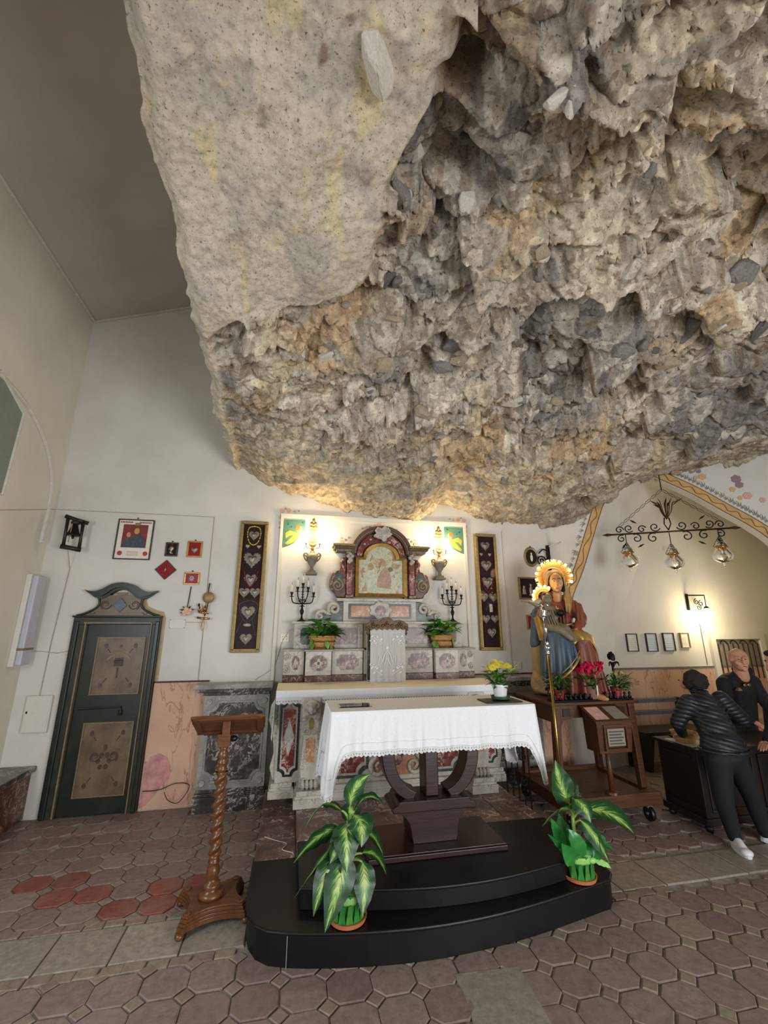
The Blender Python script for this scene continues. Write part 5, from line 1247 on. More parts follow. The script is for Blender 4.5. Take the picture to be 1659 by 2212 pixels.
# right-hand wall: oval picture, figures picture, red frame
ov=thing('oval_picture','small oval dark picture with a pale standing figure right of the altar','picture',(3.13,5.16,2.52))
MB().lathe([(.105,0),(.112,.012),(.10,.024),(.085,.02),(.085,.0)],(0,0,0),28,.92,1.22); om=MB(); om.xf=Matrix.Translation((3.13,YB-.002,2.657))@Matrix.Rotation(PI/2,4,'X'); om.lathe([(.105,0),(.112,.012),(.10,.024),(.085,.018)],(0,0,0),28,.92,1.22); om.build('oval_frame','gold_dull',ov,auto=40)
MB().prism(oval(3.13,2.657,.078,.10,24),YB-.024,YB-.015).build('dark_ground','darkvelvet',ov); blob('pale_figure',[('e',(3.13,YB-.026,2.64),(.02,.008,.05)),('e',(3.13,YB-.026,2.70),(.012,.008,.014))],.004,'cream_linen',ov,2); nail(3.13,2.80,ov)
f3=thing('votive_figures_picture','framed dark picture with three silver votive figures behind the statue','picture',(3.08,5.16,2.09))
frame_box(f3,2.91,3.26,2.09,2.38,.02,.03,'gold_dull'); MB().box(2.92,3.25,YB-.012,YB-.002,2.10,2.37).build('velvet_back','darkvelvet',f3)
for k,(dx,h) in enumerate(((-.10,.09),(0,.13),(.10,.10))):
    blob('silver_figure',[('e',(3.085+dx,YB-.016,2.20),(.03,.01,h*.55)),('e',(3.085+dx,YB-.016,2.20+h*.62),(.018,.01,.02)),('e',(3.085+dx,YB-.016,2.20-h*.4),(.036,.01,.02))],.005,'silver',f3,2)
small_votive(2.987,3.128,1.705,1.892,'frame_tan','redvelvet','small red velvet frame with a white lozenge behind the statue','star')
# sockets
for x,z,lb in ((-.072,1.62,'cream wall socket left of the altar shelf'),(2.81,1.275,'cream wall socket right of the altar under the tall case')):
    so=thing('wall_socket',lb,'socket',(x,5.17,z-.05)); MB().box(x-.05,x+.05,YB-.012,YB-.001,z-.045,z+.045).build('plate','candle',so,bevel=.003)
    for a in (-.02,.02):
        for c in (-.015,.015): MB().ell((x+a,YB-.013,z+c),(.004,.003,.005),6,4).build('hole','iron',so)
tag(MB().tube(cat_rom([(.02,5.0,1.72),(-.03,YB-.05,1.69),(-.10,YB-.01,1.57),(-.13,YB-.01,1.45),(-.18,YB-.006,1.30),(-.33,YB-.01,1.20),(-.36,YB-.02,1.175)],6),.003,6).build('altar_cable','cable'),'thin cable curling from the altar shelf down to the left pedestal','cable')
tag(MB().tube(cat_rom([(-.12,3.95,.163),(-.02,3.86,.165),(.05,3.8,.165),(.02,3.72,.165),(.09,3.66,.165),(.10,3.63,.165)],6),.003,6).build('floor_cable','cable_white'),'pale thin cable winding over the marble step left of the altar','cable')

# painted garlands above the altarpiece and at the niche corners (flat painting on the wall)
def garland(cx,cz,pts,flip=1):
    for a,b,r,m in pts: inst('painted_flower',FM[m],(cx+flip*a,YB-.001,cz+b),wall_back,(0,random.uniform(0,3),0),(r,.06,r))
top_g=[(0,.02,.035,'pinkflower'),(-.06,.0,.02,'orangeflower'),(.06,.0,.02,'orangeflower'),(-.12,-.02,.02,'greypaint'),(.12,-.02,.02,'greypaint'),(-.17,-.02,.016,'orangeflower'),(.17,-.02,.016,'pinkflower'),(-.22,-.04,.012,'greypaint'),(.23,-.04,.012,'greypaint'),(0,.06,.018,'greypaint')]
garland(1.03,2.985,top_g)
crn=[(0,0,.03,'pinkflower'),(.08,.01,.028,'orangeflower'),(.15,.0,.018,'pinkflower'),(-.02,-.08,.022,'orangeflower'),(-.02,-.15,.018,'pinkflower'),(.2,.01,.012,'greypaint'),(-.02,-.21,.012,'greypaint'),(.04,.03,.014,'greypaint')]
garland(-.19,3.12,crn,1); garland(2.19,3.12,crn,-1)
side_g=[(0,0,.03,'pinkflower'),(-.05,-.02,.018,'orangeflower'),(.05,.03,.016,'greypaint'),(-.09,-.03,.012,'greypaint'),(.09,.06,.012,'greypaint'),(.0,.05,.014,'orangeflower')]
garland(.55,2.76,side_g,1); garland(1.51,2.77,side_g,-1)
# corner panels with painted angels
def angel(x,zt,f,label):
    t=thing('angel_panel',label,'painted panel',(x,5.16,zt-.34))
    X=lambda a: x+f*a
    o=[(X(0),zt),(X(.255),zt),(X(.255),zt-.15),(X(.19),zt-.15),(X(.18),zt-.23),(X(.13),zt-.29),(X(.06),zt-.325),(X(0),zt-.345)]
    b=MB().prism(o,YB-.02,YB-.001).build('panel','panel_green',t)
    for nm,pts,mt in (('angel_head',oval(X(.185),zt-.115,.032,.036),'panel_skin'),('angel_hair',oval(X(.165),zt-.10,.032,.036),'panel_hair'),('angel_wing',[(X(.03),zt-.24),(X(.02),zt-.17),(X(.07),zt-.135),(X(.14),zt-.16),(X(.12),zt-.19),(X(.07),zt-.20)],'panel_yellow'),('angel_body',[(X(.17),zt-.15),(X(.13),zt-.18),(X(.10),zt-.22),(X(.02),zt-.30),(X(.05),zt-.315),(X(.13),zt-.275),(X(.17),zt-.21),(X(.19),zt-.16)],'panel_yellow'),('angel_robe',[(X(.04),zt-.25),(X(.10),zt-.22),(X(.15),zt-.20),(X(.14),zt-.25),(X(.08),zt-.285)],'panel_green')):
        MB().prism(pts,YB-.0235-.0006*random.random(),YB-.018).build(nm,mt,b)
    for a,c in ((.05,-.06),(.22,-.03),(.09,-.09)): MB().prism([(X(a)+(.012 if i%2 else .004)*math.cos(i*PI/5),zt+c+(.012 if i%2 else .004)*math.sin(i*PI/5)) for i in range(10)],YB-.0225,YB-.018).build('painted_star','green_paint',b)
angel(-.158,3.012,1,'teal corner panel with a painted yellow angel, left of the altar'); angel(2.158,3.012,-1,'teal corner panel with a painted yellow angel, right of the altar')

# ================================================================== SCONCES, CANDELABRA, BASKETS
def sconce(x,zb,label):
    t=thing('urn_sconce',label,'wall lamp',(x,5.08,zb),'urn sconces beside the altarpiece'); y=5.09
    MB().box(x-.065,x+.065,y-.05,YB-.001,zb,zb+.025).build('base','urn',t,bevel=.006); MB().box(x-.045,x+.045,y-.04,YB-.001,zb+.025,zb+.05).build('base_step','urn',t,bevel=.006)
    MB().lathe([(.03,.05),(.018,.075),(.022,.10),(.05,.14),(.068,.19),(.072,.22),(.055,.245),(.026,.26),(.03,.28),(.018,.285)],(x,y,zb),18).build('urn','urn',t,smooth=True)
    for k in (-1,1):
        MB().tube([(a,y,b) for a,b in [(x+k*.06,zb+.16),(x+k*.085,zb+.19)]+spiral(x+k*.075,zb+.235,.028,.008,-40 if k>0 else 220,1.2*k,16)],.009,7).build('handle','urn',t,smooth=True)
        arm=MB().tube([(p.x,p.y,p.z) for p in cat_rom([(x,y-.01,zb+.30),(x+k*.04,y-.03,zb+.315),(x+k*.075,y-.03,zb+.32),(x+k*.08,y-.03,zb+.36)],5)],.006,6).build('candle_arm','brass',t,smooth=True)
        MB().lathe([(.004,0),(.016,.004),(.017,.012),(.009,.016),(.009,.05),(.001,.06)],(x+k*.08,y-.03,zb+.36),10).build('candle_cup','brass',arm,smooth=True)
        MB().ell((x+k*.05,YB-.045,zb+.475),(.018,.018,.026),10,8).build('bulb','bulb',t,smooth=True)
    MB().tube([(x,y,zb+.28),(x,y,zb+.36)],[.018,.014],10).build('neck','gold_dull',t,smooth=True)
    # flame-shaped carved backplate of stacked leaves
    for i in range(7):
        zz=zb+.36+i*.042; w=.034+.022*math.sin(PI*(i+1)/8)
        for k in (-1,1): MB().ell((x+k*w*.45,y-.01,zz),(w*.55,.016,.032),8,6,Euler((0,k*.5,0))).build('gilt_leaf','gold_dull',t,smooth=True)
    MB().ell((x,y-.01,zb+.655),(.02,.015,.035),8,6).build('flame_tip','gold_dull',t,smooth=True)
    d=bpy.data.lights.new('sconce_light','POINT'); d.energy=5.5; d.color=(1,.79,.46); d.shadow_soft_size=.05
    for k in (-1,1):
        o=bpy.data.objects.new('sconce_light',d); COL.objects.link(o); o.location=(x+k*.075,YB-.15,zb+.475)
sconce(.195,2.335,'gilt urn wall sconce with lit bulbs left of the altarpiece'); sconce(1.79,2.31,'gilt urn wall sconce with lit bulbs right of the altarpiece')
def candelabrum(x,label):
    t=thing('candelabrum',label,'candelabrum',(x,5.09,1.80),'five-armed black candelabra on the altar shelf'); y=5.09; z=1.80
    MB().lathe([(.05,0),(.05,.008),(.025,.02),(.012,.04),(.010,.07),(.018,.09),(.024,.115),(.014,.14),(.010,.165),(.03,.17),(.03,.175),(.010,.18),(.008,.205)],(x,y,z),14).build('stem','iron',t,smooth=True)
    tops=[(-.125,.305),(-.06,.365),(0,.41),(.06,.365),(.125,.305)]
    for dx,dz in tops:
        if dx: pts=cat_rom([(x,y,z+.20),(x+dx*.35,y,z+.215 if abs(dx)<.1 else z+.20),(x+dx*.85,y,z+dz-.09),(x+dx,y,z+dz-.03)],6)
        else: pts=[(x,y,z+.2),(x,y,z+dz-.03)]
        a=MB().tube(pts,.0065,7).build('arm','iron',t,smooth=True)
        MB().lathe([(.004,-.03),(.026,-.026),(.026,-.022),(.008,-.018),(.012,.0),(.019,.022),(.019,.026),(.006,.026)],(x+dx,y,z+dz),12).build('drip_cup','iron',a,smooth=True)
        MB().lathe([(.011,.0),(.011,.075),(.002,.085)],(x+dx,y,z+dz+.024),10).build('candle','candle',a,smooth=True); MB().tube([(x+dx,y,z+dz+.105),(x+dx,y,z+dz+.135)],.0025,5).build('wick','iron',a)
    for k in (-1,1): MB().tube([(a,y,b) for a,b in spiral(x+k*.03,z+.235,.02,.005,90,1.2*k,14)],.005,6).build('scroll','iron',t,smooth=True)
    for dz in (.24,.27,.30,.33): MB().tube([(x-.018,y,z+dz+.008),(x,y,z+dz),(x+.018,y,z+dz+.008)],.004,5).build('barb','iron',t)
candelabrum(.105,'black five-armed candelabrum on the altar shelf left of the altarpiece'); candelabrum(1.94,'black five-armed candelabrum on the altar shelf right of the altarpiece')
def leaf_mesh(name,mat,n=6,w=.5,droop=.35,heart=.0):
    mb=MB(); rows=[]; uv=[]
    for i in range(n+1):
        t=i/n; ww=w*math.sin(PI*min(1,(t*.92+.08)))**.8*(1-.25*t) if i<n else .004
        z=-droop*t*t
        rows.append([(-ww/2,t-heart*math.sin(PI*t)*.0,z+.06*ww),(0,t,z-.03*(1-t)),(ww/2,t,z+.06*ww)])
    mb.grid(rows); return mb.mesh(name,mat,True,(0,0,0))[0]
POTH=[leaf_mesh('leaf','leaf_light',6,.75,.3),leaf_mesh('leaf','leaf_green',6,.65,.55),leaf_mesh('leaf','leaf_dark',6,.7,.4)]
def basket_plant(x,y,z,label,seed,nleaf=85):
    r=random.Random(seed); t=thing('basket_plant',label,'potted plant',(x,y,z),'ivy plants in wicker baskets on the altar shelf')
    rows=[]
    bk=MB().lathe([(.115,.0),(.125,.06),(.135,.13),(.125,.13),(.115,.02)],(x,y,z),28,1.05,.72).build('basket','wicker',t,smooth=True)
    for q in range(4):
        zz=z+.015+.032*q; mb=MB(); pts=[]
        for i in range(48):
            a=2*PI*i/48; rr=.118+.018*zz*0+.004*q+.006*(1 if (i//2+q)%2 else -1); pts.append((x+rr*1.05*math.cos(a),y+rr*.72*math.sin(a),zz))
        mb.tube(pts,.011,6,closed=True); mb.build('weave_strand','wicker' if q%2 else 'wicker_dark',bk,smooth=True)
    MB().tube([(x+.138*1.05*math.cos(2*PI*i/32),y+.138*.72*math.sin(2*PI*i/32),z+.132) for i in range(32)],.01,6,closed=True).build('rim','wicker',bk,smooth=True)
    for k in range(nleaf):
        a=r.uniform(0,2*PI); rad_=r.uniform(.0,.16); h=.14+.15*r.random()*(1.2-rad_*3.5)
        s=r.uniform(.085,.125)
        inst('leaf',r.choice(POTH),(x+rad_*math.cos(a),y+.75*rad_*math.sin(a),z+h),t,(r.uniform(-.2,.9)*1,r.uniform(-.5,.5),a-PI/2+r.uniform(-.6,.6)),(s,s*1.15,s))
    for k in range(4):
        a=r.uniform(-2.6,-.5); inst('leaf',POTH[0],(x+.13*math.cos(a),y+.10*math.sin(a),z+.11-.05*k*.5),t,(-1.1,r.uniform(-.3,.3),a-PI/2),(.08,.09,.08))
    return t
basket_plant(.34,4.93,1.508,'green ivy in a wicker basket on the altar shelf left of the tabernacle',3)
basket_plant(1.745,4.93,1.508,'green ivy in a wicker basket on the altar shelf right of the tabernacle',5)
# ================================================================== FREESTANDING TABLE
tbx=1.06; tby=3.38
ft=thing('altar_table','dark mahogany altar table on a carved chalice-shaped pedestal','table',(tbx,tby,.272))
MB().box(.56,1.53,3.14,3.60,.272,.302).build('base_board','mahogany',ft,bevel=.004)
MB().box(.565,1.525,3.15,3.59,.302,.312).build('base_board_top','mahogany',ft,bevel=.003)
foot=[(-.155,.312),(-.165,.35),(-.17,.39),(-.18,.43),(-.21,.47),(-.25,.50),(-.275,.505)]
fp=[(tbx-.01+a,b) for a,b in foot]+[(tbx-.01-a,b) for a,b in foot[::-1]]
MB().prism(fp,3.26,3.50).build('foot','mahogany',ft,bevel=.006)
MB().prism([(tbx-.31,.505),(tbx+.29,.505),(tbx+.30,.53),(tbx+.28,.545),(tbx+.26,.55),(tbx+.25,.575),(tbx-.27,.575),(tbx-.28,.55),(tbx-.30,.545),(tbx-.32,.53)],3.24,3.52).build('foot_collar','mahogany',ft,bevel=.006)
for k in (-1,1):
    o=[];i=[]
    for q in range(15):
        t=q/14; a=math.radians(-80+80*t)
        o.append((tbx-.01+k*(.10+.27*math.cos(a)),.86+.315*math.sin(a))); i.append((tbx-.01+k*(.075+.20*math.cos(a)),.86+.255*math.sin(a)))
    o.append((tbx-.01+k*.39,1.0)); i.append((tbx-.01+k*.29,1.0)); o.append((tbx-.01+k*.42,1.15)); i.append((tbx-.01+k*.30,1.15))
    MB().prism(o+i[::-1],3.30,3.46).build('curved_arm','mahogany',ft,bevel=.008)
MB().box(tbx-.06,tbx+.04,3.30,3.46,.575,1.15).build('centre_post','mahogany',ft,bevel=.008)
MB().box(.32,1.80,3.17,3.61,1.15,1.178).build('table_top','mahogany',ft,bevel=.004)
# tablecloth
tc=thing('tablecloth','white linen tablecloth with a scalloped lace hem on the altar table','cloth',(tbx,tby,1.18))
x0,x1,y0,y1,zt=.295,1.83,3.145,3.625,1.183
per=[]; r_=.02
def add_edge(a,b,n,nrm):
    for i in range(n):
        t=i/n; per.append((a[0]+(b[0]-a[0])*t,a[1]+(b[1]-a[1])*t,nrm))
def add_cor(cx_,cy_,a0,n):
    for i in range(n):
        a=math.radians(a0+90*i/n); per.append((cx_+r_*math.cos(a),cy_+r_*math.sin(a),(math.cos(a),math.sin(a))))
add_edge((x0+r_,y0),(x1-r_,y0),150,(0,-1)); add_cor(x1-r_,y0+r_,-90,14); add_edge((x1,y0+r_),(x1,y1-r_),50,(1,0)); add_cor(x1-r_,y1-r_,0,14)
add_edge((x1-r_,y1),(x0+r_,y1),150,(0,1)); add_cor(x0+r_,y1-r_,90,14); add_edge((x0,y1-r_),(x0,y0+r_),50,(-1,0)); add_cor(x0+r_,y0+r_,180,14)
NP=len(per); creases=[.50,.735,.93,1.13,1.36,1.58]
def drop_at(x,y):
    dc=min(math.hypot(x-a,y-b) for a in (x0,x1) for b in (y0,y1)); side=min(abs(x-x0),abs(x-x1))<.025
    return .245+.21*math.exp(-(dc/.055)**2)+(.05 if side else 0)
def cloth_pt(i,t,extra=0.0):
    x,y,nr=per[i]; d=drop_at(x,y); h=d*t+extra
    s=i*.0115
    f=.010*math.sin(s*23)+.007*math.sin(s*51+1.3)
    for c in creases:
        if abs(nr[1]+1)<.2: f+=.016*math.exp(-((x-c)/.012)**2)-.010*math.exp(-((x-c-.03)/.02)**2)
    dc=min(math.hypot(x-a,y-b) for a in (x0,x1) for b in (y0,y1))
    fl=.010+.022*math.exp(-(dc/.09)**2)
    w=(h/.3)
    return Vector((x+nr[0]*(.004+w*fl+f*min(1,w*1.2)),y+nr[1]*(.004+w*fl*.6+f*min(1,w*1.2)),zt-.004-h))
rows=[[Vector((x,y,zt)) for x,y,_ in per]]+[[cloth_pt(i,k/14) for i in range(NP)] for k in range(0,15)]
m_=MB(); m_.grid(rows,True); m_.add([(x,y,zt) for x,y,_ in per],[tuple(range(NP))]); m_.build('cloth','linen',tc,auto=50)
rows=[]
for k in range(6):
    row=[]
    for i in range(NP*2):
        a=cloth_pt((i//2)%NP,1.0,.036*(k/5)*(.72+.28*abs(math.sin((i+.5)*PI/6)))); b=cloth_pt((i//2+1)%NP,1.0,.036*(k/5)*(.72+.28*abs(math.sin((i+.5)*PI/6))))
        row.append(a.lerp(b,.5*(i%2)))
    rows.append(row)
lz=MB().grid(rows,True).build('lace_hem','lace',tc,smooth=True)
hl=MB()
hl.tube([cloth_pt(i,.80)+Vector((per[i][2][0]*.002,per[i][2][1]*.002,0)) for i in range(NP)],.0016,4,closed=True); hl.tube([cloth_pt(i,1.0)+Vector((per[i][2][0]*.002,per[i][2][1]*.002,0)) for i in range(NP)],.0016,4,closed=True)
hl.build('drawn_thread_hem','lace',tc)
ey=MB()
for i in range(0,NP,2):
    p=cloth_pt(i,1.0,.016); nr=per[i][2]; q=p+Vector((nr[0]*.002,nr[1]*.002,0)); ey.ell(q,(.0025,.0025,.006),6,4)
tag(ey.build('lace_eyelets','grey_marble',lz),kind='stuff')
gp=thing('glass_plaque','small clear reading plaque lying on the left end of the white tablecloth','plaque',(.48,3.33,1.185)); MB().box(.36,.60,3.27,3.41,1.186,1.192).build('plate','paneglass',gp); MB().box(.375,.585,3.28,3.40,1.1845,1.186).build('paper','opaline',gp)
# pot of yellow flowers on a black tray
tr=thing('black_tray','thin black rectangular tray under the white flower pot on the table','tray',(1.61,3.32,1.185)); MB().box(1.47,1.77,3.22,3.40,1.185,1.193).build('tray','rubber',tr,bevel=.003)
def disk_flower(par,c,r,mat,n=12,tilt=(0,0,0),core='yellow'):
    mb=MB(); R=Euler(tilt).to_matrix()
    for ring,(k,rr,zz) in enumerate(((n,1.0,0),(n-3,.7,.25),(6,.4,.4))):
        for i in range(k):
            a=2*PI*i/k+ring*.3
            p=[Vector((math.cos(a)*r*.15,math.sin(a)*r*.15,zz*r*.6)),Vector((math.cos(a-.22)*r*rr*.7,math.sin(a-.22)*r*rr*.7,zz*r)),Vector((math.cos(a)*r*rr,math.sin(a)*r*rr,zz*r*.9)),Vector((math.cos(a+.22)*r*rr*.7,math.sin(a+.22)*r*rr*.7,zz*r))]
            mb.add([Vector(c)+R@q for q in p],[(0,1,2,3)])
    return mb.build('flower_head',mat,par)
def small_leaf_mesh(): return leaf_mesh('leaf','leaf_dark',4,.45,.4)
SLEAF=[leaf_mesh('leaf','leaf_dark',4,.45,.4),leaf_mesh('leaf','leaf_green',4,.4,.2)]
def bushy(par,c,r,h,n,seed,s0=.05,s1=.08,mats=SLEAF):
    q=random.Random(seed)
    for k in range(n):
        a=q.uniform(0,2*PI); u=q.random(); rr=r*math.sqrt(q.random()); zz=h*u
        inst('leaf',q.choice(mats),(c[0]+rr*math.cos(a)*(.5+.5*u),c[1]+rr*math.sin(a)*(.5+.5*u),c[2]+zz),par,(q.uniform(-.2,1.0),q.uniform(-.4,.4),a-PI/2),(q.uniform(s0,s1),)*3)
def pot(par,c,r,h,mat,rim=.004,mat_saucer=None,soil=True):
    p=MB().lathe([(r*.72,0),(r*.95,h*.82),(r*1.02,h*.84),(r*1.02,h),(r*.93,h),(r*.9,h*.9)],c,28).build('pot',mat,par,auto=40)
    if soil: MB().lathe([(r*.9,h*.88),(r*.1,h*.92)],c,20).build('soil','soil',par)
    if mat_saucer: MB().lathe([(r*.8,-.006),(r*1.15,.0),(r*1.2,.018),(r*1.14,.018),(r*1.0,.002)],c,28).build('saucer',mat_saucer,par,auto=40)
    return p
ys=thing('yellow_flower_pot','yellow chrysanthemums in a white pot with green saucer on the altar table','potted plant',(1.635,3.32,1.195))
pot(ys,(1.635,3.32,1.203),.062,.105,'white_pot',mat_saucer='green_plastic')
bushy(ys,(1.635,3.32,1.29),.105,.12,95,4,.055,.085)
for k,(dx,dy,dz) in enumerate([(-.065,-.03,.135),(-.02,-.02,.15),(.02,-.03,.14),(.065,-.02,.145),(-.035,.03,.15),(.04,.03,.16),(-.08,.0,.125),(.09,.0,.135),(0,.04,.165)]):
    disk_flower(ys,(1.635+dx,3.32+dy,1.30+dz),.034,'yellow',14,(random.uniform(.4,.9),random.uniform(-.3,.3),0))
# ================================================================== LECTERN
le=thing('lectern','polished chestnut lectern with a twisted column and concave moulded base','lectern',(-.41,3.38,0))
def ybase(s):   # concave-sided square base, points towards the corners
    out=[]; cs=[(-.155,-.225),(.25,-.135),(.17,.235),(-.235,.15)]
    for i in range(4):
        a=Vector(cs[i]);b=Vector(cs[(i+1)%4]); d=(b-a).normalized(); a2=a+d*.035;b2=b-d*.035
        ctr=(a2+b2)/2*.45
        for k in range(9):
            t=k/8; p=(1-t)**2*a2+2*t*(1-t)*ctr+t*t*b2; out.append((-.40+p.x*s,3.38+p.y*s))
    return out
for z0,z1,s,m in ((.03,.055,1.0,'lectern'),(.055,.07,.97,'lectern'),(.07,.088,.93,'lectern'),(.088,.10,.90,'lectern')): MB().slabz(ybase(s),z0,z1).build('base_layer',m,le,bevel=.002)
for a,b in ((-.14,-.20),(.22,-.12),(.15,.205),(-.205,.13)):
    MB().lathe([(.02,0),(.028,.012),(.024,.03)],(-.40+a,3.38+b,.002),12).build('foot','lectern',le,smooth=True); MB().lathe([(.022,0),(.022,.006),(.012,.008),(.008,.004)],(-.40+a*.82,3.38+b*.82,.10),14).build('base_roundel','lectern',le)
MB().lathe([(.075,.10),(.08,.115),(.07,.13),(.045,.14),(.055,.155),(.05,.17),(.032,.18),(.03,.20),(.042,.225),(.04,.25),(.03,.27),(.036,.28),(.036,.29),(.03,.295),(.034,.31),(.03,.325)],(-.41,3.38,0),20).build('column_foot','lectern',le,smooth=True)
rows=[]
for k in range(241):
    t=k/240; z=.325+.475*t; row=[]
    for j in range(28):
        a=2*PI*j/28; rr=.034+.0085*math.cos(2*a-t*2*PI*7); row.append((-.41+rr*math.cos(a),3.38+rr*math.sin(a),z))
    rows.append(row)
MB().grid(rows,True).build('twisted_column','lectern',le,smooth=True)
MB().lathe([(.03,.80),(.036,.81),(.03,.825),(.027,.84),(.034,.85),(.034,.86),(.026,.87),(.03,.885),(.036,.90),(.03,.915),(.024,.93),(.032,.945),(.024,.96)],(-.41,3.38,0),20).build('column_head','lectern',le,smooth=True)
MB().box(-.45,-.37,3.34,3.42,.955,1.035).build('tilt_block','lectern',le,bevel=.003); MB().ell((-.355,3.40,.995),(.03,.02,.02),10,8).build('tilt_knob','rubber',le,smooth=True)
MB().box(-.425,-.375,3.33,3.36,1.02,1.12).build('desk_post','lectern',le,bevel=.003)
dk=MB(); dk.xf=Matrix.Translation((-.385,3.40,1.085))@Matrix.Rotation(math.radians(150),4,'X')
wav=[(-.24+.48*i/20,.15+.008*math.sin(2*PI*i/20*1.5)) for i in range(21)]
dk.slabz([(-.215,-.15),(.215,-.15),(.235,-.06),(.24,.05)]+[(a,b) for a,b in wav[::-1]]+[(-.24,.05),(-.235,-.06)],-.008,.008); do=dk.build('desk','lectern',le,bevel=.003)
d2=MB(); d2.xf=dk.xf; 
for a_ in ((-.225,-.185,-.13,.145),(.185,.225,-.13,.145),(-.185,.185,-.145,-.11),(-.185,.185,.11,.145)):
    d2=MB(); d2.xf=dk.xf; d2.box(a_[0],a_[1],a_[2],a_[3],.008,.020); d2.build('desk_rim','lectern',do)
d3=MB(); d3.xf=dk.xf; d3.box(-.21,.21,-.15,-.135,-.03,-.008); d3.build('book_ledge','lectern',do)

# ================================================================== DIEFFENBACHIAS
def big_leaf(par,base,ctrl,tip,w,side=None,mat='vleaf',cup=.12,name='leaf'):
    base,ctrl,tip=Vector(base),Vector(ctrl),Vector(tip); n=12
    c=bez(base,ctrl,tip,n); mb=MB(); rows=[]; uvs=[]
    for i in range(n+1):
        t=i/n; tg=(c[min(i+1,n)]-c[max(i-1,0)]).normalized()
        s=Vector(side) if side is not None else tg.cross(Vector((0,0,1)))
        s=(s-tg*s.dot(tg)); s=s.normalized() if s.length>1e-5 else Vector((1,0,0)); nn=s.cross(tg)
        if nn.z<0 and side is None: nn=-nn
        ww=w*(math.sin(PI*(t**.72*.97+.03)))**.9 if i<n else .001
        row=[]
        for j in range(7):
            u=j/6-.5; row.append(c[i]+s*(u*ww)+nn*(cup*abs(u)*2*ww*.5+.012*ww/w*math.sin(i*1.9)*abs(u)))
            uvs.append((j/6,t))
        rows.append(row)
    mb.grid(rows); me,cc=mb.mesh(name,mat,True); ul=me.uv_layers.new(name='UVMap')
    for lp in me.loops: ul.data[lp.index].uv=uvs[lp.vertex_index]
    o=bpy.data.objects.new(name,me); COL.objects.link(o); place(o,cc,par); return o
def petiole(par,a,b): 
    a,b=Vector(a),Vector(b); m=(a+b)/2+Vector((0,0,.02)); return MB().tube(bez(a,m,b,5),[.010,.009,.008,.007,.006,.005],6).build('stem','stem',par,smooth=True)
def dieff_pot(x,y,z,label,big_wrap=False):
    t=thing('dieffenbachia',label,'potted plant',(x,y,z),'variegated plants on the black step')
    MB().lathe([(.082,.002),(.10,.006),(.108,.028),(.100,.028),(.092,.010)],(x,y,z),32).build('saucer','terracotta',t,auto=40)
    rows=[]
    for k in range(9):
        q=k/8; row=[]
        for j in range(40):
            a=2*PI*j/40; r=.068+.020*q+.004*math.sin(a*9+q*3)*(1 if k<8 else 1.5); row.append((x+r*math.cos(a),y+r*math.sin(a),z+.012+.135*q+(.008*math.sin(a*7) if k==8 else 0)))
        rows.append(row)
    MB().grid(rows,True).build('wrap','wrap',t,smooth=True)
    MB().lathe([(.088,.108),(.0895,.118),(.0905,.136),(.089,.145)],(x,y,z),30).build('ribbon_band','ribbon',t,smooth=True)
    MB().lathe([(.082,.135),(.01,.14)],(x,y,z),20).build('soil','soil',t)
    for k in range(5):
        a=-PI/2+(k-2)*.45; MB().prism([(-.022,0),(.022,0),(.012,.10),(-.004,.115)],-.003,.0).build
        m=MB(); m.xf=Matrix.Translation((x+.088*math.cos(a),y+.088*math.sin(a),z+.008))@Matrix.Rotation(a+PI/2,4,'Z'); m.prism([(-.026,0),(.02,0),(.006,.105),(-.010,.10)],-.006,-.001); m.build('wrap_pleat','wrap' if k%2 else 'leaf_green',t)
    return t
Lx,Ly,Lz=.395,2.86,.162
dl=dieff_pot(Lx,Ly,Lz,'variegated dieffenbachia in a green wrapped pot on the left of the black step')
MB().ell((Lx-.095,Ly-.02,Lz+.15),(.022,.015,.018),8,6).build('ribbon_knot','ribbon',dl)
MB().tube([(Lx,Ly,Lz+.13),(Lx-.005,Ly,Lz+.3),(Lx+.005,Ly,Lz+.5),(Lx+.02,Ly,Lz+.58)],[.016,.014,.011,.007],10).build('main_stem','stem',dl,smooth=True)
MB().tube([(Lx-.02,Ly-.02,Lz+.13),(Lx-.035,Ly-.02,Lz+.28),(Lx-.04,Ly-.01,Lz+.4)],[.013,.011,.007],8).build('main_stem','stem',dl,smooth=True)
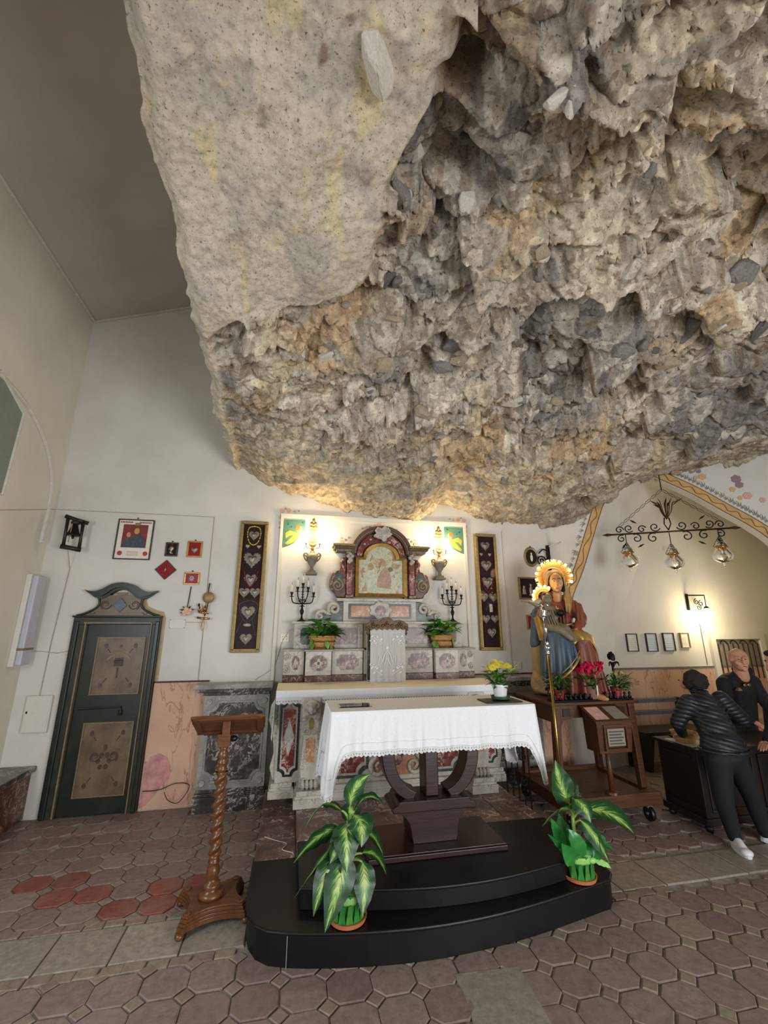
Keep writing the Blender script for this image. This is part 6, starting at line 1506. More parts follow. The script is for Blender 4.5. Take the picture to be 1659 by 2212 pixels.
LL=[ # petiole start, leaf base, ctrl, tip, width, side
 ((0,0,.52),(.0,-.01,.56),(.01,-.02,.68),(.11,-.04,.725),.085,(.85,-.3,-.5)),
 ((0,0,.48),(-.05,-.01,.54),(-.17,-.02,.66),(-.26,-.03,.47),.085,(.3,-.8,.5)),
 ((.01,0,.5),(.03,-.01,.53),(.10,-.02,.66),(.20,-.03,.555),.10,(.0,-.8,.6)),
 ((0,0,.45),(.02,-.03,.52),(.075,-.10,.52),(.05,-.14,.40),.12,(1,0,0)),
 ((0,0,.45),(-.02,-.04,.49),(-.03,-.12,.45),(-.03,-.15,.285),.12,(1,.1,0)),
 ((0,0,.42),(-.07,-.03,.46),(-.20,-.05,.46),(-.315,-.03,.31),.10,(.3,-.5,1)),
 ((0,0,.40),(-.05,-.05,.43),(-.17,-.10,.36),(-.31,-.09,.17),.12,(.7,-.2,1)),
 ((0,0,.40),(-.03,-.07,.47),(-.07,-.10,.42),(-.12,-.12,.33),.085,(.8,0,.4)),
 ((-.02,0,.28),(-.06,-.05,.33),(-.15,-.11,.30),(-.20,-.12,.10),.10,(.8,.2,.4)),
 ((-.02,0,.28),(-.03,-.07,.345),(-.06,-.13,.25),(-.14,-.15,.04),.125,(.9,.1,.3)),
 ((0,0,.28),(.07,-.05,.29),(.09,-.11,.22),(.06,-.14,.08),.10,(1,.2,.1)),
 ((0,0,.38),(.06,0,.41),(.14,.0,.44),(.20,-.02,.29),.075,(.2,-.6,.8)),
 ((0,.02,.28),(.08,.02,.30),(.17,.0,.33),(.22,-.01,.19),.07,(.2,-.6,.8)),
 ((0,.02,.35),(.0,.05,.45),(.03,.10,.55),(.06,.14,.48),.10,None),
 ((0,.02,.25),(.06,.06,.26),(.13,.08,.22),(.17,.05,.06),.09,None)]
for st,b_,c_,tp_,w_,sd in LL:
    o=Vector((Lx,Ly,Lz)); petiole(dl,o+Vector(st),o+Vector(b_)); big_leaf(dl,o+Vector(b_),o+Vector(c_),o+Vector(tp_),w_*1.35,sd)
Rx,Ry,Rz=1.93,2.955,.162
drt=dieff_pot(Rx,Ry,Rz,'variegated dieffenbachia in green tissue wrap on the right of the black step')
MB().tube([(Rx,Ry,Rz+.13),(Rx-.005,Ry,Rz+.28),(Rx-.01,Ry,Rz+.40)],[.017,.014,.009],10).build('main_stem','stem',drt,smooth=True)
RL=[((0,0,.36),(-.02,0,.42),(-.11,-.02,.56),(-.11,-.02,.70),.15,(1,.2,.2)),
 ((0,0,.34),(-.04,-.03,.40),(-.16,-.08,.47),(-.275,-.06,.33),.13,(.2,-.7,.6)),
 ((0,0,.34),(.04,-.04,.39),(.20,-.10,.44),(.40,-.06,.24),.15,(.15,-.6,.75)),
 ((0,0,.36),(-.02,-.04,.47),(.02,-.12,.47),(.03,-.14,.36),.13,(1,.1,0)),
 ((0,0,.30),(.02,-.05,.34),(.08,-.12,.28),(.13,-.14,.13),.095,(1,.4,.4)),
 ((0,0,.36),(.01,.02,.43),(.05,.05,.52),(.01,.06,.60),.085,(.6,-.6,.2)),
 ((0,0,.36),(.03,.04,.42),(.10,.08,.48),(.14,.08,.44),.08,None)]
for st,b_,c_,tp_,w_,sd in RL:
    o=Vector((Rx,Ry,Rz)); petiole(drt,o+Vector(st),o+Vector(b_)); big_leaf(drt,o+Vector(b_),o+Vector(c_),o+Vector(tp_),w_*1.25,sd)
for b_,c_,tp_,w_,sd in (((-.05,-.04,.14),(-.12,-.08,.22),(-.25,-.08,.30),.10,(.4,-.7,.4)),((-.04,-.06,.13),(-.10,-.10,.16),(-.17,-.10,.25),.13,(.7,-.3,.5)),((.0,-.05,.13),(-.05,-.08,.24),(-.08,-.05,.30),.11,(1,0,0)),((.05,-.06,.12),(.12,-.08,.26),(.18,-.06,.20),.13,(.6,-.3,.6)),((.06,.0,.12),(.16,.0,.22),(.26,-.02,.13),.11,(.2,-.7,.5)),((.0,.06,.13),(-.02,.12,.22),(-.03,.13,.32),.11,(1,0,0)),((-.06,.04,.13),(-.10,.06,.24),(-.14,.05,.33),.08,(1,0,.2))):
    o=Vector((Rx,Ry,Rz)); big_leaf(drt,o+Vector(b_),o+Vector(c_),o+Vector(tp_),w_,sd,'wrap',.25,'tissue_wing')
MB().ell((Rx+.05,Ry-.085,Rz+.128),(.028,.014,.018),10,6).build('ribbon_knot','ribbon',drt,smooth=True)
big_leaf(drt,(Rx+.06,Ry-.09,Rz+.125),(Rx+.12,Ry-.12,Rz+.125),(Rx+.16,Ry-.11,Rz+.085),.035,(0,0,1),'ribbon',.0,'ribbon_tail')

# ================================================================== STATUE TROLLEY
ct=thing('statue_trolley','brown wooden trolley on black castors carrying the painted statue','trolley',(2.95,4.25,0))
cx0,cx1,cy0,cy1=2.52,3.41,4.0,4.66
MB().box(cx0-.04,cx1+.04,cy0-.03,cy1+.03,1.005,1.035).build('top','cartwood',ct,bevel=.006)
def leg(a,b,w=.035):
    mb=MB(); a,b=Vector(a),Vector(b)
    vs=[]
    for p,ww in ((a,w),(b,w*.85)):
        vs+=[(p.x-ww,p.y-ww,p.z),(p.x+ww,p.y-ww,p.z),(p.x+ww,p.y+ww,p.z),(p.x-ww,p.y+ww,p.z)]
    mb.add(vs,[(3,2,1,0),(4,5,6,7)]+[(i,(i+1)%4,4+(i+1)%4,4+i) for i in range(4)]); return mb.build('leg','cartwood',ct,bevel=.004)
for x,y in ((cx0+.03,cy0+.03),(cx1-.03,cy0+.03),(cx0+.03,cy1-.03),(cx1-.03,cy1-.03)): leg((x,y,1.005),(x+(.03 if x>2.9 else -.03),y,.25))
def apron(pts,y0_,y1_): MB().prism(pts,y0_,y1_).build('apron','cartwood',ct)
ar=[(cx0+.03,1.005),(cx1-.03,1.005),(cx1-.06,.80),(cx1-.10,.86),(cx1-.2,.885)]+[(cx0+.2,.885),(cx0+.10,.86),(cx0+.06,.80)]
apron(ar,cy0+.02,cy0+.04); apron(ar,cy1-.05,cy1-.03)
for x in (cx0+.02,cx1-.04): MB().box(x,x+.02,cy0+.05,cy1-.05,.84,1.005).build('apron','cartwood',ct)
for x in (cx0+.14,cx1-.14): MB().box(x-.04,x+.04,cy0+.012,cy0+.024,.90,.97).build('hand_hole','oldwood',ct)
MB().box(2.46,3.48,3.88,3.97,.14,.25).build('base_rail','cartwood',ct,bevel=.006); MB().box(2.46,3.48,4.68,4.76,.14,.25).build('base_rail','cartwood',ct,bevel=.006)
for x in (2.46,3.40): MB().box(x,x+.08,3.972,4.678,.14,.25).build('base_rail','cartwood',ct,bevel=.006)
MB().box(2.541,3.399,3.972,4.678,.20,.225).build('base_deck','cartwood',ct)
for x in (2.54,3.36):
    for y in (3.93,4.71):
        w=MB(); w.xf=Matrix.Translation((x,y,.065))@Matrix.Rotation(PI/2,4,'Y'); w.lathe([(.03,-.018),(.06,-.018),(.064,-.01),(.064,.01),(.06,.018),(.03,.018)],(0,0,0),20); wo=w.build('castor_wheel','rubber',ct,auto=40)
        MB().box(x-.028,x+.028,y-.02,y+.02,.115,.14).build('castor_fork','steel',wo); MB().cyl((x-.026,y,.065),(x+.026,y,.065),.012).build('castor_axle','steel',wo)
# offering box on its post
ob=thing('offering_box','dark wooden offering box with a printed notice in front of the trolley','offering box',(2.99,3.92,.25))
MB().cyl((2.99,3.925,.252),(2.99,3.925,.66),.025,.022,14).build('post','cartwood',ob,smooth=True); MB().lathe([(.06,0),(.055,.02),(.03,.03)],(2.99,3.925,.252),16).build('post_foot','cartwood',ob)
bx_=MB(); bx_.add([(2.82,3.80,.62),(3.16,3.80,.62),(3.16,3.985,.62),(2.82,3.985,.62),(2.80,3.78,.88),(3.18,3.78,.88),(3.18,3.985,.975),(2.80,3.985,.975)],[(3,2,1,0),(4,5,6,7),(0,1,5,4),(1,2,6,5),(2,3,7,6),(3,0,4,7)]); bx_.build('box','cartwood',ob,bevel=.004)
ld=MB(); ld.add([(2.785,3.765,.882),(3.195,3.765,.882),(3.195,3.99,.985),(2.785,3.99,.985),(2.785,3.765,.897),(3.195,3.765,.897),(3.195,3.99,1.0),(2.785,3.99,1.0)],[(3,2,1,0),(4,5,6,7),(0,1,5,4),(1,2,6,5),(2,3,7,6),(3,0,4,7)]); lo=ld.build('lid','cartwood',ob,bevel=.003)
for a0,a1,m in ((.06,.42,'pinkflower'),(.55,.92,'opaline')):
    X=lambda q: 2.785+.41*q; m_=MB(); m_.add([(X(a0),3.79,.910),(X(a1),3.79,.910),(X(a1),3.96,.988),(X(a0),3.96,.988)],[(0,1,2,3)]); m_.build('leaflet',m,lo)
fr=MB(); 
for a in ((2.865,3.115,.645,.665),(2.865,3.115,.845,.865),(2.865,2.885,.665,.845),(3.095,3.115,.665,.845)): fr.box(a[0],a[1],3.77,3.80,a[2],a[3])
fr.build('notice_frame','cartwood',ob); nt_=MB().box(2.90,3.08,3.775,3.782,.685,.83).build('notice','opaline',ob)
for k in range(5): MB().box(2.915,3.065-.02*(k%2),3.7725,3.776,.70+.025*k,.71+.025*k).build('notice_line','ink',nt_)
# the statue
sx,sy,sz=2.93,4.37,1.037; SR=-.50
stt=thing('madonna_statue','painted seated mother and child statue with lit halos on a tree stump','statue',(sx,sy,sz),local=True,rz=SR)
def S(a,b,c): return (a*.90,b,c)
def Sw(c): return Vector((sx,sy,sz))+Matrix.Rotation(SR,3,'Z')@Vector(c)
def drape(name,top,bot,mat,par,folds=6,amp=.03,bulge=.04,n=48,m=18,thick=.012,phase=0.0,topamp=.15):
    """a hanging sheet of carved cloth between two curves, with folds that deepen towards the hem"""
    T=cat_rom(top,10);B=cat_rom(bot,10)
    def at(c,u):
        f=u*(len(c)-1);i=min(int(f),len(c)-2);return c[i].lerp(c[i+1],f-i)
    rows=[]
    for j in range(m+1):
        v=j/m; row=[]
        for i in range(n+1):
            u=i/n; q=at(T,u).lerp(at(B,u),v); k=math.sin(2*PI*folds*u+phase+.8*math.sin(5*u))
            w=(topamp+(1-topamp)*v)*amp*(k if k>0 else .55*k)
            q=q+Vector((0,-1,0))*(bulge*math.sin(PI*min(1,v*1.1))**.8+w); row.append(q)
        rows.append(row)
    o=MB().grid(rows).build(name,mat,par,smooth=True); md=o.modifiers.new('s','SOLIDIFY'); md.thickness=thick; md.offset=0; return o
blob('stump_seat',[('e',S(-.30,.02,.10),(.10,.11,.12)),('c',S(-.29,.02,.08),S(-.28,.04,.50),.085,.075),('e',S(.0,.12,.3),(.26,.12,.28)),('e',S(.15,.1,.1),(.2,.14,.12)),('e',S(0,.0,.04),(.36,.22,.05))],.022,'stump',stt,3)
rb=blob('robe',[('c',S(.02,.07,.56),S(.0,.06,.84),.155,.135),('e',S(0,.05,.92),(.18,.095,.09)),('c',S(.17,.03,.93),S(.25,-.02,.80),.072,.060),('c',S(.25,-.02,.80),S(.17,-.13,.685),.056,.044),('c',S(-.16,.03,.93),S(-.24,-.03,.76),.068,.058),('c',S(-.24,-.03,.76),S(-.18,-.14,.70),.052,.042),('c',S(.10,.0,.57),S(.21,-.17,.56),.125,.105),('c',S(.21,-.17,.56),S(.28,-.15,.16),.10,.085),('c',S(-.10,.0,.57),S(-.09,-.18,.58),.12,.10),('c',S(-.09,-.18,.58),S(-.08,-.15,.14),.085,.08),('e',S(.10,-.08,.10),(.27,.13,.10)),('e',S(.08,-.03,.35),(.22,.12,.26))],.016,'robe',stt,3)
drape('skirt_folds',[S(-.06,-.22,.58),S(.08,-.20,.54),S(.20,-.255,.60),S(.30,-.20,.56),S(.33,-.10,.50)],[S(-.10,-.22,.04),S(.06,-.25,.03),S(.22,-.27,.03),S(.36,-.22,.05),S(.44,-.08,.06)],'robe',rb,5,.05,.02,phase=1.0)
drape('sleeve_folds',[S(.20,-.03,.97),S(.25,-.04,.95),S(.27,.02,.93)],[S(.19,-.10,.73),S(.25,-.11,.70),S(.30,-.02,.76)],'robe',rb,3,.014,.012)
mnt=drape('mantle',[S(-.24,-.10,.62),S(-.19,-.22,.64),S(-.08,-.27,.66),S(.04,-.23,.62),S(.10,-.17,.58)],[S(-.27,-.14,.15),S(-.23,-.26,.13),S(-.10,-.31,.18),S(.06,-.31,.31),S(.15,-.25,.42)],'mantle',stt,6,.045,.035,phase=.4)
hem=[S(-.27,-.16,.15),S(-.23,-.285,.13),S(-.10,-.34,.18),S(.06,-.34,.31),S(.15,-.27,.42)]
MB().tube(cat_rom(hem,8),.013,8).build('mantle_hem','statue_gold',mnt,smooth=True)
MB().tube([Vector(q)+Vector((0,-.012,.05)) for q in cat_rom(hem,8)],.005,6).build('mantle_hem_line','statue_gold',mnt,smooth=True)
blob('back_mantle',[('c',S(-.27,.05,.86),S(-.30,.03,.52),.05,.07),('c',S(-.22,.08,.90),S(-.25,.09,.55),.06,.08)],.016,'mantle',stt,3)
drape('gold_lining',[S(.05,-.21,.63),S(.16,-.26,.665),S(.28,-.20,.63),S(.34,-.08,.60)],[S(.10,-.24,.52),S(.18,-.29,.57),S(.31,-.23,.53),S(.38,-.08,.30)],'statue_gold',stt,3,.02,.015)
drape('gold_lining',[S(-.30,-.03,.80),S(-.26,-.09,.82),S(-.22,-.12,.78)],[S(-.26,-.12,.56),S(-.23,-.17,.56),S(-.18,-.2,.6)],'statue_gold',stt,2,.014,.01)
MB().tube([S(-.13,-.085,.735),S(-.05,-.115,.725),S(.06,-.115,.725),S(.15,-.07,.74)],.013,8).build('belt','statue_gold',stt,smooth=True)
for k in range(5): MB().tube(cat_rom([S(-.10+.05*k,-.05,.93-.01*abs(k-2)),S(-.08+.04*k,-.085,.84),S(-.07+.035*k,-.105,.74)],5),.010,6).build('bodice_fold','robe',rb,smooth=True)
hd=blob('head',[('e',S(0,-.02,1.195),(.074,.086,.105)),('e',S(0,-.052,1.13),(.052,.052,.052)),('c',S(0,.02,1.0),S(0,.0,1.13),.052,.046),('e',S(0,-.108,1.175),(.011,.02,.032)),('e',S(0,-.098,1.12),(.024,.012,.010)),('e',S(0,-.09,1.093),(.02,.014,.014)),('e',S(-.035,-.078,1.155),(.024,.02,.022)),('e',S(.035,-.078,1.155),(.024,.02,.022))],.008,'statue_skin',stt,3)
for k in (-1,1):
    e=MB().ell(S(k*.031,-.094,1.20),(.015,.006,.008),10,6).build('eye','linen',hd,smooth=True); MB().ell(S(k*.031,-.099,1.20),(.007,.003,.007),8,6).build('iris','eye',e)
    MB().tube([S(k*.013,-.103,1.222),S(k*.033,-.10,1.23),S(k*.052,-.086,1.222)],.0035,5).build('eyebrow','hair',hd)
MB().ell(S(0,-.110,1.12),(.019,.005,.006),8,6).build('lips','lips',hd)
blob('hair',[('e',S(0,.015,1.225),(.085,.078,.09)),('c',S(-.07,-.03,1.235),S(-.078,.005,1.11),.020,.028),('c',S(.07,-.03,1.235),S(.074,.005,1.11),.020,.028)],.010,'hair',stt,2)
blob('veil',[('e',S(0,.045,1.245),(.108,.088,.10)),('c',S(-.098,.02,1.22),S(-.13,.05,1.0),.028,.05),('c',S(.095,.03,1.20),S(.13,.03,1.0),.022,.045),('c',S(-.09,.06,1.05),S(.09,.08,1.0),.05,.05)],.012,'veil',stt,3)
drape('veil_fall',[S(.08,-.05,1.03),S(.12,-.05,1.02),S(.16,-.02,.99)],[S(.075,-.10,.87),S(.10,-.11,.85),S(.14,-.08,.90)],'veil',stt,2,.014,.015)
def hand(par,wrist,dirv,up,size,mat,name='hand',curl=.35,flip=1):
    """palm, four unequal fingers with knuckle bends and a thumb from the side of the palm, one skin"""
    d=Vector(dirv).normalized(); u=Vector(up); u=(u-d*u.dot(d)).normalized(); s=d.cross(u)*flip; w=Vector(wrist); pr=[]
    L=size; pr.append(('c',w,w+d*L*.18,L*.16,L*.17))
    for k in range(4): pr.append(('c',w+d*L*.08+s*(k-1.5)*L*.08,w+d*L*.45+s*(k-1.5)*L*.115,L*.085,L*.085))
    for k,fl_ in enumerate((.40,.47,.44,.34)):
        b0=w+d*L*.47+s*(k-1.5)*L*.115; sp=s*(k-1.5)*.05
        d1=(d+sp-u*curl*.5).normalized(); d2=(d+sp-u*curl*1.4).normalized(); d3=(d+sp-u*curl*2.4).normalized()
        b1=b0+d1*L*fl_*.45; b2=b1+d2*L*fl_*.32; b3=b2+d3*L*fl_*.25
        pr+=[('c',b0,b1,L*.062,L*.058),('c',b1,b2,L*.058,L*.052),('c',b2,b3,L*.052,L*.042)]
    t0=w+d*L*.12-s*L*.17; t1=t0+(d*.7-s*.6-u*.2).normalized()*L*.22; t2=t1+(d*.9-s*.2-u*.4).normalized()*L*.18
    pr+=[('c',w+d*L*.08-s*L*.06,t0,L*.10,L*.09),('c',t0,t1,L*.075,L*.065),('c',t1,t2,L*.065,L*.05)]
    return blob(name,pr,L*.035,mat,par,2)
hand(stt,S(-.17,-.16,.695),(.8,-.30,-.20),(0,-.7,.7),.145,'statue_skin'); hand(stt,S(.165,-.15,.68),(-.6,-.42,-.45),(0,-.6,.8),.135,'statue_skin',flip=-1)
foot_=blob('foot',[('c',S(.24,-.27,.05),S(.33,-.33,.03),.035,.028),('e',S(.35,-.345,.025),(.03,.025,.018))],.01,'statue_skin',stt,3)
ch=blob('child_body',[('c',S(-.10,-.17,.72),S(-.14,-.14,.86),.072,.066),('e',S(-.14,-.14,.90),(.082,.055,.045)),('c',S(-.20,-.15,.90),S(-.225,-.21,.82),.034,.030),('c',S(-.225,-.21,.82),S(-.14,-.25,.84),.028,.024),('c',S(-.09,-.16,.90),S(-.02,-.20,.83),.034,.028),('c',S(-.08,-.19,.71),S(.03,-.25,.68),.058,.05),('c',S(.03,-.25,.68),S(.10,-.27,.58),.046,.034),('c',S(-.13,-.20,.70),S(-.02,-.29,.67),.055,.046),('c',S(-.02,-.29,.67),S(.07,-.31,.59),.043,.032)],.012,'child_robe',stt,3)
for k in range(4): MB().tube(cat_rom([S(-.17+.025*k,-.19-.012*k,.88),S(-.15+.025*k,-.235-.008*k,.79),S(-.13+.03*k,-.25-.008*k,.71)],5),.008,6).build('tunic_fold','child_robe',ch,smooth=True)
chh=blob('child_head',[('e',S(-.135,-.16,1.005),(.054,.060,.064)),('e',S(-.12,-.216,.995),(.010,.014,.014)),('c',S(-.14,-.14,.91),S(-.138,-.15,.97),.03,.03),('e',S(-.105,-.20,.975),(.018,.015,.014)),('e',S(-.15,-.205,.975),(.018,.015,.014))],.008,'child_robe',stt,2)
MB().ell(S(-.15,-.213,1.01),(.008,.006,.005),8,6).build('eye','eye',chh); MB().ell(S(-.098,-.207,1.01),(.008,.006,.005),8,6).build('eye','eye',chh)
blob('child_hair',[('e',S(-.14,-.135,1.03),(.060,.058,.052)),('e',S(-.188,-.14,1.01),(.02,.03,.03)),('e',S(-.085,-.14,1.02),(.02,.03,.03)),('e',S(-.16,-.18,1.055),(.022,.022,.014))],.01,'hair',stt,2)
MB().ell(S(-.01,-.24,.85),(.042,.042,.042),14,10).build('orb','iron',stt,smooth=True)
MB().prism([(-.03+a,.90+b) for a,b in [(-.008,-.04),(.008,-.04),(.008,-.008),(.026,-.008),(.026,.008),(.008,.008),(.008,.03),(-.008,.03),(-.008,.008),(-.026,.008),(-.026,-.008),(-.008,-.008)]],-.085,-.065).build('gold_cross','gold',stt)
blob('raised_arm',[('c',S(-.20,-.10,.90),S(-.30,-.12,.96),.028,.024),('c',S(-.30,-.12,.96),S(-.35,-.14,.975),.020,.018)],.010,'child_robe',stt,2); hand(stt,S(-.35,-.14,.98),(-.9,-.2,.1),(0,-.3,.9),.09,'child_robe')
def halo(c,r0,r1,nr,a0,a1,nb,name,energy):
    h=MB()
    for k in range(nr):
        a=math.radians(a0+(a1-a0)*k/(nr-1)); L_=r1*(1 if k%2 else .86)
        h.tube([(c[0]+r0*math.cos(a),c[1],c[2]+r0*math.sin(a)),(c[0]+L_*math.cos(a),c[1]-.01,c[2]+L_*math.sin(a))],[.004,.008],5)
    h.tube([(c[0]+r0*math.cos(math.radians(a0+(a1-a0)*k/30)),c[1],c[2]+r0*math.sin(math.radians(a0+(a1-a0)*k/30))) for k in range(31)],.008,6)
    ho=h.build(name,'ray',stt,smooth=True)
    for k in range(nb):
        a=math.radians(a0+8+(a1-a0-16)*k/(nb-1)); MB().ell((c[0]+r1*.92*math.cos(a),c[1]-.02,c[2]+r1*.92*math.sin(a)),(.014,.014,.014),10,8).build('bulb','bulb_small',ho,smooth=True)
    d=bpy.data.lights.new(name+'_light','POINT'); d.energy=energy; d.color=(1,.66,.3); d.shadow_soft_size=.08
    o=bpy.data.objects.new(name+'_light',d); COL.objects.link(o); o.location=Sw((c[0],c[1]-.06,c[2]+r1*.95))
halo(S(-.01,.10,1.265),.11,.21,64,-25,215,12,'halo',1.3); halo(S(-.165,-.09,1.03),.065,.125,30,50,200,7,'child_halo',.6)
# planting tray and flower pots on the trolley
tray=thing('scrap_iron_tray','dark metal tray with small black ornaments along the trolley top','tray',(2.95,4.05,1.036))
MB().box(cx0,cx1,cy0-.02,cy0+.11,1.036,1.050).build('tray','iron',tray,bevel=.004)
for k in range(16):
    x=cx0+.03+k*.056; MB().lathe([(.016,0),(.02,.012),(.008,.03),(.014,.045),(.004,.06)],(x,cy0+.01,1.05),10).build('ornament','iron',tray,smooth=True)
for x,y in ((cx0-.0,cy0+.06),(cx0+.10,cy0+.02)):
    MB().tube(cat_rom([(x,y,1.05),(x-.01,y,1.12),(x+.015,y,1.17)],5),.008,6).build('thorn_stem','iron',tray)
    for a in range(5): MB().ell((x+.02*math.cos(a*1.3),y+.02*math.sin(a*1.3),1.10+.025*a),(.025,.008,.014),8,6,Euler((0,.4*a,a))).build('iron_leaf','iron',tray,smooth=True)
GR=[leaf_mesh('leaf','leaf_dark',4,.30,.5),leaf_mesh('leaf','leaf_green',4,.28,.3)]
p1=thing('red_flower_pot','small red pot with dark foliage and a few orange red blooms on the trolley','potted plant',(2.60,4.12,1.05)); pot(p1,(2.62,4.045,1.051),.055,.095,'redpot'); bushy(p1,(2.62,4.045,1.12),.11,.16,120,11,.06,.10,GR)
for k in range(5): disk_flower(p1,(2.56+.035*k,4.03+.01*(k%2),1.27+.015*(k%3)),.018,'redflower',8,(.4,0,0))
p2=thing('cyclamen_pot','magenta cyclamen in a brown clay pot in the middle of the trolley','potted plant',(2.97,4.06,1.05)); pot(p2,(2.98,4.04,1.051),.07,.12,'claypot')
MB().box(2.985,3.0,3.962,3.967,1.08,1.18).build('plant_label','white_paint',p2); bushy(p2,(2.98,4.04,1.15),.11,.10,60,13,.06,.10)
q=random.Random(5)
for k in range(34):
    c=(2.98+q.uniform(-.13,.13),4.02+q.uniform(-.05,.04),1.30+q.uniform(-.03,.06)); 
    if k<12: MB().tube(bez((2.98,4.04,1.16),(c[0]*.6+2.97*.4,c[1],c[2]-.04),c,4),.003,5).build('flower_stalk','stem',p2)
    mb=MB()
    for j in range(5):
        a=j*2*PI/5+q.random(); d=Vector((math.cos(a)*.6,math.sin(a)*.6,.9)); s=Vector((-math.sin(a),math.cos(a),0)); L_=.055
        mb.add([Vector(c),Vector(c)+d*L_*.5+s*.02,Vector(c)+d*L_,Vector(c)+d*L_*.5-s*.02],[(0,1,2,3)])
    mb.build('bloom','magenta',p2)
p3=thing('yellow_daisy_pot','bushy plant with yellow daisies in a red pot at the trolley right end','potted plant',(3.27,4.06,1.05)); pot(p3,(3.27,4.045,1.051),.055,.10,'redpot'); bushy(p3,(3.27,4.045,1.12),.14,.15,150,17,.06,.10,GR)
for k in range(6): disk_flower(p3,(3.20+.035*k,4.02+.015*(k%2),1.255+.02*((k*2)%3)),.02,'yellow',10,(.5,0,0))
ir=thing('iron_rose','tall black wrought iron rose standing at the right end of the trolley','ornament',(3.30,4.16,1.036))
MB().tube(cat_rom([(3.36,4.17,1.038),(3.365,4.17,1.2),(3.37,4.17,1.38)],6),[.012]*13,8).build('stem','iron',ir,smooth=True); MB().lathe([(.03,0),(.03,.006),(.012,.012)],(3.36,4.17,1.037),12).build('foot','iron',ir)
for k in range(9):
    a=k*2.4; r=.008+.0035*k; MB().ell((3.365+r*math.cos(a),4.17+r*math.sin(a),1.455-.004*k),(.022,.012,.034),8,6,Euler((.2*math.sin(a),.2*math.cos(a),a+PI/2))).build('petal','iron',ir,smooth=True)
for k in (-1,1): MB().tube(cat_rom([(3.37,4.17,1.33),(3.37+k*.02,4.16,1.37),(3.37+k*.05,4.15,1.375),(3.37+k*.06,4.15,1.34)],5),[.009,.012,.013,.014,.014,.014,.013,.012,.011,.010,.009,.008,.007,.006,.005,.004],6).build('leaf','iron',ir,smooth=True)
# brass processional staff
bs=thing('brass_staff','tall brass processional staff with a chrome head beside the trolley','staff',(2.30,3.66,.001))
MB().cyl((2.31,3.66,.03),(2.30,3.66,1.52),.012,.012,12).build('pole','brass',bs,smooth=True); MB().lathe([(.05,0),(.05,.01),(.02,.03),(.014,.05)],(2.31,3.66,.001),16).build('foot','brass',bs,smooth=True)
MB().lathe([(.014,0),(.022,.01),(.014,.02),(.02,.04),(.03,.06),(.02,.08),(.013,.09),(.02,.10),(.013,.11)],(2.30,3.66,1.50),14).build('knop','chrome',bs,smooth=True)
MB().cyl((2.30,3.66,1.60),(2.295,3.66,1.84),.015,.012,12).build('upper_shaft','chrome',bs,smooth=True)
MB().lathe([(.012,0),(.026,.015),(.016,.03),(.03,.05),(.022,.08),(.01,.10)],(2.295,3.66,1.83),14).build('head','chrome',bs,smooth=True)
for k in (-1,1): MB().tube(cat_rom([(2.295,3.66,1.92),(2.295+k*.03,3.66,1.95),(2.295+k*.05,3.66,1.93)],5),.007,6).build('head_scroll','chrome',bs,smooth=True)
# scroll bracket on the wall behind the statue
wb=thing('iron_wall_bracket','black scrolled iron bracket on the wall behind the statue halo','bracket',(3.4,5.12,2.5))
MB().box(3.37,3.40,YB-.05,YB-.001,2.48,2.82).build('upright','iron',wb); MB().tube([(3.39,YB-.03,2.80),(3.46,5.0,2.83),(3.40,4.85,2.82)],.010,6).build('top_rail','white_paint',wb)
MB().tube([(x,YB-.06,z) for x,z in spiral(3.25,2.60,.07,.012,0,1.6,26)],.009,6).build('scroll','iron',wb,smooth=True); MB().tube(cat_rom([(3.32,YB-.06,2.60),(3.36,YB-.06,2.70),(3.30,YB-.06,2.76),(3.22,YB-.06,2.70)],6),.009,6).build('scroll','iron',wb,smooth=True)
# small iron gate in the shadow right of the altar
ig=thing('iron_gate','low dark wrought iron scrollwork gate in the shadow right of the altar','gate',(2.2,4.30,.0))
for k in range(5): MB().cyl((2.13+.06*k,4.30,.002),(2.13+.06*k,4.30,.66),.006,.006,6).build('bar','iron',ig)
for z in (.12,.62): MB().cyl((2.12,4.30,z),(2.39,4.30,z),.007,.007,6).build('rail','iron',ig)
for k,(x,z) in enumerate(((2.19,.5),(2.31,.5),(2.19,.28),(2.31,.28))): MB().tube([(a,4.29,b) for a,b in spiral(x,z,.045,.01,90,1.4*(1 if k%2 else -1),18)],.006,6).build('scroll','iron',ig,smooth=True)
# ================================================================== CHAPEL: CHANDELIER, WALL LAMP, PAPERS
chd=thing('chandelier','wrought brass and iron chandelier with scrolls and three clear glass oil lamps','chandelier',(4.5,4.35,2.5))
ca=Vector((4.02,4.62,2.89)); cb=Vector((5.08,4.02,2.89)); cd=(cb-ca); cdn=cd.normalized()
def Cp(u,z,off=0): return ca.lerp(cb,u)+Vector((0,0,z))
apex=ca.lerp(cb,.5)+Vector((0,0,.55)); ceilp=apex+Vector((0,0,.22))
MB().tube([Cp(-.02,0),Cp(1.02,0)],.011,8).build('bar','bronze',chd,smooth=True)
for u0,u1 in ((-.02,-.12),(1.02,1.12)): MB().tube([Cp(u0,0),Cp((u0+u1)/2,0),Cp(u1,0)],[.011,.02,.002],8).build('spear_tip','bronze',chd,smooth=True)
MB().tube([apex,ceilp],.006,6).build('drop_rod','iron',chd); MB().lathe([(.06,.0),(.05,-.02),(.02,-.035)],(ceilp.x,ceilp.y,ceilp.z+.02),14).build('ceiling_rose','iron',chd,smooth=True)
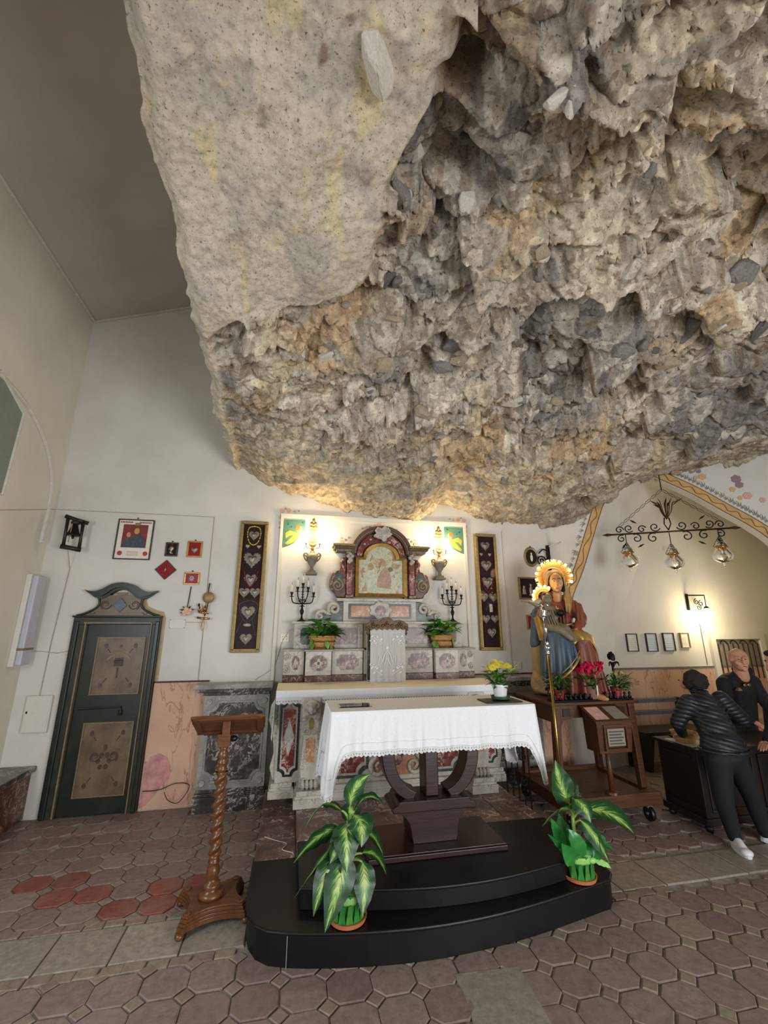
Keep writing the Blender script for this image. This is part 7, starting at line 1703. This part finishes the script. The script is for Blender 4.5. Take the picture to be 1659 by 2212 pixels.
def chain(a,b,n,name='chain'):
    a,b=Vector(a),Vector(b); mb=MB()
    d=(b-a)/n; s=d.cross(Vector((.3,1,.2))).normalized()*.012
    for k in range(n):
        p=a+d*k; q=p+d; m1=p.lerp(q,.2);m2=p.lerp(q,.8)
        mb.tube([p,m1+s,m2+s,q,m2-s,m1-s],.003,5,closed=True)
    return mb.build(name,'iron',chd)
chain(apex,Cp(.05,.10),8); chain(apex,Cp(.95,.10),8)
def scr(u,z,r,a0,t,name='scroll'):
    pts=[Cp(u+x/cd.length,z+zz) for x,zz in spiral(0,0,r,.012,a0,t,20)]; MB().tube(pts,.007,6).build(name,'iron',chd,smooth=True)
for k in (-1,1):
    for du,z,r,a0,t in ((.12,.07,.06,200,1.3),(.24,.05,.05,160,-1.2),(.36,.07,.055,220,1.3),(.45,.055,.05,180,-1.2)):
        scr(.5+k*du,z,r,a0 if k>0 else 180-a0,t*k)
    for du,z,r,a0,t in ((.15,-.07,.065,120,-1.2),(.30,-.065,.06,60,1.2),(.44,-.06,.05,120,-1.2)):
        scr(.5+k*du,z,r,a0 if k>0 else 180-a0,t*k)
    for du,z,a in ((.28,.13,.6),(.24,-.14,-.5),(.40,-.12,-.8)):
        p=Cp(.5+k*du,z); d=cdn*k*.09*math.cos(a)+Vector((0,0,.09*math.sin(a))); MB().tube([p,p+d*.5,p+d],[.003,.013,.001],6).build('leaf','iron',chd,smooth=True)
    MB().tube([Cp(.5,.02),Cp(.5+k*.03,.10),Cp(.5+k*.02,.18)],.007,6).build('stem','iron',chd,smooth=True)
for k in range(9):
    a=k*2*PI/9; p=Cp(.5,.16); r=.05+.02*(k%3)
    MB().tube(cat_rom([p,p+Vector((r*math.cos(a)*.7,r*math.sin(a)*.7,.10)),p+Vector((r*math.cos(a),r*math.sin(a),.20)),p+Vector((1.5*r*math.cos(a),1.5*r*math.sin(a),.22+.03*(k%2)))],5),[.006]*12+[.005,.004,.003,.002],6).build('bouquet_stem','bronze',chd,smooth=True)
    if k%2==0: MB().tube([p+Vector((r*math.cos(a),r*math.sin(a),.17)),p+Vector((1.6*r*math.cos(a),1.6*r*math.sin(a),.22)),p+Vector((2.3*r*math.cos(a),2.3*r*math.sin(a),.25))],[.003,.011,.001],6).build('bouquet_leaf','bronze',chd,smooth=True)
for u,zd in ((.10,-.12),(.5,-.16),(.92,-.10)):
    top=Cp(u,zd); MB().tube([Cp(u,-.0),top],.005,6).build('hook','iron',chd)
    c=top+Vector((0,0,-.13))
    gl=MB().lathe([(.045,.075),(.06,.04),(.052,.0),(.062,-.02),(.098,-.075),(.104,-.105),(.09,-.145),(.05,-.172),(.016,-.182),(.012,-.192),(.018,-.206),(.002,-.225)],c,20).build('glass_globe','glass',chd,smooth=True)
    MB().lathe([(.056,-.006),(.068,.0),(.068,.014),(.056,.02)],c,20).build('brass_collar','brass',gl,smooth=True)
    for k in range(3):
        a=k*2*PI/3+.4; chain(top,c+Vector((.068*math.cos(a),.068*math.sin(a),.01)),5,'lamp_chain')
    MB().lathe([(.014,-.06),(.018,-.03),(.010,.0)],c,10).build('inner_burner','white_pot',gl,smooth=True)
wl=thing('chapel_wall_lamp','lit wall lamp under a scrolled iron bracket on the chapel wall','wall lamp',(5.95,5.35,1.75))
MB().box(5.82,5.845,YC-.03,YC-.001,1.98,2.22).build('back_bar','iron',wl); MB().tube([(5.83,YC-.02,2.20),(5.95,5.25,2.19)],.010,6).build('arm','iron',wl)
for cx_,cz_,t in ((5.90,2.10,1.4),(5.93,2.02,-1.4),(5.98,2.08,1.2)): MB().tube([(x,YC-.10,z) for x,z in spiral(cx_,cz_,.045,.01,90,t,18)],.006,6).build('scroll','iron',wl,smooth=True)
MB().lathe([(.02,.08),(.035,.06),(.035,.05),(.012,.05)],(5.97,5.27,1.95),12).build('socket','iron',wl,smooth=True); MB().cyl((5.95,5.25,2.19),(5.97,5.27,2.02),.006,.006,6).build('drop','iron',wl)
MB().lathe([(.02,.05),(.05,.02),(.065,-.04),(.05,-.09),(.01,-.11)],(5.97,5.27,1.95),16).build('shade','bulb',wl,smooth=True)
d=bpy.data.lights.new('wall_lamp_light','POINT'); d.energy=9; d.color=(1,.85,.55); d.shadow_soft_size=.08
o=bpy.data.objects.new('wall_lamp_light',d); COL.objects.link(o); o.location=(5.97,5.12,1.88)
def paper(x0,x1,z0,z1,fm,pm_,label):
    t=thing('framed_paper',label,'picture',((x0+x1)/2,YC-.02,z0),'framed papers on the chapel wall'); frame_box(t,x0,x1,z0,z1,.012,.03,fm,YC); p=MB().box(x0+.01,x1-.01,YC-.016,YC-.002,z0+.01,z1-.01).build('sheet',pm_,t)
    for k in range(6): MB().box(x0+.035,x1-.035-.01*(k%3),YC-.0175,YC-.0155,z0+.05+k*(z1-z0-.1)/6,z0+.053+k*(z1-z0-.1)/6).build('print_line','greypaint',p)
paper(4.67,4.85,1.40,1.645,'frame_dark','paper','cream certificate in a dark frame, first of the row right of the statue')
paper(4.995,5.175,1.395,1.65,'frame_dark','paper_blue','pale blue sheet in a dark frame, second of the row on the chapel wall')
paper(5.285,5.475,1.40,1.655,'frame_dark','paper_blue','pale blue sheet in a dark frame, third of the row on the chapel wall')
paper(5.585,5.74,1.44,1.655,'frame_tan','paper','cream sheet in a tan frame below the lit wall lamp')
# bench and farther pew
be=thing('wooden_bench','dark wooden bench with a two-rail grey back against the chapel wall','bench',(4.75,5.2,0))
for z in (.77,.62): MB().box(4.38,5.35,5.34,5.37,z-.025,z+.025).build('back_rail','steel',be,bevel=.004)
for x in (4.42,5.28): MB().box(x-.025,x+.025,5.335,5.38,.0,.80).build('back_post','oldwood',be)
MB().box(4.36,5.37,4.98,5.34,.43,.47).build('seat','oldwood',be,bevel=.004)
for x in (4.46,5.24):
    MB().prism([(0,0),(.05,0),(.12,.25),(.16,.43),(-.12,.43),(-.06,.25)],-.02,.02); m=MB(); m.xf=Matrix.Translation((x,5.12,0))@Matrix.Rotation(PI/2,4,'Z'); m.prism([(-.05,.002),(.05,.002),(.10,.22),(.15,.43),(-.15,.43),(-.10,.22)],-.02,.02); m.build('leg','oldwood',be)
pw=thing('pale_pew','pale slatted pew behind the desk at the right edge','bench',(5.8,4.9,0))
for z in (.42,.62,.78): MB().box(5.55,6.5,4.86,4.90,z-.03,z+.03).build('back_slat','frame_tan',pw,bevel=.004)
for x in (5.6,6.45): MB().box(x-.03,x+.03,4.902,4.96,.0,.84).build('post','oldwood',pw)
MB().box(5.55,6.5,4.96,5.28,.40,.43).build('seat','frame_tan',pw,bevel=.004)
for x in (5.6,6.45): MB().box(x-.03,x+.03,5.2,5.26,.0,.40).build('leg','oldwood',pw)
# ================================================================== DESK WITH BASKET
dk=thing('dark_chest_desk','black carved wooden chest desk where the visitors stand','desk',(4.2,3.84,0))
MB().box(3.68,4.95,3.62,4.06,.09,.635).build('body','oldwood',dk,bevel=.006); MB().box(3.65,4.98,3.59,4.09,.635,.665).build('top','oldwood',dk,bevel=.006); MB().box(3.655,4.975,3.60,4.08,.05,.11).build('base_moulding','oldwood',dk,bevel=.01)
for x in (3.70,4.90):
    for y in (3.64,4.02): MB().lathe([(.02,0),(.035,.02),(.03,.05)],(x,y,.001),12).build('foot','oldwood',dk,smooth=True)
for x0,x1 in ((3.74,4.28),(4.34,4.88)):
    pn=MB(); 
    for a in ((x0,x1,.15,.175),(x0,x1,.565,.59),(x0,x0+.025,.175,.565),(x1-.025,x1,.175,.565)): pn.box(a[0],a[1],3.605,3.622,a[2],a[3])
    pn.build('panel_moulding','oldwood',dk,bevel=.004); MB().ell(((x0+x1)/2,3.612,.37),(.05,.012,.05),12,8).build('carved_boss','oldwood',dk,smooth=True)
for a in ((.15,.175),(.565,.59)): MB().box(3.665,3.682,3.68,4.0,a[0],a[1]).build('side_moulding','oldwood',dk)
MB().box(3.69,3.95,3.66,3.98,.666,.669).build('desk_paper','paper',dk)
bk=thing('wicker_basket','round wicker collection basket on the corner of the dark desk','basket',(3.80,3.84,.67))
MB().lathe([(.075,0),(.09,.03),(.115,.085),(.105,.085),(.085,.03),(.07,.008)],(3.80,3.84,.67),24).build('bowl','wicker',bk,smooth=True)
for k in range(5): MB().tube([(3.80+(.078+.009*k+.003*(i%2))*math.cos(2*PI*i/36),3.84+(.078+.009*k+.003*(i%2))*math.sin(2*PI*i/36),.68+.018*k) for i in range(36)],.006,5,closed=True).build('weave_strand','wicker',bk,smooth=True)
bt=thing('black_folder','thin black folder lying on the desk behind the basket','folder',(3.92,4.0,.67)); m=MB(); m.xf=Matrix.Translation((3.92,3.99,.672))@Matrix.Rotation(.1,4,'Z'); m.box(-.12,.12,-.05,.05,0,.018); m.build('folder','rubber',bt,bevel=.003)

# ================================================================== PEOPLE
def shoe(par,heel,d,mat='shoe',L_=.22):
    h=Vector(heel); d=Vector(d).normalized(); s=Vector((-d.y,d.x,0))
    o=blob('shoe',[('c',h+Vector((0,0,.04)),h+d*L_*.55+Vector((0,0,.038)),.036,.034),('e',h+d*L_*.75+Vector((0,0,.03)),(.045,.045,.03)),('e',h+Vector((0,0,.06)),(.038,.038,.045)),('c',h+d*L_*.3+Vector((0,0,.065)),h+d*L_*.55+Vector((0,0,.05)),.03,.026)],.010,mat,par,3)
    pts=[]
    for k in range(20):
        a=2*PI*k/20; c=h+d*(L_*.38+L_*.55*math.cos(a))+s*(.045*math.sin(a)); pts.append((c.x,c.y))
    MB().slabz(pts,.001,.022).build('sole',mat if mat!='shoe' else 'shoe',o); 
    return o
# woman leaning over the desk, seen from behind
wo=thing('person','person in a black quilted jacket and black trousers leaning over the desk, back turned','person',(3.75,3.42,0))
head=Vector((3.75,3.60,1.24)); neck=Vector((3.725,3.53,1.125)); chest=Vector((3.705,3.46,1.02)); waist=Vector((3.665,3.36,.87)); pelv=Vector((3.635,3.30,.72))
hdw=blob('head',[('e',head,(.070,.080,.092)),('c',neck+Vector((0,-.01,-.03)),head+Vector((.0,-.02,-.04)),.044,.042),('e',head+Vector((-.02,.065,-.03)),(.045,.035,.045)),('e',head+Vector((-.03,.10,-.01)),(.012,.014,.014)),('e',head+Vector((-.072,.005,-.015)),(.012,.018,.026)),('e',head+Vector((.070,.01,-.01)),(.012,.018,.026))],.010,'skin',wo,3)
q=random.Random(3); hb=[('e',head+Vector((.005,-.02,.02)),(.088,.088,.088)),('e',head+Vector((.02,-.045,-.01)),(.075,.06,.06)),('e',head+Vector((.055,-.02,-.0)),(.042,.06,.055)),('e',head+Vector((-.06,-.02,.0)),(.035,.05,.05))]
for k in range(26):
    d_=Vector((q.gauss(0,1),q.gauss(-.5,.8),q.gauss(.6,.7))).normalized(); hb.append(('e',head+Vector((.01,-.025,.005))+d_*.085,(q.uniform(.016,.028),)*3))
blob('hair',hb,.009,'hair',wo,1)
for k in (-1,1): MB().ell(head+Vector((-.03+k*.028,.09,.005)),(.010,.006,.006),8,6).build('eye','eye',hdw)
MB().ell(head+Vector((-.03,.093,-.045)),(.018,.008,.006),8,6).build('lips','lips',hdw)
eL=Vector((3.49,3.58,.90)); eR=Vector((4.055,3.44,.93))
jk=blob('jacket',[('e',chest,(.185,.11,.13)),('e',chest.lerp(waist,.5),(.168,.118,.13)),('e',waist,(.165,.125,.13)),('e',pelv+Vector((0,0,.08)),(.185,.135,.09)),('e',pelv+Vector((.0,-.005,.045)),(.20,.145,.05)),('c',chest+Vector((0,.02,.08)),neck+Vector((0,0,.0)),.085,.060),('c',neck,neck+Vector((0,.01,.035)),.060,.058),
  ('c',chest+Vector((-.15,.03,.06)),eL,.074,.062),('c',eL,Vector((3.66,3.72,.775)),.058,.046),('c',chest+Vector((.165,-.01,.08)),eR,.078,.066),('c',eR,Vector((4.02,3.62,.785)),.062,.048)],.013,'quilt',wo,4)
for q_ in range(7):
    t=q_/6; c=(pelv+Vector((0,0,.05))).lerp(chest+Vector((0,0,.05)),t); w=.19-.03*math.sin(PI*t); d_=.150-.035*t; pts=[]
    for k in range(-8,9):
        u=k/8*.93; pts.append((c.x+u*w,c.y-d_*math.sqrt(max(0,1-u*u*.95))+.012,c.z-.02+.035*abs(u)))
    MB().tube(pts,.0045,5).build('quilt_seam','rubber',jk)
MB().tube([neck+Vector((.064*math.cos(a),.064*math.sin(a)-.005,.04)) for a in [2*PI*i/20 for i in range(20)]],.013,7,closed=True).build('collar','quilt',jk,smooth=True)
MB().tube([pelv+Vector((.203*math.cos(a),.150*math.sin(a)-.005,.025)) for a in [2*PI*i/32 for i in range(32)]],.011,7,closed=True).build('hem_band','quilt',jk,smooth=True)
blob('trousers',[('e',pelv+Vector((.01,.0,-.03)),(.155,.115,.09)),('c',pelv+Vector((-.075,0,-.05)),Vector((3.575,3.335,.37)),.098,.075),('c',Vector((3.575,3.335,.37)),Vector((3.655,3.37,.08)),.074,.052),('c',pelv+Vector((.085,0,-.05)),Vector((3.885,3.35,.37)),.098,.075),('c',Vector((3.885,3.35,.37)),Vector((3.99,3.39,.08)),.074,.052)],.015,'trousers',wo,3)
shoe(wo,(3.66,3.38,0),(-.25,-.55,0)); shoe(wo,(4.0,3.40,0),(.35,-.45,0))
hand(wo,(3.665,3.73,.765),(.3,.8,-.35),(.2,.2,.9),.15,'skin'); hand(wo,(4.02,3.63,.775),(-.2,.85,-.4),(0,.3,.9),.15,'skin',flip=-1)
# balding man behind the desk, looking down
mn=thing('person','balding person in a black top with sunglasses at the neck looking down behind the desk','person',(5.1,4.35,0))
H=Vector((5.07,4.20,1.385)); k_=1.14
def hv(x,y,z): return H+Vector((x,y,z))*k_
mh=blob('head',[('e',H,(.074*k_,.088*k_,.10*k_)),('e',hv(-.03,-.045,-.06),(.050*k_,.052*k_,.058*k_)),('e',hv(-.058,-.092,-.028),(.013,.018,.024)),('e',hv(-.050,-.088,.0),(.010,.014,.03)),('c',H+Vector((.055,.05,-.20)),hv(.02,.02,-.06),.075,.066),('e',hv(.068,.01,-.015),(.016,.024,.034)),('e',hv(-.072,.015,-.015),(.013,.02,.03)),('e',hv(-.085,-.066,.026),(.022,.014,.011)),('e',hv(-.02,-.084,.026),(.022,.014,.011)),('e',hv(-.045,-.08,-.098),(.028,.022,.02)),('e',hv(.01,-.068,-.035),(.024,.022,.024)),('e',hv(-.085,-.045,-.035),(.022,.024,.024))],.009,'skin',mn,2)
blob('hair',[('e',hv(.028,.038,.022),(.074*k_,.068*k_,.070*k_)),('e',hv(.060,.012,.012),(.020*k_,.045*k_,.045*k_))],.010,'hair_grey',mn,2)
for dx,dy in ((-.080,-.066),(-.022,-.086)): MB().ell(hv(dx,dy,.0),(.012,.009,.0045),8,6).build('eye','eye',mh); MB().tube([hv(dx-.018,dy-.004,.024),hv(dx,dy-.010,.029),hv(dx+.018,dy-.006,.024)],.0045,5).build('eyebrow','hair_grey',mh)
MB().ell(hv(-.048,-.101,-.066),(.024,.009,.006),8,6).build('lips','lips',mh)
tp_=blob('top',[('c',Vector((5.20,4.42,.72)),Vector((5.15,4.34,1.06)),.16,.165),('e',Vector((5.14,4.33,1.11)),(.26,.13,.12)),('c',Vector((5.13,4.30,1.14)),Vector((5.11,4.26,1.21)),.085,.070),('c',Vector((4.91,4.30,1.11)),Vector((4.83,4.24,.86)),.078,.06),('c',Vector((4.83,4.24,.86)),Vector((4.90,4.05,.76)),.055,.045),('c',Vector((5.37,4.34,1.11)),Vector((5.44,4.28,.86)),.08,.062),('c',Vector((5.44,4.28,.86)),Vector((5.32,4.08,.76)),.058,.046)],.015,'blackshirt',mn,4)
blob('hood',[('c',Vector((5.21,4.30,1.12)),Vector((5.23,4.26,1.25)),.085,.055),('c',Vector((5.23,4.26,1.25)),Vector((5.20,4.36,1.25)),.055,.05),('c',Vector((5.29,4.27,1.12)),Vector((5.30,4.22,.95)),.08,.065)],.014,'navy',mn,3)
sg=MB().tube([(5.03,4.175,1.12),(5.07,4.165,1.125),(5.11,4.165,1.12)],.004,5).build('sunglasses','bronze',mn)
for x in (5.04,5.095): MB().ell((x,4.16,1.105),(.022,.004,.018),10,6).build('lens','brass',sg)
MB().prism([(4.955,1.045),(5.02,1.045),(4.985,1.08)],4.185,4.22).build('chest_logo','tan_edge',mn)
blob('trousers',[('e',(5.20,4.42,.68),(.16,.13,.12)),('c',(5.12,4.42,.62),(5.10,4.40,.06),.09,.055),('c',(5.28,4.42,.62),(5.30,4.42,.06),.09,.055)],.018,'trousers',mn,3)
hand(mn,(4.905,4.035,.755),(.2,-.7,-.35),(0,-.3,.9),.16,'skin'); hand(mn,(5.31,4.07,.755),(-.3,-.7,-.35),(0,-.3,.9),.16,'skin',flip=-1)
shoe(mn,(5.10,4.42,0),(-.2,-.6,0),'rubber'); shoe(mn,(5.30,4.44,0),(.1,-.6,0),'rubber')
# third visitor cut by the frame
tv=thing('person','person in a navy hoodie at the right edge, face in profile towards the desk','person',(4.260,3.160,0))
T=Vector((4.215,3.16,1.44))
th=blob('head',[('e',T,(.085,.07,.098)),('e',T+Vector((-.05,-.0,-.05)),(.05,.05,.055)),('e',T+Vector((-.092,-.005,-.012)),(.018,.013,.022)),('c',T+Vector((.04,.0,-.18)),T+Vector((.01,0,-.05)),.055,.05),('e',T+Vector((.0,-.068,-.01)),(.02,.012,.03)),('e',T+Vector((-.085,0,-.06)),(.016,.022,.012)),('e',T+Vector((-.075,0,-.09)),(.022,.022,.018))],.010,'skin',tv,3)
blob('hair',[('e',T+Vector((.025,.0,.035)),(.082,.074,.08)),('e',T+Vector((-.045,.0,.075)),(.045,.05,.03))],.012,'hair',tv,2)
for k in (-1,1): MB().ell(T+Vector((-.078,k*.03,.012)),(.006,.010,.006),8,6).build('eye','eye',th)
MB().ell(T+Vector((-.098,0,-.062)),(.006,.02,.005),8,6).build('lips','lips',th)
blob('hoodie',[('c',(4.380,3.180,.70),(4.340,3.170,1.0),.15,.165),('e',(4.320,3.170,1.06),(.15,.22,.13)),('c',(4.300,3.170,1.12),(4.280,3.170,1.18),.085,.07),('c',(4.300,2.990,1.08),(4.260,2.890,.84),.072,.06),('c',(4.260,2.890,.84),(4.130,2.960,.75),.056,.046),('c',(4.330,3.360,1.08),(4.340,3.410,.86),.072,.06),('c',(4.340,3.410,.86),(4.230,3.390,.76),.055,.045),('e',(4.380,3.170,1.16),(.09,.11,.07))],.015,'navy',tv,4)
blob('trousers',[('e',(4.390,3.180,.66),(.14,.14,.12)),('c',(4.400,3.100,.60),(4.380,3.080,.06),.088,.055),('c',(4.400,3.280,.60),(4.410,3.290,.06),.088,.055)],.018,'trousers',tv,3)
hand(tv,(4.135,2.955,.75),(-.8,.1,-.3),(0,0,1),.15,'skin'); hand(tv,(4.235,3.390,.755),(-.8,-.1,-.3),(0,0,1),.15,'skin',flip=-1)
shoe(tv,(4.380,3.080,0),(-.6,-.1,0)); shoe(tv,(4.410,3.290,0),(-.6,.05,0))
